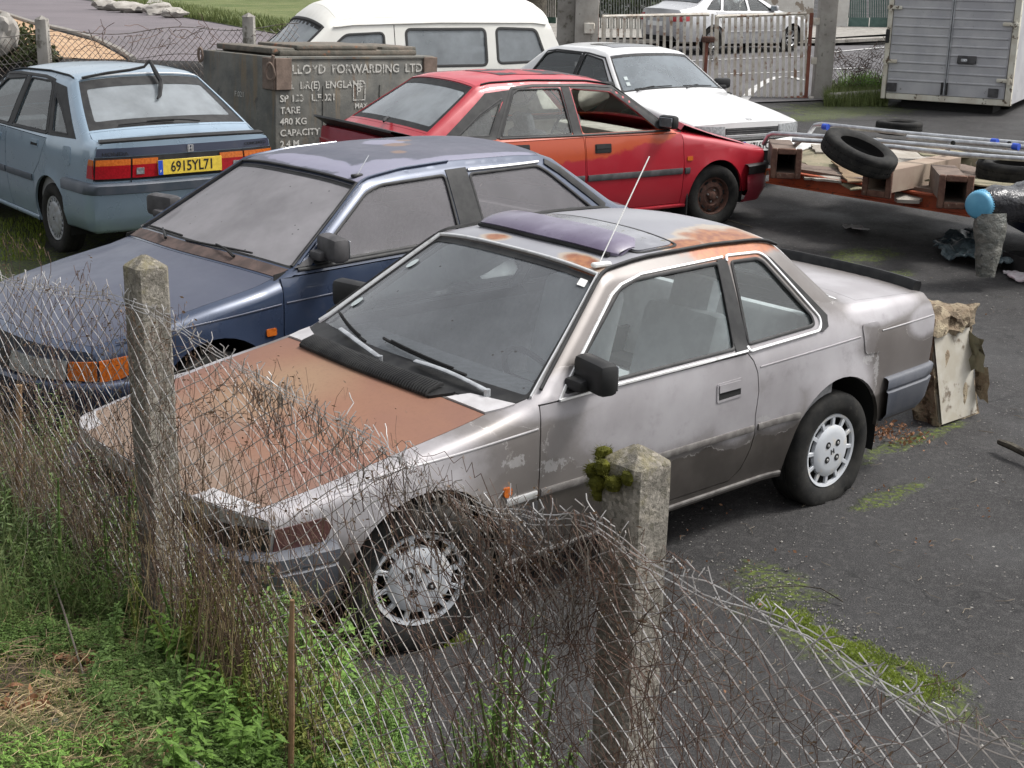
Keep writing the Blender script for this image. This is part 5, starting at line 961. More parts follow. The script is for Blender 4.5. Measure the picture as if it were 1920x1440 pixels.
def clipD(pts, D0):
    Q = []; n = len(pts); s = lambda p: (Vector(p)-CP).dot(FH)-D0
    for i in range(n):
        a, c = Vector(pts[i]), Vector(pts[(i+1) % n]); sa, sc_ = s(a), s(c)
        if sa >= 0: Q.append(a)
        if sa*sc_ < 0: Q.append(a+(c-a)*(sa/(sa-sc_)))
    return Q
def sheet(name, pts, m, z=None, cat=None, kind='structure', lab=None):
    b = MB(); b.v = [tuple(p) for p in pts]; b.f = [tuple(range(len(pts)))]; b.m = [0]; o = b.build(name, m, smooth=False)
    if sum(((Vector(pts[i])-Vector(pts[0])).cross(Vector(pts[i-1])-Vector(pts[0]))).z for i in range(len(pts))) > 0: o.data.flip_normals()
    return tag(o, lab, cat, kind=kind)
GM = ground_mat()
Ds = [-9+.6*i for i in range(43)]+[17+.1*i for i in range(8)]+[18+.7*i for i in range(14)]+[28, 30, 34, 40, 50, 65, 90, 140, 250]
us = [-200, -120, -70, -45, -30, -22, -17, -14, -11]+[-9.5+.35*i for i in range(50)]+[9, 12, 16, 22, 32, 50, 90, 160]
g = MB(); g.grid([[(lambda p: (p.x, p.y, H(p.x, p.y)))(DU(D, u)) for u in us] for D in Ds]); g.f = [f[::-1] for f in g.f]
o = g.build('ground', GM, sharp=180); o['kind'] = 'structure'
if o.data.polygons[100].normal.z < 0: o.data.flip_normals()
MAT['road'] = mat('weathered_road_asphalt', (.115, .10, .108), .85, c2=(.145, .125, .135), ns=.7, c3=(.2, .185, .18), ns3=60, lo3=.58, hi3=.72, bs=120, bd=.003)
MAT['road2'] = mat('grey_street_asphalt', (.08, .076, .08), .9, c2=(.105, .10, .105), ns=.5, c3=(.14, .135, .135), ns3=60, lo3=.6, hi3=.72)
MAT['sand'] = mat('orange_sand', (.34, .21, .12), .95, c2=(.42, .28, .17), ns=2.5, c3=(.5, .38, .26), ns3=30)
MAT['soil'] = mat('brown_soil', (.035, .025, .017), .95, c2=(.07, .05, .03), ns=8, bs=30, bd=.01)
MAT['verge'] = mat('grass_turf', (.07, .10, .02), .95, c2=(.13, .15, .05), ns=1.2, c3=(.16, .13, .08), ns3=5, bs=60, bd=.02)
MAT['lane'] = mat('worn_white_line', (.55, .55, .54), .8, c2=(.35, .34, .34), ns=8)
MAT['concrete'] = mat('old_concrete', (.22, .205, .185), .9, c2=(.30, .285, .26), ns=3, c3=(.12, .11, .09), ns3=9, lo3=.55, hi3=.7, bs=70, bd=.004)
MAT['concrete_pale'] = mat('pale_concrete', (.36, .34, .31), .9, c2=(.28, .26, .235), ns=4, c3=(.15, .14, .12), ns3=12, lo3=.6, hi3=.75, bs=60, bd=.003)
Z = 1.2; A = lambda px, py, dz=0: atz(px, py, Z+dz)
sheet('road', [A(p, q, .004) for p, q in [(-900, -28), (0, -35), (150, 0), (240, 13), (330, 31), (450, 52), (560, 72), (600, 100), (520, 132), (300, 132), (270, 128), (230, 104), (180, 76), (60, 44), (0, 24), (-900, 0)]] and clipD([A(p, q, .004) for p, q in [(-900, -28), (0, -35), (150, 0), (240, 13), (330, 31), (450, 52), (560, 72), (600, 100), (520, 142), (300, 142), (270, 130), (230, 104), (180, 76), (60, 44), (0, 24), (-900, 0)]], 17.45), MAT['road'])
sheet('sand_path', clipD([A(p, q, .008) for p, q in [(-400, 20), (0, 25), (60, 46), (180, 78), (232, 108), (270, 140), (90, 142), (-400, 142)]], 17.42), MAT['sand'])
sheet('grass_verge', [A(p, q, .006) for p, q in [(-600, -45), (150, -3), (240, 10), (330, 28), (450, 50), (560, 70), (640, 78), (700, -20), (700, -50), (-600, -60)]], MAT['verge'])
b = MB(); b.tube([A(p, q, .03) for p, q in [(0, 22), (60, 42), (130, 58), (182, 73), (222, 92), (250, 110)]], .04, 6); tag(b.build('path_kerb', MAT['concrete_pale']), 'pale kerb line between orange sand path and upper road', 'kerb')
tg = lambda px, py, dz=0: (lambda p: Vector((p.x, p.y, p.z+dz)))(at(px, py, dz))
street = [tg(p, q, .012) for p, q in [(700, 88), (1560, 86), (3000, 86), (3000, 184), (1650, 184), (1556, 188), (1100, 204), (700, 204)]]
sheet('street', street, MAT['road2'])
def line(pts, w, name='road_marking'):
    P = [tg(p, q, .02) for p, q in pts]; b = MB()
    L = []; R2 = []
    for i, p in enumerate(P):
        t = (P[min(i+1, len(P)-1)]-P[max(i-1, 0)]).normalized(); s_ = Vector((-t.y, t.x, 0))*w/2; L.append(p+s_); R2.append(p-s_)
    b.v = [tuple(q) for q in L+R2[::-1]]; n = len(L); b.f = [(i, i+1, 2*n-2-i, 2*n-1-i) for i in range(n-1)]; b.m = [0]*(n-1); o = b.build(name, MAT['lane'], smooth=False)
    if o.data.polygons[0].normal.z < 0: o.data.flip_normals()
    o['kind'] = 'structure'
line([(1560, 99), (1655, 90), (1900, 76)], .14); line([(1220, 118), (1325, 114), (1480, 108), (1520, 106)], .12); line([(1562, 131), (1600, 129), (1622, 128)], .14); line([(1340, 141), (1500, 136)], .10)
line([(1560, 165), (1592, 163)], .14); line([(1608, 161), (1655, 158)], .14); line([(1388, 196), (1412, 170), (1440, 152), (1458, 146), (1480, 145), (1505, 152)], .16)
# far pavement and kerb
def wallbox(name, a, b_, h0, h1, th, m, lab, cat, group=None, parent=None):
    a, b_ = Vector(a), Vector(b_); t = (b_-a); t.z = 0; L = t.length; t.normalize(); mid = (a+b_)/2; Mz = Matrix(((t.x, -t.y, 0), (t.y, t.x, 0), (0, 0, 1)))
    q = MB(); q.box((mid.x, mid.y, (h0+h1)/2), (L, th, h1-h0), Mz, bev=.01); return tag(q.build(name, m, parent), lab, cat, group)
sheet('pavement', [tg(p, q, .12) for p, q in [(900, 80), (1560, 79), (1750, 66), (2600, 66), (2600, 40), (900, 40)]], MAT['concrete'])
b = MB(); a_, c_ = tg(900, 84), tg(1590, 82); b.ribbon([tg(900, 84, .06), tg(1560, 83, .06), tg(1660, 78, .06), tg(1950, 68, .06)], [(0, 0, 1)]*4, .2, .08); tag(b.build('kerb', MAT['concrete']), 'grey stone kerb along the far side of the street', 'kerb')
b = MB(); b.ribbon([tg(1556, 190, .06), tg(1660, 183, .06), tg(2100, 170, .06)], [(0, 0, 1)]*3, .12, .08); tag(b.build('kerb', MAT['concrete_pale']), 'pale edging strip under the wire fence right of the gate', 'kerb')
# ---- far buildings, walls, gates, trees ----
plaster = mat('peeling_white_plaster', (.60, .59, .56), .9, c2=(.52, .50, .47), ns=3, c3=(.26, .22, .18), ns3=2.2, lo3=.56, hi3=.6, bs=30, bd=.01)
greenp = mat('faded_green_paint', (.06, .115, .10), .6, c2=(.09, .15, .13), ns=6, c3=(.2, .22, .2), ns3=30, lo3=.66, hi3=.72)
dkgreen = mat('dark_green_paint', (.015, .05, .035), .5, c2=(.03, .07, .05), ns=8)
FD = 43.5
def facebox(name, x0, x1, y0, y1, D, th, m, lab=None, cat=None, parent=None, group=None, bev=.01, z0=None):
    # box facing the camera side, pixel column/row extents measured at distance D
    a, c = W(x0, y1, D), W(x1, y1, D); t_ = W((x0+x1)/2, y0, D); bt = W((x0+x1)/2, y1, D); hz0 = bt.z if z0 is None else z0
    t = (c-a); t.z = 0; L = t.length; t.normalize(); mid = (a+c)/2; mid = mid+FH*th/2; Mz = Matrix(((t.x, -t.y, 0), (t.y, t.x, 0), (0, 0, 1)))
    q = MB(); q.box((mid.x, mid.y, (hz0+t_.z)/2), (L, th, t_.z-hz0), Mz, bev=bev); o = q.build(name, m, parent)
    return tag(o, lab, cat, group) if not parent else o
facebox('house_wall', 1432, 1520, -110, 84, FD, .6, plaster, 'white plaster house wall with peeling patches behind the silver saloon', 'wall')
facebox('house_wall', 1552, 1586, -110, 84, FD+.4, .6, plaster, 'narrow peeling plaster wall between gate pillar and green gate', 'wall')
g_ = empty('metal_gate', W(1625, 80, FD+.6), 0, 'faded green metal gate with upper bars across the street', 'gate')
g_.location = (0, 0, 0)
for x0, x1 in ((1588, 1626), (1628, 1668)):
    facebox('gate_panel', x0, x1, 33, 77, FD+.5, .05, greenp, parent=g_)
    for i in range(9):
        x = x0+3+i*(x1-x0-6)/8.; b = MB(); b.cyl(W(x, 33, FD+.52), W(x, -60, FD+.52), .02, 6); b.build('gate_bar', greenp, g_)
facebox('gate_post', 1667, 1675, -110, 80, FD+.3, .3, MAT['concrete_pale'], 'slim pale gate post right of the green gate', 'gate post')
g2 = empty('metal_gate', (0, 0, 0), 0, 'dark green gate with pale bars beside the tree trunk', 'gate')
facebox('gate_panel', 1018, 1042, 32, 66, FD-1, .05, dkgreen, parent=g2)
for i in range(6):
    x = 1020+i*4.2; b = MB(); b.cyl(W(x, 32, FD-.98), W(x, -70, FD-.98), .025, 6); b.build('gate_bar', MAT['concrete_pale'], g2)
facebox('low_wall', 960, 1240, 58, 82, FD-3, .4, mat('mossy_stone_wall', (.09, .085, .06), .95, c2=(.05, .06, .025), ns=5, bs=12, bd=.05), 'low mossy stone wall behind the gate', 'wall')
railm = mat('old_iron_railing', (.20, .22, .20), .7, c2=(.1, .1, .09), ns=8)
rl = empty('iron_railing', (0, 0, 0), 0, 'pale iron railing standing on the low mossy wall', 'railing')
for i in range(26):
    x = 1116+i*5; b = MB(); b.cyl(W(x, 59, FD-2.9), W(x, -60, FD-2.9), .018, 6); b.build('railing_bar', railm, rl)
# dark hedge masses behind: stuff (leaf clumps)
def leaf_cloud(name, centers, n, size, m, seed=1, kind='stuff', lab=None, cat=None, group=None, parent=None, flat=.0):
    rg = random.Random(seed); v = []; f = []
    for _ in range(n):
        c, r = centers[rg.randrange(len(centers))]
        while 1:
            d = Vector((rg.uniform(-1, 1), rg.uniform(-1, 1), rg.uniform(-1, 1)))
            if d.length < 1: break
        d = d*(.55+.45*rg.random()); p = Vector((c[0]+d.x*r[0], c[1]+d.y*r[1], c[2]+d.z*r[2]))
        a = Vector((rg.gauss(0, 1), rg.gauss(0, 1), rg.gauss(0, .7))).normalized(); bb = a.orthogonal(); bb.rotate(Matrix.Rotation(rg.uniform(0, 6.28), 3, a)); s = size*rg.uniform(.5, 1.4)
        k = len(v); v += [p-a*s*.6, p+bb*s*.28, p+a*s*.6, p-bb*s*.28]; f.append((k, k+1, k+2, k+3))
    b = MB(); b.v = [tuple(q) for q in v]; b.f = f; b.m = [0]*len(f); o = b.build(name, m, parent, smooth=False)
    return tag(o, lab, cat, group, kind) if not parent else o
def leafm(name, c, c2, ns=3, rough=.6, tr=.25):
    k = NT(name); g_ = k.n('NewGeometry', (), o=0); oi = k.mix(k.mr(k.noise(ns, 3, .6), .3, .7), tuple(c)+(1,), tuple(c2)+(1,))
    oi = k.mix(k.mr(k.noise(45, 2, .6), .35, .65, 0, .6), oi, tuple(q*1.6 for q in c2)+(1,))
    d = k.pr(oi, rough, 0, 0, spec=.3); t = k.n('BsdfTranslucent', {0: oi}); return k.done(k.n('MixShader', {0: tr, 1: d, 2: t}))
MAT['leaf'] = leafm('weed_leaf', (.058, .11, .028), (.12, .19, .05), 9); MAT['leaf2'] = leafm('bright_leaf', (.085, .17, .03), (.16, .27, .055)); MAT['leafd'] = leafm('dark_leaf', (.020, .035, .012), (.04, .055, .02)); MAT['dryleaf'] = leafm('dry_leaf', (.14, .06, .03), (.25, .13, .07), 8)
MAT['straw'] = leafm('straw', (.30, .23, .12), (.42, .33, .19), 6); MAT['drystem'] = mat('dry_stem', (.13, .09, .06), .9, c2=(.24, .17, .11), ns=5); MAT['bramble'] = mat('brown_bramble', (.065, .035, .025), .85, c2=(.13, .08, .06), ns=6); MAT['grass'] = leafm('grass_blade', (.065, .095, .028), (.14, .165, .06), 4); MAT['mossy'] = leafm('moss_tuft', (.075, .11, .010), (.17, .22, .025), 9)
MAT['bark'] = mat('dark_bark', (.05, .042, .034), .95, c2=(.09, .08, .06), ns=6, bs=25, bd=.03)
cs = [(W(x, 20, 47), (1.6, 1.0, 2.0)) for x in range(950, 1440, 24)]
leaf_cloud('hedge', cs, 9000, .16, MAT['leafd'], 3, lab=None)
cs = [(W(x, -8, 58)+Vector((0, 0, 0)), (1.4, 1.0, 1.5)) for x in range(430, 700, 22)]
leaf_cloud('reed_hedge', cs, 7000, .20, leafm('brown_reed', (.10, .06, .04), (.17, .12, .08), 2), 4)
tr = empty('tree', (0, 0, 0), 0, 'thick dark tree trunk between the van and left gate pillar', 'tree'); b = MB()
tp0 = W(1000, 78, 41); rgt = random.Random(5)
b.tube([tp0+Vector((.05*math.sin(i*1.3), .05*math.cos(i), .45*i-.3)) for i in range(12)], [.62, .45, .40, .38, .37, .36, .35, .34, .33, .30, .26, .2], 12)
for i in range(5):
    a = i*1.3; q = tp0+Vector((0, 0, 2.6+.4*i)); b.tube([q, q+Vector((math.cos(a)*.8, math.sin(a)*.8, .7)), q+Vector((math.cos(a)*1.6, math.sin(a)*1.6, 1.6))], [.13, .09, .04], 7)
b.build('trunk', MAT['bark'], tr); leaf_cloud('crown', [(tp0+Vector((0, 0, 5.2)), (2.4, 2.4, 1.6))], 5000, .18, MAT['leafd'], 6, parent=tr)
# stones and block on the verge
def rock(name, p, s, m, seed, lab, cat, group=None, flat=.7):
    bm = bmesh.new(); bmesh.ops.create_icosphere(bm, subdivisions=3, radius=1)
    for v in bm.verts:
        n = MN.noise(v.co*1.3+Vector((seed*7.1, 0, 0)))*.45+MN.noise(v.co*3.1+Vector((0, seed*3.3, 0)))*.16; v.co *= 1+n; v.co.x *= s[0]; v.co.y *= s[1]; v.co.z *= s[2]
    q = MB(); q.v = [tuple(v.co) for v in bm.verts]; q.f = [tuple(v.index for v in f.verts) for f in bm.faces]; q.m = [0]*len(q.f); bm.free(); o = q.build(name, m, sharp=30); o.location = p; return tag(o, lab, cat, group)
for i, (px, py, s) in enumerate([(200, 10, .34), (222, 12, .28), (245, 15, .34), (290, 8, .24), (300, 19, .36), (275, 16, .2), (325, 24, .26)]):
    rock('stone', A(px, py, .1), (s, s*.7, s*.4), MAT['concrete_pale'], i+2, 'pale stone lying on the grass edge above the upper road', 'stone', 'stones along the upper road')
rock('concrete_block', W(8, 66, 17.3), (.15, .2, .24), MAT['concrete_pale'], 31, 'pale broken concrete block at the left picture edge', 'block')
leaf_cloud('ivy', [(W(38, 85, 17.6), (.35, .3, .32)), (W(75, 108, 17.3), (.3, .2, .2)), (W(10, 110, 17.4), (.4, .3, .15))], 3500, .05, leafm('ivy_leaf', (.03, .045, .015), (.06, .07, .03)), 8)
# retaining face + back fence
for i, (px, py) in enumerate([(78, 35), (466, 30)]):
    a = W(px, py, 17.0); b = MB(); b.box((0, 0, -.55), (.14, .14, 1.3), bev=.012, taper=.95); b.lathe([(0, .14), (.075, .10), (.085, .09)], c=(0, 0, 0), ax='Z', n=4); o = b.build('concrete_post', MAT['concrete'])
    o.location = a-Vector((0, 0, .10)); o.rotation_euler = (0, 0, yaw); tag(o, ['weathered concrete post above the pale blue car', 'short concrete post above the grey crate'][i], 'post')
MAT['wire'] = mat('rusty_grey_wire', (.20, .19, .18), .6, .3, c2=(.10, .07, .05), ns=12)
MAT['wire2'] = mat('galvanised_wire', (.50, .49, .49), .6, .15, c2=(.30, .27, .25), ns=5)
def netting(S3, u0, u1, v0f, v1f, cell, r, seed, jit=.3, n=3, name='wire_mesh', m=None, parent=None, asp=1.15, torn=0):
    # two families of zig-zag wires over surface S3(u,v); v measured from top down
    rg = random.Random(seed); b = MB(); vm = max(v1f(u0+(u1-u0)*i/20) for i in range(21)); cnt = int((u1-u0+vm)/cell)+2
    for fam in (1, -1):
        for i in range(cnt):
            ub = u0-vm/asp+i*cell if fam == 1 else u0+i*cell; seg = []; st = cell/2.5; k = 0
            while True:
                vv = k*st*.8; uu = ub+fam*vv/asp; k += 1
                if vv > vm+.01: break
                if uu < u0 or uu > u1 or vv > v1f(uu):
                    if len(seg) > 1: b.tube(seg, r, n, cap=False)
                    seg = []; continue
                j = Vector((MN.noise(Vector((uu*3.1, vv*3.1, seed))), MN.noise(Vector((uu*3.1, vv*3.1, seed+5.5))), MN.noise(Vector((uu*2.3, vv*2.3, seed+9)))))*cell*jit
                w_ = (.006 if (k//2) % 2 else -.006)*cell/.055
                seg.append(S3(uu+j.x, vv+j.y)+FH*(j.z*1.2+w_*.6))
            if len(seg) > 1: b.tube(seg, r, n, cap=False)
    return b.build(name, m or MAT['wire'], parent)
bf = empty('chain_link_fence', (0, 0, 0), 0, 'sagging wire netting between concrete posts along the upper road', 'fence')
pA, pB = W(-120, 62, 17.0), W(560, 40, 17.0); dAB = pB-pA; LAB = dAB.length; dn = dAB.normalized()
def backS(u, v): p = pA+dn*u; return Vector((p.x, p.y, p.z-v-.03-.06*math.sin(u*2.2)**2))
netting(backS, 0, LAB, None, lambda u: .62, .075, .0035, 3, .5, parent=bf)
b = MB(); b.tube([backS(LAB*i/60, -.01) for i in range(61)], .005, 4); b.tube([backS(LAB*i/60, .30) for i in range(61)], .004, 4); b.build('top_wire', MAT['wire'], bf)
rg = random.Random(4); b = MB()
for i in range(34):
    u = rg.uniform(1.6, LAB-.5) if i % 2 else rg.gauss(3.0, .5); p = backS(u, rg.uniform(-.03, .25)); P = [p]
    dd = Vector((rg.gauss(0, .03), rg.gauss(0, .03), rg.gauss(0, .025)))
    for k in range(8): dd = dd*.8+Vector((rg.gauss(0, .016), rg.gauss(0, .016), rg.gauss(0, .014))); P.append(P[-1]+dd)
    b.tube(P, .004, 3, cap=False)
b.build('dry_twigs', MAT['bramble'], bf)['kind'] = 'stuff'
# ---- yard gate ----
gt = empty('yard_gate', (0, 0, 0), 0, 'rusty white two leaf bar gate closing the yard', 'gate'); GD = 24.9
MAT['rustpaint'] = mat('flaking_white_gate_paint', (.62, .59, .53), .7, c2=(.48, .43, .36), ns=6, c3=(.24, .14, .09), ns3=9, lo3=.52, hi3=.68)
MAT['rustred'] = mat('rusty_red_iron', (.15, .05, .035), .85, c2=(.22, .08, .05), ns=8, c3=(.45, .40, .35), ns3=12, lo3=.62, hi3=.68, bs=50, bd=.004)
def bar(name, a, b_, w_, m, par=gt, n=4): q = MB(); q.tube([a, b_], w_*.7, n); return q.build(name, m, par)
for (x0, x1, lab) in ((1130, 1330, 0), (1342, 1512, 1)):
    lf = MB(); lf.tube([W(x0, 31, GD), W(x1, 27 if lab == 0 else 25, GD)], .03, 4); lf.tube([W(x0, 214 if lab == 0 else 199, GD), W(x1, 199 if lab == 0 else 186, GD)], .07, 4, m=1)
    L = lf.build('gate_leaf', [MAT['rustpaint'], MAT['rustred']], gt); n = 16 if lab == 0 else 15
    for i in range(n):
        x = x0+(x1-x0)*(i+.3)/n; bar('gate_bar', W(x, 30, GD), W(x-2.5, 210-(x-1130)*.06, GD), .050, MAT['rustpaint'], L)
    for x in (x0, x1) if lab else (x0,): bar('gate_stile', W(x, 28, GD), W(x-2, 206-(x-1130)*.05, GD), .035, MAT['rustpaint'], L)
bar('gate_frame', W(1119, 26, GD), W(1116, 215, GD), .075, MAT['rustred']); bar('gate_frame', W(1522, 24, GD), W(1510, 196, GD), .06, MAT['rustred'])
bar('centre_stile', W(1336, 26, GD-.05), W(1330, 150, GD-.05), .04, MAT['rustpaint']); bar('lock_post', W(1326, 75, GD-.08), W(1322, 140, GD-.08), .055, MAT['rustred'])
b = MB(); b.box(W(1328, 74, GD-.12), (.22, .10, .10), yaw+1.57, bev=.02); b.build('lock_box', MAT['rust_rim'], gt)
b = MB()
for i in range(7): b.tube([W(1336+2*math.sin(i)+2.5*math.cos(a), 82+5*i+3*math.sin(a), GD-.14) for a in [k*.9 for k in range(7)]], .008, 5, closed=True)
b.build('chain', MAT['steel'], gt)
b = MB(); b.box(W(1105, 53, GD-.1), (.18, .06, .18), yaw+1.57, bev=.01); tag(b.build('hinge_plate', MAT['rustpaint'], gt))
for px, py in ((1531, 40), (1527, 114), (1522, 187)):
    b = MB(); b.box(W(px, py, GD-.06), (.11, .06, .12), yaw+1.57, bev=.012); b.build('hinge_plate', MAT['rustpaint'], gt)
b = MB()
def pill(name, x0, x1, y0, y1, D, lab, m=MAT['concrete']): return facebox(name, x0, x1, y0, y1, D, .30, m, lab, 'pillar', bev=.02)
pill('gate_pillar', 1073, 1116, -90, 222, GD-.05, 'pale square concrete pillar at the left of the yard gate', MAT['concrete_pale']); pill('gate_pillar', 1040, 1072, -90, 224, GD+.2, 'darker concrete pillar next to the van rear', MAT['concrete'])
p = pill('gate_pillar', 1524, 1556, -90, 206, GD-.1, 'weathered concrete pillar at the right of the yard gate', MAT['concrete_pale'])
# torn netting right of the gate
fr = empty('chain_link_fence', (0, 0, 0), 0, 'torn wire netting between right gate pillar and truck', 'fence')
pA2, pB2 = W(1556, 80, 25.2), W(1668, 60, 25.2); dn2 = (pB2-pA2); L2 = dn2.length; dn2.normalize()
def S2(u, v): p = pA2+dn2*u; return Vector((p.x, p.y, p.z-v-.25*math.sin(min(3.14, u/L2*3.14))*(1-v)))
netting(S2, 0, L2, None, lambda u: .95, .08, .004, 7, 1.2, parent=fr)
b = MB(); rg = random.Random(9)
for i in range(60):
    P = [S2(rg.uniform(.0, L2*.9), rg.uniform(.1, .9))]
    for k in range(6): P.append(P[-1]+Vector((rg.gauss(0, .07), rg.gauss(0, .07), rg.gauss(0, .07))))
    b.tube(P, .0045, 3, cap=False)
b.build('dry_twigs', MAT['bramble'], fr)['kind'] = 'stuff'
def blades(name, pts, n, h, wd, m, seed, lean=.4, kind='stuff', lab=None, cat=None, group=None, curl=1., seg=3):
    # pts: function rg -> base Vector
    rg = random.Random(seed); v = []; f = []
    for _ in range(n):
        p = pts(rg); a = rg.uniform(0, 6.283); d = Vector((math.cos(a), math.sin(a), 0)); s = Vector((-d.y, d.x, 0)); L = h*rg.uniform(.4, 1.2); le = lean*rg.uniform(.2, 1.4); w_ = wd*rg.uniform(.6, 1.3); k = len(v)
        for i in range(seg+1):
            t = i/seg; q = p+Vector((0, 0, L*t*(1-.25*le*t*curl)))+d*(L*le*t**1.8); ww = w_*(1-t*.9)/2; v += [q-s*ww, q+s*ww]
        f += [(k+2*i, k+2*i+1, k+2*i+3, k+2*i+2) for i in range(seg)]
    b = MB(); b.v = [tuple(q) for q in v]; b.f = f; b.m = [0]*len(f); return tag(b.build(name, m, smooth=False), lab, cat, group, kind)
blades('grass', lambda rg: (lambda p: Vector((p.x, p.y, p.z)))(tg(rg.uniform(1545, 1665), rg.uniform(178, 200))), 4500, .28, .014, MAT['grass'], 2)
blades('grass', lambda rg: tg(rg.gauss(1615, 20), rg.uniform(172, 186)), 900, .42, .03, MAT['leaf2'], 12, .7)
blades('grass', lambda rg: (lambda a: A(a[0], a[1]))((lambda x: (x, rg.uniform(max(-14, (x-160)*.165-10), (x-160)*.165+2)))(rg.uniform(200, 640))), 8000, .20, .03, MAT['grass'], 13)
blades('grass', lambda rg: (lambda p: Vector((p.x, p.y, p.z)))(tg(rg.uniform(0, 85), rg.uniform(410, 490))), 1200, .05, .006, MAT['mossy'], 14)
rock('dirty_container', tg(1611, 176, .06), (.10, .08, .08), MAT['concrete_pale'], 44, 'small grey lump in the grass beside the truck body', 'debris')
# ---- box truck body ----
tk = empty('box_truck', (0, 0, 0), 0, 'grey box truck body with two ribbed rear doors', 'truck')
MAT['alu'] = mat('dirty_aluminium_panel', (.36, .36, .38), .5, .2, c2=(.44, .44, .45), ns=2.5, c3=(.2, .2, .2), ns3=14, lo3=.66, hi3=.74)
MAT['cream'] = mat('chipped_cream_frame', (.60, .58, .50), .6, c2=(.50, .46, .38), ns=5, c3=(.10, .07, .045), ns3=9, lo3=.58, hi3=.64)
TA = W(1652, 176, 23.9); TB = W(1893, 208, 22.9); TA.z = TB.z = (TA.z+TB.z)/2; TA = Vector(TA); ex = (TB-TA); WD = ex.length; ex.normalize(); ey = Vector((-ex.y, ex.x, 0)); ey = ey if ey.dot(FH) > 0 else -ey
def TP(a, h, d=0): return TA+ex*a+Vector((0, 0, h))+ey*d
Mt = Matrix(((ex.x, ey.x, 0), (ex.y, ey.y, 0), (0, 0, 1)))
if Mt.determinant() < 0: Mt = Matrix(((ex.x, -ey.x, 0), (ex.y, -ey.y, 0), (0, 0, 1)))
HT = 2.35
b = MB(); b.box(TP(WD/2, HT/2, 2.05), (WD-.02, 3.9, HT-.02), Mt, bev=.01); b.build('cargo_box', MAT['alu'], tk)
b = MB(); b.box(TP(.04, HT/2, .02), (.08, .12, HT), Mt, bev=.01); b.box(TP(WD-.05, HT/2, .02), (.10, .12, HT), Mt, bev=.01); b.box(TP(WD/2, .05, .02), (WD-.18, .10, .10), Mt, bev=.01); b.box(TP(WD/2, HT-.04, .02), (WD-.18, .10, .08), Mt, bev=.01); b.build('rear_frame', MAT['cream'], tk)
mid = WD*.50
for (a0, a1) in ((.09, mid-.006), (mid+.006, WD-.11)):
    d_ = MB(); pr_ = []; h = .12; rows = []
    prof = [(0, .11)]; z = .30
    while z < HT-.12: prof += [(0, z), (-.012, z+.012), (-.012, z+.028), (0, z+.04)]; z += .145
    prof.append((0, HT-.09))
    rows = [[TP(a, zz, -.03+o_) for (o_, zz) in prof] for a in (a0+.02, a1-.02)]; d_.grid(rows); d_.box(TP((a0+a1)/2, HT/2, -.0), (a1-a0, .05, HT-.21), Mt)
    o = d_.build('rear_door', MAT['alu'], tk, sharp=20)
    h_ = MB(); h_.tube([TP(a1-.01 if a0 < .2 else a0+.01, .12, -.05), TP(a1-.01 if a0 < .2 else a0+.01, HT-.1, -.05)], .012, 5); h_.build('door_edge', MAT['galv'], o)
for a, zz in ((.04, .62), (.04, 1.48), (WD-.06, .40), (WD-.06, 1.28), (.04, 2.2), (WD-.06, 2.1)):
    b = MB(); sgn = 1 if a < .5 else -1; b.box(TP(a+sgn*.07, zz, -.065), (.24, .03, .06), Mt, bev=.012); b.cyl(TP(a, zz-.06, -.07), TP(a, zz+.06, -.07), .025, 8); b.build('door_hinge', MAT['cream'], tk)
b = MB(); b.box(TP(mid+.30, .70, -.055), (.30, .04, .13), Mt, bev=.01); b.box(TP(mid+.26, .69, -.08), (.10, .03, .05), Mt, bev=.01, m=1); b.build('door_latch', [MAT['faded'], MAT['galv']], tk)
b = MB(); b.box(TP(mid-.05, .22, -.06), (.03, .03, .2), Mt, bev=.005); b.box(TP(mid+.03, .22, -.06), (.03, .03, .2), Mt, bev=.005); b.build('bolt', MAT['black'], tk)
b = MB(); b.box(TP(.03, 1.02, -.05), (.06, .05, .22), Mt, bev=.01); b.build('marker_lamp', MAT['black'], tk)
for a, zz in ((.18, .2), (WD-.28, .2)): b = MB(); b.box(TP(a, zz, -.06), (.16, .02, .14), Mt, bev=.004); b.build('reflector_plate', MAT['faded'], tk)
b = MB(); b.box(TP(WD/2, -.12, 2.0), (WD-.6, 3.6, .2), Mt); b.build('chassis', MAT['dark'], tk)
for a in (.25, WD-.25):
    for d in (1.1,): w = MB(); w.lathe([(0, -.1), (.2, -.1), (.30, -.09), (.33, -.05), (.33, .05), (.3, .09), (.2, .1), (0, .1)], c=(0, 0, 0), ax='X', n=28); o = w.build('wheel', MAT['rubber'], tk); o.location = TP(a, -.02, d); o.location.z = gz(o.location.x, o.location.y)+.33; o.rotation_euler = (0, 0, math.atan2(ex.y, ex.x))
# ---------------- container (grey crate with stencilled lettering) ----------------
def crate_mat():
    k = NT('weathered_grey_crate'); c = k.mix(k.mr(k.noise(2.2, 6, .65), .35, .65), (.085, .086, .080, 1), (.15, .145, .128, 1))
    st = k.noise(3, 5, .6, vec=(3., 3., .35)); c = k.mix(k.mr(st, .52, .68, 0, .75), c, (.16, .12, .075, 1)); c = k.mix(k.mr(k.noise(2.5, 5, .6, vec=(4., 4., .3)), .60, .72, 0, .8), c, (.13, .055, .02, 1))
    c = k.mix(k.mr(k.noise(14, 5, .7), .62, .75, 0, .6), c, (.22, .20, .15, 1)); c = k.mix(k.mr(k.noise(4, 5, .7), .6, .7, 0, .7), c, (.04, .042, .045, 1))
    return k.done(k.pr(c, .8, 0, 0, k.noise(12, 5, .6), .006))
MAT['crate'] = crate_mat(); MAT['crate_edge'] = mat('stained_crate_edge', (.15, .125, .10), .9, c2=(.09, .085, .07), ns=8, c3=(.2, .1, .06), ns3=12, bs=20, bd=.008)
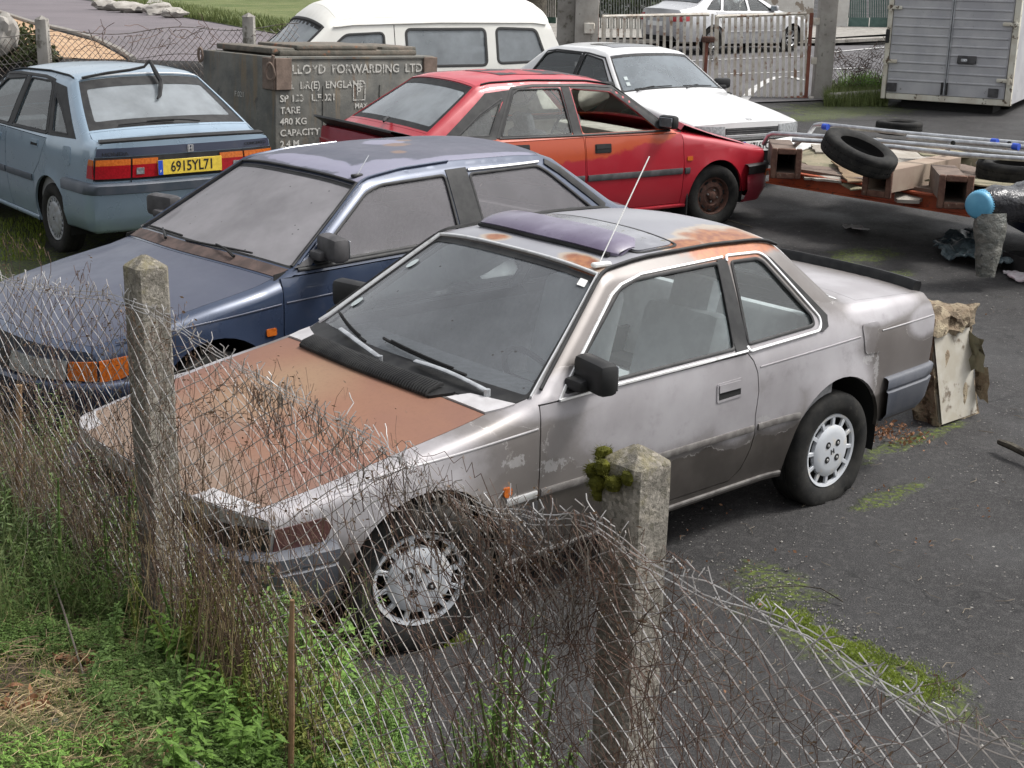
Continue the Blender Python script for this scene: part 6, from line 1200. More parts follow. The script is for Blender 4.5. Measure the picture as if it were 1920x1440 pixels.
MAT['stencil'] = (lambda k: k.done(k.n('MixShader', {0: k.mr(k.noise(16, 4, .7), .53, .60, 1, 0), 1: k.n('BsdfTransparent'), 2: k.n('BsdfDiffuse', {0: (.46, .45, .42)})})))(NT('worn_stencil_paint'))
ct = empty('shipping_crate', (0, 0, 0), 0, 'grey stencilled freight crate with rusty lifting rings behind the two hatchbacks', 'crate')
K0 = W(516, 107, 14.5); th_ = R_(46); exc = (RH*math.cos(th_)+FH*math.sin(th_)); exc = (exc-Vector((0, 0, .03))).normalized(); eyc = (-RH*math.sin(th_)+FH*math.cos(th_)); ezc = exc.cross(eyc).normalized(); ezc = ezc if ezc.z > 0 else -ezc
LX, LY, LZ = 2.2, 1.3, 1.32
def KP(a, d, h): return K0+exc*a+eyc*d+ezc*h
def KM(): return Matrix(((exc.x, eyc.x, ezc.x), (exc.y, eyc.y, ezc.y), (exc.z, eyc.z, ezc.z)))
b = MB(); b.box(KP(LX/2, LY/2, -LZ/2), (LX, LY, LZ), KM(), bev=.015); b.build('crate_shell', MAT['crate'], ct)
b = MB()
for (a, d, h, sx, sy, sz) in ((LX/2, LY/2, .03, LX*.86, LY*.8, .06), (LX*.42, .48, .085, LX*.5, .7, .05), (LX*.82, .5, .07, .5, .7, .05), (.22, LY/2, .05, .3, 1.0, .06)): b.box(KP(a, d, h), (sx, min(sy, LY-d-.1) if d < .6 else sy, sz), KM(), bev=.018)
o = b.build('crate_lid', MAT['crate_edge'], ct)
for a, d in ((.0, -.012), (LX-.02, -.012)):
    b = MB(); b.box(KP(a+(.09 if a < 1 else -.06), d, -.17), (.20, .03, .32), KM(), bev=.006); b.box(KP(a-.012 if a < 1 else a+.03, .09, -.17), (.03, .20, .32), KM(), bev=.006); o = b.build('corner_plate', MAT['rust2'] if 'rust2' in MAT else MAT.setdefault('rust2', mat('rusty_brown_fitting', (.12, .088, .07), .9, c2=(.17, .125, .10), ns=12, bs=40, bd=.003)), ct)
    if a < 1: b = MB(); b.tube([KP(-.04, .02, -.14)+RH*(.038*math.cos(q)*(1.15-.3*math.sin(q)))+Vector((0, 0, .085*math.sin(q)))-FH*.06 for q in [i*.4 for i in range(16)]], .014, 6, closed=True); b.tube([KP(-.04, -.02, .02), KP(-.04, .0, -.10)], .02, 6); b.build('lifting_ring', MAT['rust2'], o)
b = MB(); b.tube([KP(-.02, LY-.05, -.05)-exc*.04+RH*(.022*math.cos(q))+Vector((0, 0, .07*math.sin(q))) for q in [i*.4 for i in range(16)]], .015, 6, closed=True); b.build('lifting_ring', MAT['rust2'], ct)
b = MB()
for a in (.62, 1.4): b.box(KP(a, -.004, -.75), (.025, .012, .9), KM())
b.box(KP(LX/2, -.006, -.012), (LX-.3, .016, .02), KM()); b.build('crate_ribs', MAT['crate'], ct)
def sten(s, a, h, size, sx=1.1, al='LEFT'): text(s, size, frame(KP(a, -.008, h), exc, ezc), MAT['stencil'], ct, 'lettering', .0005, sx, al, .002)
sten('LLOYD  FORWARDING  LTD', .20, -.13, .128, 1.10); sten('ILL  BR(E)  ENGLAND', .10, -.29, .105, 1.1); sten('SP 123   L.F.021', .05, -.42, .098, 1.15)
for i, s in enumerate(['TARE', '480 KG', 'CAPACITY', '2.4 M', 'EX. 1', '1 - CO']): sten(s, .05, -.54-.115*i, .095, 1.15)
sten('P', 1.06, -.37, .13, 1.); sten('MAX', 1.04, -.52, .075, 1.1)
b = MB(); fr_ = frame(KP(1.10, -.008, -.37), exc, ezc)
for (x, y, w_, h_) in ((0, .085, .17, .012), (0, -.085, .17, .012), (.08, 0, .012, .17), (-.08, 0, .012, .17)): b.box(fr_ @ Vector((x, y, 0)), (w_, .002, h_), KM())
b.build('lettering_frame', MAT['stencil'], ct)
text('F.021', .08, frame(KP(-.008, .62, -.42), -eyc, ezc), MAT['stencil'], ct, 'lettering', .0005, 1.)
MAT['winter2'] = mat('grey_twig_bits', (.10, .08, .06), .9, c2=(.2, .17, .13), ns=9)
# ---------------- trailer and scrap ----------------
def Z1(px, py, z): return atz(px, py, z+.08)
MAT['orange'] = mat('orange_steel_beam', (.36, .075, .025), .55, c2=(.28, .055, .02), ns=5, c3=(.10, .035, .02), ns3=16, lo3=.58, hi3=.68)
MAT['ply'] = mat('mossy_plywood', (.26, .22, .15), .9, c2=(.17, .16, .10), ns=5, c3=(.34, .30, .22), ns3=18, bs=25, bd=.006); MAT['plank'] = mat('grey_weathered_board', (.38, .35, .31), .9, c2=(.28, .25, .21), ns=4, c3=(.18, .15, .12), ns3=20, bs=30, bd=.005)
MAT['beige'] = mat('beige_box_beam', (.27, .20, .155), .85, c2=(.33, .26, .20), ns=4)
t0, t1 = Z1(1440, 342, .38), Z1(1822, 406, .38); tx = (t1-t0); tx.z = 0; tx.normalize(); ty = Vector((-tx.y, tx.x, 0)); ty = ty if ty.dot(FH) > 0 else -ty; TLn = (t1-t0).length
def TR(a, d, h): return t0+tx*a+ty*d+Vector((0, 0, h))
MT = Matrix(((tx.x, ty.x, 0), (tx.y, ty.y, 0), (0, 0, 1)))
if MT.determinant() < 0: MT = Matrix(((tx.x, -ty.x, 0), (tx.y, -ty.y, 0), (0, 0, 1)))
tl = empty('flatbed_trailer', (0, 0, 0), 0, 'low orange trailer frame loaded with scrap tubes and tyres', 'trailer')
b = MB(); b.box(TR(TLn/2, .03, .065), (TLn, .05, .13), MT, bev=.004); b.box(TR(TLn/2, .0, .13), (TLn, .07, .015), MT); b.box(TR(TLn/2, .0, .004), (TLn, .07, .015), MT); b.build('side_beam', MAT['orange'], tl)
b = MB(); b.box(TR(TLn/2+.6, 1.75, .065), (TLn+1.2, .05, .13), MT, bev=.004); b.build('side_beam', MAT['orange'], tl)
b = MB(); b.box(TR(TLn/2+.6, .9, .15), (TLn+1.2, 1.7, .03), MT); b.build('deck', MAT['rust2'], tl)
for a in (.1, 1.2, 2.3, TLn+.4): b = MB(); b.box(TR(a, .9, .06), (.07, 1.6, .09), MT); b.build('cross_member', MAT['rust_rim'], tl)
for d in (.35, 1.4): w = MB(); w.lathe([(r, h) for r, h in TYRE], ax='X', n=28); w.lathe([(.17, .03), (0, .03)], ax='X', n=20); o = w.build('wheel', MAT['rubber'], tl); o.location = TR(TLn+.75, d, 0); o.location.z = gz(o.location.x, o.location.y)+.285; o.rotation_euler = (0, 0, math.atan2(tx.y, tx.x)+1.57); o.scale = (.9, .9, .9)
MAT['flange'] = mat('pitted_rust_flange', (.09, .042, .03), .9, c2=(.15, .08, .055), ns=14, c3=(.22, .17, .13), ns3=25, lo3=.62, hi3=.7, bs=60, bd=.006)
def hollow(px0, px1, py0, py1, dirv, L, lab, bodym):
    a, c_ = Z1((px0+px1)/2, py1, .52), None; s = .225; e = empty('box_beam', a, 0, lab, 'beam', 'hollow box beams on the trailer'); d = dirv.normalized(); sx_ = Vector((d.y, -d.x, 0)); sx_ = sx_ if sx_.dot(RH) > 0 else -sx_
    M = Matrix(((sx_.x, d.x, 0), (sx_.y, d.y, 0), (0, 0, 1))); b = MB()
    for (x, z, w_, h_) in ((-s/2+.012, s/2, .012, s-.03), (s/2-.012, s/2, .012, s-.03), (0, .02, s-.03, .012), (0, s-.02, s-.03, .012)): b.box(M @ Vector((x, L/2, z)), (w_, L, h_), M)
    b.build('beam_body', bodym, e); b = MB()
    for (x, z, w_, h_) in ((-s/2, s/2, .055, s+.055), (s/2, s/2, .055, s+.055), (0, .0, s-.054, .055), (0, s, s-.054, .055)): b.box(M @ Vector((x, -.02, z)), (w_, .03, h_), M, bev=.008)
    b.build('end_flange', MAT['flange'], e)
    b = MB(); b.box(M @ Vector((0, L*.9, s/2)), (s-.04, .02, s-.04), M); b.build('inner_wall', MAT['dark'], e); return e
hollow(1447, 1497, 278, 329, FH*.9+RH*.1, 1.0, 'rusty hollow box beam end nearest the red hatchback', MAT['rust2']); hollow(1616, 1674, 309, 363, FH*.8+RH*.75, 1.3, 'hollow box beam with beige sides, in the middle of the trailer', MAT['beige']); hollow(1757, 1819, 332, 385, FH*.9+RH*.15, .9, 'rusty hollow box beam end beside the blue cap', MAT['rust2'])
MAT['card'] = mat('damp_cardboard', (.24, .17, .10), .95, c2=(.17, .115, .07), ns=7, bs=30, bd=.005)
def board(pxs, m, seed, th=.012, lab='', name='board', cat='board', amp=.03):
    P = [Z1(p, q, z) for p, q, z in pxs]; n0 = len(P); c = sum(P, Vector())/n0; nrm_ = Vector((0, 0, 0))
    for i in range(n0): nrm_ += (P[i]-c).cross(P[(i+1) % n0]-c)
    nrm_.normalize(); nrm_ = nrm_ if nrm_.z > 0 else -nrm_; ux = (P[1]-P[0]); ux = (ux-nrm_*ux.dot(nrm_)).normalized(); uy = nrm_.cross(ux)
    Q = [((p-c).dot(ux), (p-c).dot(uy)) for p in P]; Q = fib(Q, .07); rg = random.Random(seed); Q = [(x+rg.gauss(0, .008), y+rg.gauss(0, .008)) for x, y in Q]
    f = lambda x, y: ux*x+uy*y+nrm_*(amp*math.sin(x*3.1+seed)+amp*.6*MN.noise(Vector((x*3, y*3, seed))))
    b = MB().patch(Q, [], f, .08, 0, th, nrm_); b.patch(Q, [], lambda x, y: f(x, y)-nrm_*th, .08, 0, 0, -nrm_); o = b.build(name, m); o.location = c; return tag(o, lab, cat)
board([(1500, 262, .60), (1600, 262, .66), (1660, 330, .58), (1640, 352, .50), (1595, 350, .50), (1560, 330, .52), (1535, 325, .50), (1500, 300, .56)], MAT['ply'], 3, lab='mossy curled plywood sheet under the leaning tyre')
board([(1645, 262, .62), (1765, 278, .62), (1790, 305, .60), (1690, 312, .60)], MAT['plank'], 5, lab='pale grey board under the galvanised tubes')
board([(1450, 262, .62), (1560, 262, .62), (1560, 276, .60), (1480, 284, .60)], MAT['white'], 7, lab='thin white sheet beside the white saloon bumper', amp=.05)
board([(1690, 303, .70), (1712, 312, .62), (1732, 345, .54), (1715, 352, .53), (1690, 318, .62)], MAT['ply'], 8, .02, lab='splintered narrow plank leaning against the beige beam')
board([(1735, 338, .60), (1850, 326, .60), (1930, 330, .62), (1960, 352, .62), (1850, 352, .60), (1760, 350, .55)], MAT['ply'], 9, lab='plywood sheet under the flat lying tyre')
board([(1775, 300, .62), (1800, 284, .72), (1850, 300, .70), (1850, 320, .60)], MAT['ply'], 10, lab='curved brown sheet between beam and lying tyre', amp=.06)
board([(1520, 268, .66), (1600, 276, .64), (1590, 290, .60), (1530, 284, .62)], MAT['plank'], 13, lab='small pale board lying left of the leaning tyre')
board([(1700, 272, .70), (1790, 282, .70), (1840, 300, .66), (1730, 296, .66)], MAT['ply'], 14, lab='mossy board under the tubes right of the leaning tyre')
board([(1830, 345, .56), (1930, 348, .58), (1940, 358, .52), (1835, 356, .50)], MAT['rust2'], 15, .03, lab='rust brown strip above the blue pipe cap')
board([(1560, 300, .60), (1640, 296, .62), (1650, 330, .56), (1590, 345, .52)], MAT['card'], 16, lab='torn brown cardboard in front of the leaning tyre')
board([(1680, 318, .62), (1760, 322, .60), (1765, 340, .56), (1700, 345, .55)], MAT['card'], 17, lab='brown cardboard piece between the two right box beams')
board([(1840, 300, .66), (1900, 300, .68), (1915, 318, .64), (1850, 322, .62)], MAT['plank'], 18, lab='grey board left of the flat lying tyre')
board([(1500, 318, .54), (1580, 330, .52), (1575, 342, .50), (1510, 332, .50)], MAT['plank'], 19, .02, lab='split grey slat on the trailer edge by the left box beam')
board([(1680, 350, .52), (1735, 352, .52), (1725, 368, .50), (1682, 366, .50)], MAT['plank'], 11, .03, lab='broken grey wood piece in front of the beige beam')
def tyre(p, axis, k, lab, group=None):
    w = MB(); w.lathe([(r*k*1.08, h) for r, h in TYRE[:-1]], ax='Z', n=56); w.lathe([(.175*k*1.08, .06), (.21*k, .02), (.215*k, -.02), (.175*k*1.08, -.06)], ax='Z', n=56, m=1)
    for i in range(56):
        a = 2*math.pi*i/56; w.box((.312*k*math.cos(a), .312*k*math.sin(a), 0), (.006, .012, .10), a, bev=0)
    o = w.build('tyre', [MAT['rubber'], MAT['dark']]); o.location = p; o.rotation_euler = Vector(axis).to_track_quat('Z', 'Y').to_euler(); return tag(o, lab, 'tyre')
tyre(Z1(1611, 287, .86), Vector((0, 0, 1))*.85+RH*.28-FH*.22, 1.06, 'worn tyre leaning on the plywood sheet on the trailer'); tyre(Z1(1905, 320, .66), (.03, .03, 1), 1.1, 'tyre lying flat at the right end of the trailer'); tyre(tg(1684, 252, .10), (0, 0, 1), 1.0, 'black tyre lying on the yard ground behind the trailer')
def rail(pts, z, lab, r=.023):
    b = MB(); P = [Z1(p[0], p[1], p[2] if len(p) > 2 else z) for p in pts]; b.tube(P, r, 10, cap=False); c = sum(P, Vector())/len(P); b.v = [tuple(Vector(q)-c) for q in b.v]; o = b.build('scaffold_tube', MAT['galv']); o.location = c; return tag(o, lab, 'tube', 'galvanised tubes piled on the trailer')
T_ = [([(1432, 270, .70), (1441, 253, .80), (1450, 250, .82), (1542, 256), (1620, 262), (1770, 275), (1925, 290), (1990, 297)], 'galvanised tube with bent end reaching over the white number plate'), ([(1517, 250, .74), (1528, 235, .86), (1540, 233, .88), (1700, 250), (1860, 264), (1990, 275)], 'farthest galvanised tube with bent end beside the white headlamp'),
 ([(1485, 262), (1560, 266), (1680, 276), (1800, 290), (1990, 303)], 'straight galvanised tube passing behind the leaning tyre'), ([(1700, 257), (1780, 264), (1990, 282)], 'short straight galvanised tube between the two longest ones'),
 ([(1484, 279, .66), (1500, 264, .80)], 'short tube stub above the left box beam'), ([(1773, 286, .72), (1787, 268, .86)], 'short tube stub in the middle of the pile'), ([(1877, 288, .72), (1892, 269, .86)], 'short tube stub at the right picture edge'), ([(1834, 306, .68), (1850, 287, .82)], 'short tube stub above the curved brown sheet')]
for p, l in T_: rail(p, .84, l)
for px, py, c_ in ((1548, 238, 'blue'), (1865, 266, 'blue'), (1905, 275, 'blue')):
    b = MB(); b.cyl((0, 0, -.03), (0, 0, .03), .032, 12); o = b.build('clamp', MAT['blue']); o.location = Z1(px, py, .86); o.rotation_euler = (tx+Vector((0, 0, 0))).to_track_quat('Z', 'Y').to_euler(); tag(o, {1548: 'blue clamp at the bent end of the farthest tube', 1865: 'left blue clamp on the tubes at the right edge', 1905: 'right blue clamp on the tubes at the picture edge'}[px], 'clamp')
# wrapped pipe with blue cap
cap = empty('wrapped_pipe', (0, 0, 0), 0, 'pipe with sky blue cap wrapped in black plastic at trailer corner', 'pipe'); cp = Z1(1837, 384, .64); ax_ = (CP-cp); ax_.z = 0; ax_ = (ax_.normalized()*.85-RH*.45).normalized()
Mc = frame(cp, RH, (0, 0, 1)); b = MB(); b.lathe([(0, .05), (.085, .05), (.10, .04), (.112, .02), (.112, -.07), (.09, -.08)], ax='Z', n=40)
for i in range(36): a = 2*math.pi*i/36; b.box((.113*math.cos(a), .113*math.sin(a), -.03), (.006, .008, .07), a)
q_ = ax_.to_track_quat('Z', 'Y').to_matrix(); b.v = [tuple(cp+q_ @ Vector(v)) for v in b.v]; MAT['skyblue'] = mat('sky_blue_plastic', (.09, .30, .46), .45, c2=(.12, .36, .52), ns=6); b.build('pipe_cap', MAT['skyblue'], cap)
def crumple(name, m, P0, L, dr, R1, R2, seed, parent=None, lab=None, cat=None, n=30):
    b = MB(); rows = []
    for i in range(n):
        t = i/(n-1.); c = P0+dr*(L*t); r = R1+(R2-R1)*t; row = []
        u = dr.orthogonal().normalized(); w_ = dr.cross(u).normalized()
        for k in range(28):
            a = 2*math.pi*k/28; p = c+(u*math.cos(a)+w_*math.sin(a))*r; nn = MN.noise(p*5+Vector((seed, 0, 0)))+.45*abs(MN.noise(p*17)); row.append(p+(p-c).normalized()*(nn*.35*r))
        rows.append(row)
    b.grid(rows, closed=True); b.f += [tuple(range(28)), tuple((n-1)*28+k for k in range(28))]; b.m += [0, 0]
    o = b.build(name, m, parent, sharp=25); return tag(o, lab, cat) if not parent else o
MAT['blackfoil'] = mat('black_plastic_foil', (.012, .012, .014), .25, c2=(.03, .03, .035), ns=6, bs=12, bd=.02); MAT['greyfoil'] = mat('dull_grey_plastic_film', (.10, .105, .095), .35, c2=(.17, .165, .145), ns=9, c3=(.04, .04, .04), ns3=14, bs=14, bd=.03); MAT['tarp'] = mat('dark_blue_grey_tarpaulin', (.035, .055, .065), .3, c2=(.09, .12, .13), ns=6, bs=14, bd=.03)
crumple('plastic_wrap', MAT['blackfoil'], cp-ax_*.05, 1.2, (-ax_*.6+RH*.8).normalized(), .12, .24, 3, cap); crumple('hanging_film', MAT['greyfoil'], cp+RH*.10-Vector((0, 0, .06)), .50, Vector((.03, .05, -1)).normalized(), .12, .07, 5, cap)
def tarp(name, pxs, m, seed, h, lab, cat):
    P = [tg(p, q) for p, q in pxs]; c = sum(P, Vector())/len(P); Q = fib([(p.x-c.x, p.y-c.y) for p in P], .05); rg = random.Random(seed); Q = [(x+rg.gauss(0, .012), y+rg.gauss(0, .012)) for x, y in Q]
    def f(x, y): v = Vector((x*3.2, y*3.2, seed)); return Vector((x, y, .01+h*(abs(MN.noise(v))+.5*abs(MN.noise(v*2.3))+.25*abs(MN.noise(v*5)))))
    b = MB().patch(Q, [], f, .028, 0, .012, (0, 0, 1)); o = b.build(name, m, sharp=22); o.location = c; return tag(o, lab, cat)
tarp('tarpaulin', [(1752, 470), (1775, 447), (1830, 440), (1850, 470), (1868, 480), (1905, 492), (1912, 507), (1870, 512), (1800, 500), (1765, 490)], MAT['tarp'], 2, .13, 'crumpled blue grey tarpaulin on asphalt below the wrapped pipe', 'tarpaulin')
tarp('rag', [(1880, 512), (1905, 512), (1935, 528), (1925, 536), (1895, 526)], mat('white_pink_rag', (.55, .53, .54), .9, c2=(.45, .35, .38), ns=14), 4, .07, 'white and pink rag at the right picture edge', 'rag')
tarp('litter', [(1580, 428), (1600, 424), (1625, 432), (1628, 437), (1600, 434)], mat('dirty_white_litter', (.35, .34, .33), .9), 5, .06, 'small dirty white scrap on the asphalt below the trailer', 'litter')
b = MB(); b.box((0, 0, .28), (.5, .55, .26), yaw, bev=.03); b.box((0, 0, .42), (.54, .6, .03), yaw, bev=.01); o = b.build('plastic_box', mat('dark_blue_plastic', (.02, .035, .09), .4)); o.location = tg(1955, 462); tag(o, 'dark blue plastic box cut by the right picture edge', 'box')
b = MB()
for (x, y, sx, sy) in ((0, .17, .5, .02), (0, -.17, .5, .02), (.24, 0, .02, .34), (-.24, 0, .02, .34)): b.box((x, y, .07), (sx, sy, .14), bev=.004)
b.box((0, 0, .01), (.46, .32, .01)); o = b.build('tray', MAT['black']); o.location = tg(1945, 512); o.rotation_euler = (0, 0, yaw+.3); tag(o, 'black plastic tray beside the white rag', 'tray')
# ---- broken panel behind the coupe ----
MAT['brownwrap'] = mat('rotten_brown_insulation', (.20, .15, .10), .95, c2=(.30, .25, .17), ns=9, c3=(.09, .065, .04), ns3=14, lo3=.52, hi3=.6, bs=30, bd=.02); MAT['panelw'] = mat('stained_white_panel', (.46, .44, .39), .7, c2=(.36, .33, .27), ns=5, c3=(.14, .11, .08), ns3=8, lo3=.56, hi3=.66)
pn = empty('broken_panel', (0, 0, 0), 0, 'rotten insulated white panel leaning behind the silver taupe coupe', 'panel'); p0 = Vector((-2.62, .36, .0)); toC = Vector((.86, .51, 0)); rt = Vector((-toC.y, toC.x, 0)); nW = (rt*.86+toC*.5).normalized(); nB = Vector((-nW.y, nW.x, 0)); nB = nB if nB.dot(toC) > 0 else -nB
lean = Vector((0, 0, 1))-nW*.16; lean.normalize()
def PN(a, d, h): return p0-nB*a+nW*d+lean*h
b = MB(); b.grid([[PN(a-.10*h, .17+.0*a, h) for h in (0.03, .2, .40, .54)] for a in (.0, .14, .26, .36)]); b.grid([[PN(a-.10*h, .15, h) for h in (.03, .54)] for a in (.0, .36)]); b.build('white_face', MAT['panelw'], pn, sharp=30)
def blob(P, m, name, seed, amp, parent, sub=4):
    bm = bmesh.new(); bmesh.ops.create_cube(bm, size=1); bmesh.ops.subdivide_edges(bm, edges=bm.edges[:], cuts=9, use_grid_fill=True)
    q = MB()
    for v in bm.verts:
        c = v.co; pt = P(c.x, c.y, c.z); n = MN.noise(pt*8+Vector((seed, 0, 0)))+.6*MN.noise(pt*19); q.v.append(tuple(pt+Vector((MN.noise(pt*11), MN.noise(pt*11+Vector((9, 0, 0))), n))*amp))
    q.f = [tuple(v.index for v in f.verts) for f in bm.faces]; q.m = [0]*len(q.f); bm.free(); return q.build(name, m, parent, sharp=24)
blob(lambda x, y, z: PN(.17+x*.40-.06*z, .07+y*.17, .29+z*.56), MAT['brownwrap'], 'insulation', 3, .035, pn); blob(lambda x, y, z: PN(.13+x*.46, .02+y*.34, .60+z*.09), MAT['brownwrap'], 'torn_wrap', 6, .05, pn)
for i, (c_, r_, mm) in enumerate((((.30, .17, .30), .05, MAT['ply']), ((.36, .16, .12), .06, MAT['brownwrap']))):
    b = MB(); rg = random.Random(i); b.grid([[PN(c_[0]+rg.gauss(0, .01), c_[1]+.03*k, c_[2]+.05*j+rg.gauss(0, .012)) for k in range(4)] for j in range(5)]); b.build('torn_flap', mm, pn)
def stick(pts, r, lab, m=MAT['bark'], name='branch', cat='branch'):
    P = [tg(p, q, h) for p, q, h in pts]; c = sum(P, Vector())/len(P); b = MB(); b.tube([p-c for p in P], r, 7); o = b.build(name, m); o.location = c; return tag(o, lab, cat)
stick([(1872, 838, .03), (1895, 848, .035), (1925, 862, .03), (1950, 875, .03)], [.016, .022, .02, .018], 'thick bare branch on the asphalt at the right edge'); stick([(1440, 1105, .01), (1500, 1103, .012), (1540, 1112, .02), (1580, 1132, .01)], .003, 'thin curved twig beside the moss strip'); stick([(1330, 405, .01), (1370, 418, .02), (1410, 428, .01)], .006, 'twig on the ground below the red hatchback wheel')
rg = random.Random(77); b = MB()
for i in range(120):
    p = tg(rg.uniform(1280, 1950), rg.uniform(440, 1300), .004); a = rg.uniform(0, 6.28); L = rg.uniform(.015, .09); P = [p, p+Vector((math.cos(a), math.sin(a), 0))*L*.5+Vector((0, 0, .004)), p+Vector((math.cos(a+.4), math.sin(a+.4), 0))*L]; b.tube(P, rg.uniform(.0008, .002), 4)
tag(b.build('twig_litter', MAT['winter2']), kind='stuff')
leaf_cloud('leaf_litter', [(tg(rg.uniform(1280, 1950), rg.uniform(440, 1350), .006), (.12, .12, .004)) for _ in range(40)], 150, .014, MAT['dryleaf'], 171)
# loose stones: too many to count
rg = random.Random(11); b = MB()
ico = [(0, 0, 1), (.9, 0, .1), (.25, .85, .1), (-.75, .5, .1), (-.7, -.55, .1), (.3, -.85, .1), (0, 0, -.6)]; icf = [(0, 1, 2), (0, 2, 3), (0, 3, 4), (0, 4, 5), (0, 5, 1), (6, 2, 1), (6, 3, 2), (6, 4, 3), (6, 5, 4), (6, 1, 5)]
for i in range(2000):
    px, py = rg.uniform(1250, 1960), rg.uniform(880, 1440)**1.0; 
    if i % 3 == 0: px, py = rg.uniform(1300, 1960), rg.uniform(430, 900)
    if i % 3 == 1: t = rg.random(); px, py = 1370+t*400+rg.gauss(0, 40), 1050+t*270+rg.gauss(0, 22)
    p = tg(px, py, .002); s = rg.uniform(.0015, .0042)*(1.9 if rg.random() < .04 else 1); a = rg.uniform(0, 6.28); ca, sa = math.cos(a), math.sin(a); b.add([p+Vector(((x*ca-y*sa)*s*1.3, (x*sa+y*ca)*s, z*s)) for x, y, z in ico], icf)
tag(b.build('pebbles', mat('pale_pebble', (.17, .16, .145), .9, c2=(.30, .285, .26), ns=3)), kind='stuff')
def mossp(rg):
    while 1:
        t = rg.random()**.85; p = tg(1412+t*335+rg.gauss(0, 9+8*t)+(40 if rg.random() < .18 else 0), 1122+t*178+rg.gauss(0, 7+5*t), 0)
        if MN.noise(Vector((p.x*9, p.y*9, 2)))+.5*MN.noise(Vector((p.x*25, p.y*25, 5))) > -.16-.14*t: return p
blades('moss', mossp, 17000, .011, .003, MAT['mossy'], 21, .8); blades('moss', lambda rg: tg(rg.gauss(815, 30), rg.gauss(1202, 6), 0), 900, .02, .005, MAT['mossy'], 22, .8)
leaf_cloud('leaf_litter', [(tg(1668, 812, .01), (.25, .35, .015))], 260, .02, MAT['dryleaf'], 17)
# ---------------- foreground bank, fence, weeds ----------------
def bankz(x, y):
    if x < 2.15: return 0
    z = .36+.30*(x-2.2)
    z -= .05*sstep(1.0, 2.2, y)
    return z+.05*MN.noise(Vector((x*1.7, y*1.7, 0)))+.02*MN.noise(Vector((x*6, y*6, 3)))
b = MB(); xs = [2.16, 2.165]+[2.18+.06*i for i in range(64)]; ys = [-6+.3*i for i in range(20)]+[.0+.08*i for i in range(50)]+[4.1+.4*i for i in range(12)]
b.grid([[(x, y, (-.02 if x < 2.162 else bankz(x, y))) for y in ys] for x in xs])
bk = (lambda k: k.done(k.pr(k.mix(k.mr(k.noise(9, 6, .7), .4, .65), k.mix(k.mr(k.noise(3, 5), .4, .6), (.022, .016, .010, 1), (.05, .036, .022, 1)), (.05, .06, .015, 1)), .95, 0, 0, k.noise(30, 6, .7), .02)))(NT('bank_soil'))
o = b.build('bank', bk, sharp=180); o['kind'] = 'structure'
if o.data.polygons[500].normal.z < 0: o.data.flip_normals()
def bp(px, py):
    d = F+RR*((px-960)/2616.9)-UU*((py-720)/2616.9); z = .5; X = None
    for _ in range(25):
        X = CP+d*((z-CP.z)/d.z); z = .5*z+.5*bankz(max(X.x, 2.17), X.y)
    return Vector((X.x, X.y, bankz(max(X.x, 2.17), X.y)))
# posts
def post_mat():
    k = NT('lichened_concrete_post'); c = k.mix(k.mr(k.noise(9, 6, .7), .35, .65), (.135, .122, .102, 1), (.25, .23, .195, 1))
    v = k.n('TexVoronoi', {'Vector': k.co(), 'Scale': 130.}); s = k.n('SeparateXYZ', (k.t.nodes[-1].outputs['Color'],)); c = k.mix(k.mr(s, .72, .9, 0, .7), c, (.33, .30, .26, 1)); c = k.mix(k.mr(s, .28, .12, 0, .6), c, (.08, .075, .06, 1))
    z = k.n('SeparateXYZ', (k.co(),), o=2); m = k.math('ADD', k.mr(z, -.22, .04, 0, .36), k.math('SUBTRACT', k.noise(12, 5, .7), .5)); c = k.mix(k.mr(m, .24, .5, 0, .6), c, (.17, .145, .055, 1))
    c = k.mix(k.mr(k.noise(5, 5, .65), .56, .7, 0, .55), c, (.06, .055, .045, 1))
    return k.done(k.pr(c, .95, 0, 0, k.math('ADD', k.noise(90, 5, .7), k.math('MULTIPLY', k.noise(18, 4), 1.5)), .006))
PM = post_mat()
def fpost(p, top, lab, seed, lean=0):
    b = MB(); a = .052; zb = -1.5; n = 26; rows = []
    sec = []
    for (cx, cy) in ((a, a), (-a, a), (-a, -a), (a, -a)):
        c = .010
        if cx > 0 and cy > 0: sec += [(cx, cy-c), (cx-c, cy)]
        elif cx < 0 and cy > 0: sec += [(cx+c, cy), (cx, cy-c)]
        elif cx < 0: sec += [(cx, cy+c), (cx+c, cy)]
        else: sec += [(cx-c, cy), (cx, cy+c)]
    S = []
    for i in range(8):
        q0, q1 = sec[i], sec[(i+1) % 8]; m_ = 5 if i % 2 else 1
        for j in range(m_): S.append((q0[0]+(q1[0]-q0[0])*j/m_, q0[1]+(q1[1]-q0[1])*j/m_))
    for i in range(n+1):
        z = zb+(0-zb)*i/n; k = 1.0+.05*(1-i/n); row = []
        for (x, y) in S: v = Vector((x*12, y*12, z*5+seed)); d = 1+.03*MN.noise(v)+.018*MN.noise(v*3.7)-(.04 if MN.noise(v*2.2) > .42 else 0); row.append((x*k*d, y*k*d, z))
        rows.append(row)
    for (zz, k) in ((.004, .97), (.022, .52), (.036, .10)): rows.append([(x*k+.003*MN.noise(Vector((x*60, y*60, zz*50))), y*k+.003*MN.noise(Vector((x*60, y*60, 7))), zz+.003*MN.noise(Vector((x*50, y*50, 3)))) for x, y in S])
    b.grid(rows, closed=True); b.f.append(tuple(len(b.v)-len(S)+i for i in range(len(S)))); b.m.append(0)
    o = b.build('fence_post', PM, sharp=22); o.location = (p[0], p[1], top); o.rotation_euler = (0, lean, 0); return tag(o, lab, 'post')
fpost((2.267, .79), 1.60, 'tall concrete fence post in front of the rusty bonnet', 1, 0); P2 = fpost((2.195, 2.765), 1.545, 'concrete fence post with moss clump in front of the coupe door', 5, 0)
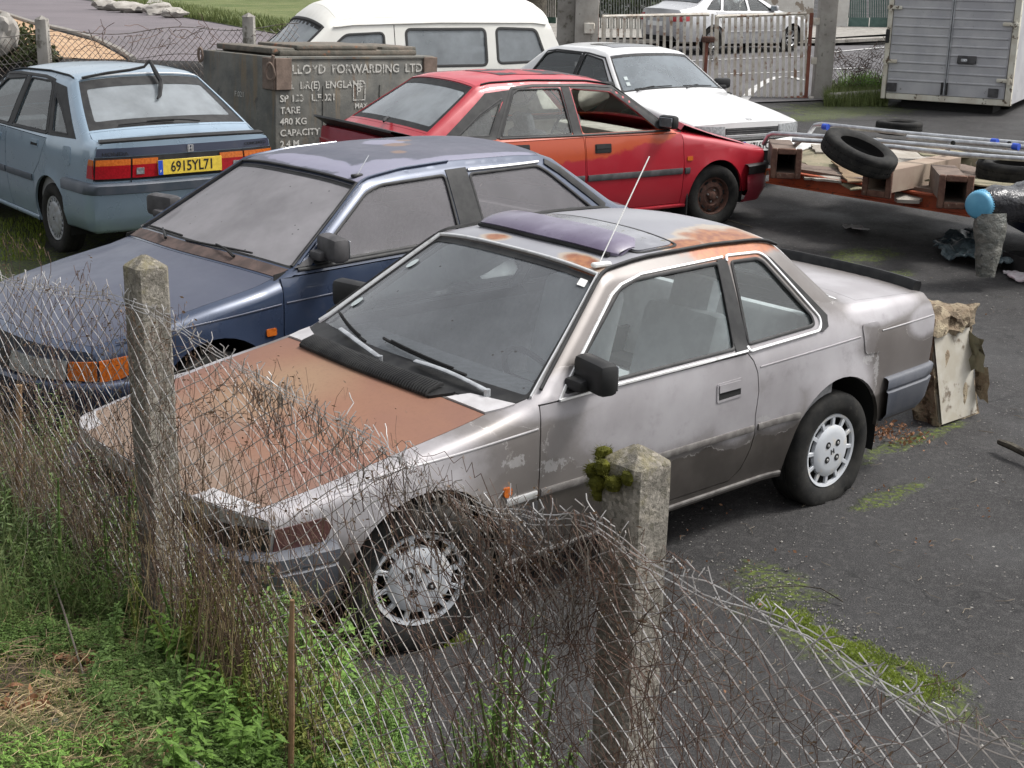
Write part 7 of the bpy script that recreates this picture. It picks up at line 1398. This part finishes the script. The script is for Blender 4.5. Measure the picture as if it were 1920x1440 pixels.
mc = [Vector((2.25, 2.70, 1.52)), Vector((2.255, 2.715, 1.50)), Vector((2.235, 2.705, 1.47)), Vector((2.25, 2.725, 1.535)), Vector((2.24, 2.79, 1.53)), Vector((2.255, 2.76, 1.512)), Vector((2.225, 2.70, 1.55))]
def moss_tufts(name, cs, n, r, seed, lab, cat):
    rg = random.Random(seed); b = MB(); v = []; f = []
    for _ in range(n):
        c = cs[rg.randrange(len(cs))]; d = Vector((rg.gauss(0, 1), rg.gauss(0, 1), rg.gauss(0, 1))).normalized(); p = c+d*r*rg.uniform(.3, 1); L = rg.uniform(.004, .010); s = d.orthogonal().normalized()*.0011; k = len(v); e = p+d*L+Vector((rg.gauss(0, .002), rg.gauss(0, .002), 0)); v += [p-s, p+s, e]; f.append((k, k+1, k+2))
    for c in cs: b.lathe([(0.001, r*.8), (r*.7, r*.5), (r*.85, 0), (r*.6, -r*.6), (.001, -r*.8)], c=c, ax='Z', n=10)
    b.add(v, f); return tag(b.build(name, MAT['mossclump'], smooth=False), lab, cat)
MAT['mossclump'] = leafm('olive_moss_cushion', (.045, .048, .006), (.10, .10, .012), 30, .9)
moss_tufts('moss_clump', mc, 5200, .022, 3, 'dark green moss cushion growing on the right fence post top', 'moss')
_pl = Vector((.05, 2.8, 0)).normalized(); _pn = Vector((2.8, .05, 0)).normalized()
TE = [(-2.6, 1.50), (-1.6, 1.45), (-.9, 1.42)]
for px, py in ((0, 515), (120, 545), (228, 560), (300, 590), (380, 640), (460, 690), (580, 762), (700, 830), (850, 925), (1000, 962), (1110, 968), (1250, 1068), (1400, 1135), (1500, 1178), (1600, 1245), (1700, 1310), (1800, 1365), (1920, 1405)):
    q_ = ray_plane(px, py, (2.335, .8, 0), _pn); TE.append((q_.y, q_.z))
TE += [(TE[-1][0]+.4, TE[-1][1]-.02)]
def topz(y): return sitp(y, TE)
def FS(u, v):
    y = u; z = topz(u)-v; x = 2.335-.018*(y-.8)+.03*MN.noise(Vector((u*1.3, v*1.3, 2)))-.02*v; 
    if 1.0 < u < 2.6: x -= .10*math.sin((u-1.0)/1.6*math.pi)*max(0, min(1, v*4))*max(0, 1-v)
    y += .05*MN.noise(Vector((u*.9, v*1.5, 8)))+.10*max(0, (u-1.2))*v*.5
    return Vector((x, y, z))
cf = empty('chain_link_fence', (0, 0, 0), 0, 'sagging chain link fence along the foreground bank', 'fence')
netting(FS, -2.5, 4.1, None, lambda u: 1.02 if u < 2.3 else 1.15, .080, .00150, 3, .45, 4, 'wire_mesh', MAT['wire2'], cf, .78)
b = MB(); rgw = random.Random(8)
for k in range(3): b.tube([FS(-2.5+.033*i, -.004+.012*k)+Vector((.012*MN.noise(Vector((i*.21, k, 1))), 0, .012*MN.noise(Vector((i*.33, k, 4))))) for i in range(200)], .0014, 4, cap=False)
b.build('top_wire', MAT['wire2'], cf)
# barbs: cut wire ends twisted above the top edge
b = MB()
for i in range(130):
    u = -1.2+i*.041+rgw.gauss(0, .01); p = FS(u, 0); k = .6+rgw.random(); d = Vector((rgw.gauss(0, .4), rgw.gauss(0, .7), 1)).normalized(); b.tube([p-d*.02, p+d*.010*k, p+d*.022*k+Vector((0, rgw.gauss(0, .006), 0)), p+d*.03*k+Vector((0, rgw.gauss(0, .012), rgw.gauss(0, .006)))], .0014, 4, cap=False)
    if rgw.random() < .6: b.tube([p-d*.004, p+Vector((.004, .010, .012))*k*1.3, p+Vector((-.004, .016, .028))*k], .0013, 4, cap=False)
for i in range(26):
    u = rgw.uniform(1.35, 2.75); P = [FS(u, rgw.uniform(-.01, .06))]; a = rgw.uniform(-.5, .5)
    for k in range(7): a += rgw.gauss(0, .5); P.append(P[-1]+Vector((rgw.gauss(0, .006), .020*math.cos(a), .020*math.sin(a)-.007)))
    b.tube(P, .0013, 4, cap=False)
b.build('twisted_wire_ends', MAT['wire2'], cf)['kind'] = 'stuff'
# ---- dry climbing stems on the netting (uncountable) ----
def stems(name, n, yf, m, seed, r=(.0008, .0016), hfrac=(.4, 1.05), wig=.022, seeds=0, step=.035, xo=.03, lean=0., start=None, sm=None, curl=.35):
    rg = random.Random(seed); b = MB(); v2 = []; f2 = []
    for _ in range(n):
        y = yf(rg); x = 2.33+rg.gauss(0, xo); z = start(rg, y) if start else bankz(x, y)-.02; zt = z+(topz(y)-z)*rg.uniform(*hfrac); P = [Vector((x, y, z))]; a = rg.uniform(-.35, .35)+lean; w_ = rg.uniform(-1, 1)*.3
        for k in range(70):
            a += rg.gauss(0, curl)*.6; a *= .93; w_ = w_*.9+rg.gauss(0, .14); up = 1 if P[-1].z < zt else -.6
            d = Vector((w_*.5, math.sin(a)+rg.gauss(0, .12), math.cos(a)*up)).normalized(); q = P[-1]+d*step; q.x = q.x*.9+.1*(2.33); P.append(q)
            if q.z > zt and rg.random() < .35: break
            if q.z < .3: break
        rr_ = rg.uniform(*r); b.tube(P, [rr_*(1-.55*i/len(P)) for i in range(len(P))], 3, cap=False)
        for q in P[4:]:
            if rg.random() < seeds:
                for _k in range(rg.choice((1, 1, 2, 3))):
                    c = q+Vector((rg.gauss(0, .010), rg.gauss(0, .010), rg.gauss(0, .010))); s = rg.uniform(.0025, .008); u = Vector((rg.gauss(0, 1), rg.gauss(0, 1), rg.gauss(0, 1))).normalized()*s; w2 = u.orthogonal().normalized()*s*.6; k = len(v2); v2 += [c-u, c-w2, c+u, c+w2]; f2.append((k, k+1, k+2, k+3))
    o = tag(b.build(name, m), kind='stuff')
    if f2: q = MB(); q.add(v2, f2); tag(q.build('dry_seed_heads' if sm is None else 'dry_leaves', sm or MAT['dryseed'], smooth=False), kind='stuff')
    return o
MAT['dryseed'] = leafm('brown_seed_husk', (.08, .05, .03), (.15, .10, .065), 20)
MAT['winter'] = mat('grey_brown_twig', (.12, .10, .085), .9, c2=(.20, .17, .14), ns=9)
stems('climbing_stems', 60, lambda r: r.uniform(.9, 1.70), MAT['bramble'], 31, seeds=.25, curl=.6)
stems('climbing_stems', 34, lambda r: r.uniform(1.45, 2.35), MAT['bramble'], 30, hfrac=(.3, 1.02), seeds=.28, curl=.6, start=lambda g_, y: topz(y)-g_.uniform(.04, .22))
stems('climbing_stems', 60, lambda r: r.uniform(1.45, 2.35), MAT['winter'], 48, hfrac=(.6, 1.05), seeds=.1, curl=.7, start=lambda g_, y: topz(y)-g_.uniform(.0, .12))
stems('climbing_stems', 130, lambda r: r.uniform(2.38, 3.1), MAT['bramble'], 32, hfrac=(.5, 1.02), seeds=.28, curl=.55)
stems('climbing_stems', 150, lambda r: r.gauss(2.62, .2), MAT['bramble'], 38, hfrac=(.55, 1.04), seeds=.3, curl=.8, start=lambda g_, y: topz(y)-g_.uniform(.05, .40))
stems('climbing_stems', 60, lambda r: r.gauss(1.25, .25), MAT['bramble'], 39, hfrac=(.85, 1.03), seeds=.5, curl=.7)
stems('climbing_stems', 120, lambda r: r.gauss(2.58, .24), MAT['winter'], 33, hfrac=(.6, 1.04), seeds=.12, curl=.6, start=lambda g_, y: topz(y)-g_.uniform(.03, .30))
stems('climbing_stems', 120, lambda r: r.gauss(3.15, .35), MAT['bramble'], 34, hfrac=(.5, 1.0), seeds=.25, curl=.7, r=(.0007, .0020))
stems('climbing_stems', 46, lambda r: r.gauss(.40, .035), MAT['bramble'], 35, hfrac=(.8, 1.10), seeds=.3, curl=.6)
stems('climbing_stems', 46, lambda r: r.uniform(.25, .62), MAT['winter'], 36, hfrac=(.5, 1.02), seeds=.25, curl=.7)
stems('climbing_stems', 230, lambda r: r.uniform(-1.2, .62), MAT['drystem'], 37, hfrac=(.2, .66), seeds=.12, curl=.6, xo=.08)
stems('climbing_stems', 160, lambda r: r.uniform(-1.0, .6), MAT['winter'], 47, hfrac=(.15, .5), curl=.7, xo=.12)
# pale dry stalks standing left and right of the tall post
stems('dry_stalks', 120, lambda r: r.gauss(1.33, .19), MAT['drystem'], 41, r=(.001, .0022), hfrac=(.15, .78), seeds=.06, curl=.10, xo=.07)
stems('dry_stalks', 130, lambda r: r.gauss(1.2, .3), MAT['straw'], 42, r=(.0008, .0016), hfrac=(.1, .55), curl=.14, xo=.09)
stems('dry_stalks', 200, lambda r: r.uniform(-1.3, .5), MAT['drystem'], 43, r=(.001, .002), hfrac=(.1, .50), seeds=.05, curl=.2, xo=.12)
# ---- ground cover on the bank ----
def onbank(x0, x1, y0, y1):
    def f(rg):
        x = rg.uniform(x0, x1); y = rg.uniform(y0, y1); return Vector((x, y, bankz(x, y)))
    return f
def px_on(x0, x1, y0, y1):
    return lambda rg: bp(rg.uniform(x0, x1), rg.uniform(y0, y1))
def gate_(f, s, th):
    def g(rg):
        while 1:
            p = f(rg)
            if MN.noise(Vector((p.x*s, p.y*s, 4.4))) > th: return p
    return g
# mat of tangled straw
def straw(name, pf, n, L, m, seed, r=.0011, flat=.25):
    rg = random.Random(seed); b = MB()
    for _ in range(n):
        p = pf(rg)+Vector((0, 0, rg.uniform(0, .03))); a = rg.uniform(0, 6.28); P = [p]; da = rg.gauss(0, .35); e = rg.gauss(.12, flat)
        for k in range(5): a += da+rg.gauss(0, .3); e -= .09; P.append(P[-1]+Vector((math.cos(a), math.sin(a), e))*L/5*rg.uniform(.6, 1.3))
        b.tube(P, r*rg.uniform(.6, 1.2), 3, cap=False)
    return tag(b.build(name, m), kind='stuff')
straw('dead_grass', gate_(px_on(-30, 420, 1190, 1460), 6, -.05), 1500, .12, MAT['straw'], 51); straw('dead_grass', px_on(-30, 600, 1000, 1460), 1500, .12, MAT['drystem'], 52); straw('dead_grass', onbank(2.2, 2.7, .6, 2.2), 900, .10, MAT['drystem'], 53); straw('dead_grass', px_on(-30, 330, 940, 1200), 900, .16, MAT['drystem'], 54)
blades('grass', px_on(-20, 280, 1370, 1470), 6000, .05, .0022, MAT['grass'], 55, .8); blades('grass', px_on(-20, 420, 1230, 1440), 1600, .04, .0022, MAT['mossy'], 56, 1.0); blades('grass', px_on(60, 700, 950, 1440), 1300, .13, .003, MAT['grass'], 57, .8)
blades('grass', onbank(2.2, 2.5, -.8, .6), 700, .20, .004, MAT['grass'], 58, .8)
# small leaved ground cover (chickweed)
def herb(name, pf, n, h, ls, m, seed, nl=9, lf=.5, kind='stuff', spread=.6, parent=None, stemm=None, lab=None, cat=None):
    rg = random.Random(seed); v = []; f = []; sb = MB()
    for _ in range(n):
        p = pf(rg); H_ = h*rg.uniform(.5, 1.25); a0 = rg.uniform(0, 6.28); d = Vector((math.cos(a0)*rg.uniform(0, spread), math.sin(a0)*rg.uniform(0, spread), 1)).normalized(); q = p+Vector((0, 0, -.005)); S = [q]
        for i in range(nl):
            t = (i+1)/nl; q = p+d*(H_*t)+Vector((0, 0, -.1*H_*t*t)); S.append(q); k_ = 1.15-.55*t
            for s_ in (0, 1):
                a = i*2.4+s_*3.14+rg.gauss(0, .3); o = Vector((math.cos(a), math.sin(a), rg.uniform(-.25, .55))).normalized(); w_ = o.cross(Vector((0, 0, 1))).normalized(); L = ls*k_*rg.uniform(.7, 1.2); k = len(v); dr = Vector((0, 0, -.22*L))
                v += [q, q+o*L*.30+w_*L*lf*.42+Vector((0, 0, .06*L)), q+o*L*.68+w_*L*lf*.38+dr*.3, q+o*L+dr, q+o*L*.68-w_*L*lf*.38+dr*.3, q+o*L*.30-w_*L*lf*.42+Vector((0, 0, .06*L)), q+o*L*.5-Vector((0, 0, .05*L))]
                f += [(k, k+1, k+6), (k+1, k+2, k+6), (k+2, k+3, k+6), (k+3, k+4, k+6), (k+4, k+5, k+6), (k+5, k, k+6)]
        sb.tube(S, [.0022*h/.15*(1-.6*i/len(S)) for i in range(len(S))], 4, cap=False)
    b = MB(); b.v = [tuple(q) for q in v]; b.f = f; b.m = [0]*len(f)
    if parent: b.build('foliage', m, parent, smooth=False); sb.build('stem', stemm or MAT['leaf'], parent); return parent
    b.v += sb.v; b.f += [tuple(i+len(v) for i in q) for q in sb.f]; b.m += [0]*len(sb.f); return tag(b.build(name, m, smooth=False), lab, cat, kind=kind)
herb('ground_cover', gate_(px_on(170, 560, 1130, 1400), 7, -.12), 3000, .075, .013, MAT['leaf'], 61, 6, .8); herb('ground_cover', px_on(-20, 200, 1110, 1240), 1100, .07, .013, MAT['leaf'], 62, 6, .7); herb('ground_cover', px_on(330, 760, 1290, 1480), 1800, .07, .014, MAT['leaf'], 63, 7, .6)
herb('ground_cover', onbank(2.2, 2.6, 1.5, 2.0), 500, .10, .014, MAT['leaf'], 64, 7, .5); herb('ground_cover', onbank(2.2, 2.5, .1, .75), 230, .20, .022, MAT['leaf'], 65, 8, .45); herb('ground_cover', onbank(2.2, 2.5, -1.2, .2), 160, .25, .025, MAT['leaf'], 66, 8, .4)
MAT['leaf3'] = leafm('greyish_leaf', (.075, .12, .045), (.15, .20, .08), 12)
MAT['leaf4'] = leafm('yellow_green_leaf', (.09, .12, .02), (.18, .20, .05), 10)
herb('weeds', gate_(px_on(300, 640, 1230, 1470), 9, .0), 130, .17, .060, MAT['leaf2'], 191, 7, .42, spread=.7)
herb('weeds', gate_(px_on(150, 560, 1060, 1400), 9, .05), 120, .15, .045, MAT['leaf'], 192, 8, .4, spread=.7)
herb('weeds', gate_(px_on(-30, 300, 830, 1130), 8, .0), 150, .30, .042, MAT['leaf3'], 193, 10, .33, spread=.4)
herb('weeds', gate_(onbank(2.2, 2.4, .85, 1.75), 8, .0), 90, .34, .030, MAT['leaf4'], 194, 10, .3, spread=.4)
herb('weeds', gate_(onbank(2.2, 2.35, 1.7, 2.0), 8, -.1), 50, .22, .034, MAT['leaf4'], 195, 9, .35, spread=.5)
leaf_cloud('leaf_litter', [(bp(x, y)+Vector((0, 0, .02)), (.10, .10, .02)) for x, y in ((60, 1150), (150, 1250), (250, 1330), (320, 1290), (200, 1400), (40, 1330), (300, 1420), (120, 1060), (400, 1250))], 420, .026, MAT['dryleaf'], 196)
herb('weeds', px_on(180, 700, 1180, 1470), 240, .11, .030, MAT['leaf'], 91, 6, .42, spread=.9)
herb('weeds', px_on(-30, 330, 900, 1180), 170, .22, .030, MAT['leaf'], 92, 8, .35, spread=.5)
herb('weeds', px_on(-30, 240, 1400, 1480), 160, .06, .022, MAT['leaf2'], 93, 7, .4, spread=.6)
herb('weeds', px_on(560, 800, 1330, 1500), 130, .13, .022, MAT['leaf2'], 94, 8, .35, spread=.6)
blades('grass', px_on(-20, 330, 880, 1200), 1500, .28, .004, MAT['grass'], 95, .9)
# single plants
def plant(px, py, h, ls, nst, m, seed, lab, nl=12, lf=.4, spread=.25, rad=.05, p=None):
    p = p or bp(px, py); e = empty('weed_plant', p, 0, lab, 'plant', None); rg = random.Random(seed)
    herb('x', lambda r: Vector((r.gauss(0, rad), r.gauss(0, rad), 0)), nst, h, ls, m, seed, nl, lf, parent=e, spread=spread); return e
plant(430, 1440, .17, .045, 7, MAT['leaf2'], 71, 'bright green leafy weed beside the grey stone'); plant(470, 1400, .17, .035, 5, MAT['leaf2'], 72, 'fresh green weed with pointed leaves left of the wooden stake', rad=.03); plant(205, 1235, .20, .035, 4, MAT['leaf'], 73, 'dark green nettle like weed left of the tall post', rad=.02)
plant(95, 1470, .12, .03, 4, MAT['leaf2'], 74, 'light green weed at the bottom left over the black plastic', rad=.03); plant(150, 1465, .11, .03, 3, MAT['leaf2'], 75, 'second light green weed right of the black plastic', rad=.02); plant(715, 1430, .14, .022, 12, MAT['leaf2'], 76, 'feathery bright green weed at the foot of the netting', 9, .3, .7, .05); plant(860, 1475, .12, .03, 3, MAT['leaf2'], 77, 'single green weed at the bottom centre below the wheel', p=Vector((2.28, 2.13, .50)), rad=.02)
plant(640, 1300, .22, .02, 9, MAT['leaf'], 78, 'fine leaved green weed right of the wooden stake', 10, .25, .5, .05, p=Vector((2.27, 1.70, .36))); plant(0, 0, .46, .030, 18, MAT['leaf2'], 79, 'tall thin green weed climbing the netting left of the right post', 14, .3, .25, .04, p=Vector((2.26, 2.45, .55))); plant(0, 0, .34, .028, 14, MAT['leaf'], 80, 'green weed behind the netting below the sagging wire', 12, .3, .25, .04, p=Vector((2.20, 2.25, .40)))
plant(0, 0, .55, .03, 14, MAT['leaf'], 81, 'bushy green weed left of the tall post in front of the headlamp', 14, .45, .3, .08, p=Vector((2.25, .46, .36))); plant(0, 0, .45, .03, 8, MAT['leaf'], 82, 'green weed right of the tall post before the corner lamp', 12, .4, .25, .05, p=Vector((2.28, .98, .36)))
plant(0, 0, .20, .035, 7, MAT['leaf2'], 83, 'bright weed at the bottom edge left of the right post', 9, .4, .6, .03, p=Vector((2.25, 2.42, .62)))
plant(0, 0, .22, .030, 8, MAT['leaf2'], 84, 'bright weed at the bottom edge hugging the right post', 9, .4, .6, .03, p=Vector((2.27, 2.62, .68)))
# broad dock leaves
def bigleaf(p, d, L, w_, m, lab, cat='leaf', curl=.35, name='broad_leaf'):
    d = Vector(d).normalized(); s = d.cross(Vector((0, 0, 1))); s = s.normalized() if s.length > .1 else Vector((1, 0, 0)); n = s.cross(d); rows = []
    for i in range(13):
        t = i/12; wd = w_*math.sin(math.pi*min(1, t*.96+.04))**.75*(1-.25*t)*.5; q = d*(L*t)-n*(curl*L*t*t*(1 if n.z > 0 else -1)); rows.append([q+s*(wd*k/3)+n*(abs(k)/3*.22*wd*(1+.5*math.sin(i*1.9))) for k in range(-3, 4)])
    b = MB(); b.grid(rows); b.tube([d*(-.02)]+[r[3]+n*.0008 for r in rows[::3]], .0014, 4, cap=False); o = b.build(name, m, sharp=60); o.location = p; return tag(o, lab, cat)
UPZ = Vector((0, 0, 1)); bigleaf(bp(108, 1170)+UPZ*.04, RH*.35+UPZ*.9-FH*.1, .19, .05, MAT['leaf'], 'long upright green dock leaf left of the tall post'); bigleaf(bp(60, 1270)+UPZ*.01, RH*.8+UPZ*.35-FH*.3, .075, .045, MAT['leaf'], 'pale green broad leaf lying on the straw', name='broad_leaf'); bigleaf(bp(90, 1190)+UPZ*.06, RH*.5-UPZ*.3-FH*.3, .06, .03, MAT['leaf2'], 'curled green leaf with a hole on the dry stem'); bigleaf(bp(36, 1040)+UPZ*.06, UPZ+RH*.1, .06, .022, MAT['leaf2'], 'bright green eaten leaf near the left picture edge')
for i, (px, py, dx, L, lab) in enumerate([(25, 1120, .5, .045, 'tan dead leaf at the left picture edge'), (95, 1125, .1, .05, 'ribbed tan dead leaf beside the long dock leaf'), (210, 1310, .7, .06, 'brown dead leaf behind the lobed green leaves'), (250, 1325, .4, .055, 'reddish brown dead leaf in the middle of the bank'), (300, 1300, .9, .04, 'small brown dead leaf on the ground cover'), (285, 1390, .6, .07, 'dark red dead leaf beside the grey stone'), (15, 1300, .5, .04, 'dark brown dead leaf on the straw at left')]):
    bigleaf(bp(px, py)+UPZ*.02, RH*dx+FH*(.6-dx)-UPZ*-.25, L, L*.65, MAT['dryleaf'], lab, curl=.5, name='dead_leaf')
for i, (px, py) in enumerate([(140, 1310), (178, 1308), (205, 1325), (215, 1350), (190, 1385)]):
    p = bp(px, py)+UPZ*.025; b = MB(); R_l = .016; rows = [(0, 0, 0)]+[(R_l*(1+.13*math.cos(a*7))*math.cos(a), R_l*(1+.13*math.cos(a*7))*math.sin(a), .004*math.cos(a*7)) for a in [k*math.pi/14 for k in range(28)]]; b.v = rows; b.f = [(0, k+1, (k+1) % 28+1) for k in range(28)]; b.m = [0]*28; b.tube([(0, 0, 0), (.003, 0, -.03)], .0008, 4); o = b.build('lobed_leaf', MAT['leaf'], smooth=False); o.location = p; o.rotation_euler = (.3*math.sin(i), -.25-.1*i, i); tag(o, ['first lobed green leaf at left of its small group', 'topmost lobed green leaf of the small group', 'lobed green leaf next to the reddish dead leaf', 'lobed green leaf right above the dry twig', 'lowest lobed green leaf of the small group'][i], 'leaf')
# stakes, stone, plastic
def stake(pts, r, lab):
    b = MB(); c = pts[0]; b.tube([Vector(q)-c for q in pts], r, 8); o = b.build('wooden_stake', mat('peeled_wood', (.22, .13, .065), .85, c2=(.28, .18, .10), ns=14, bs=60, bd=.002) if 'pw' not in MAT else MAT['pw']); o.location = c; return tag(o, lab, 'stake')
s0 = ray_plane(548, 1125, (2.42, 0, 0), (1, 0, 0)); s1 = ray_plane(545, 1450, (2.42, 0, 0), (1, 0, 0)); stake([s1, s1+(s0-s1)*.35+Vector((0, .003, 0)), s1+(s0-s1)*.7-Vector((0, .003, 0)), s0], [.0085, .008, .0085, .006], 'cut wooden stake standing in the dry stalks at lower centre')
s0 = ray_plane(36, 722, (2.30, 0, 0), (1, 0, 0)); s1 = ray_plane(36, 960, (2.32, 0, 0), (1, 0, 0)); stake([s1, s1+(s0-s1)*.5, s0], [.016, .013, .011], 'thick cut stem at the left edge before the navy bumper')
rock('stone', bp(360, 1465)-UPZ*.01, (.045, .045, .06), mat('blotchy_grey_stone', (.16, .155, .165), .8, c2=(.30, .29, .30), ns=25, lo=.45, hi=.55, bs=40, bd=.003), 12, 'blotchy grey stone at the bottom edge of the bank', 'stone')
def film(name, pxs, m, seed, h, lab, cat):
    P = [bp(*q) for q in pxs]; c = sum(P, Vector())/len(P); Q = fib([(p.x-c.x, p.y-c.y) for p in P], .02); b = MB().patch(Q, [], lambda x, y: Vector((x, y, bankz(c.x+x, c.y+y)-c.z+.008+h*abs(MN.noise(Vector((x*22, y*22, seed)))))), .012, 0, .004, (0, 0, 1)); o = b.build(name, m, sharp=25); o.location = c; return tag(o, lab, cat)
film('plastic_scrap', [(42, 1385), (110, 1362), (220, 1368), (225, 1380), (150, 1392), (60, 1398)], MAT['blackfoil'], 3, .03, 'strip of black plastic half buried in the dead grass', 'plastic'); film('wrapper', [(55, 958), (75, 950), (90, 965), (85, 985), (65, 980)], mat('red_white_wrapper', (.6, .58, .58), .5, c2=(.5, .03, .05), ns=60, lo=.5, hi=.52), 4, .03, 'small red and white wrapper among the dry stems at left', 'wrapper')
for i, (p, q, lab) in enumerate([((100, 1130), (165, 1295), 'thin pale dead stem standing between the dock leaves'), ((240, 940), (430, 1170), 'long bare arching stem crossing the tall post foot'), ((55, 1330), (150, 1365), 'short peeled stick lying on the straw')]):
    a, c_ = bp(*p)+UPZ*(.10 if i < 2 else .02), bp(*q)+UPZ*.02; b = MB(); b.tube([(a-c_)*(1-t)+Vector((0, 0, -.05*math.sin(t*3.14) if i == 1 else .01*math.sin(t*5))) for t in [k/8. for k in range(9)]], [.003]*9 if i < 2 else [.006]*9, 6); o = b.build('dry_stick', MAT['straw'] if i else MAT['winter']); o.location = c_; tag(o, lab, 'stem')
# ---- tidy: every empty sits at the base of its parts ----
bpy.context.view_layer.update()
for o in list(C.objects):
    if o.type == 'EMPTY' and o.parent is None and o.location.length < 1e-6 and o.children:
        lo = Vector((1e9,)*3); hi = -lo
        def walk(q):
            global lo, hi
            if q.type == 'MESH':
                for c_ in q.bound_box: w_ = q.matrix_world @ Vector(c_); lo = Vector(map(min, lo, w_)); hi = Vector(map(max, hi, w_))
            for ch in q.children: walk(ch)
        walk(o); base = Vector(((lo.x+hi.x)/2, (lo.y+hi.y)/2, lo.z)); o.location = base
        for ch in o.children: ch.location = ch.location-base
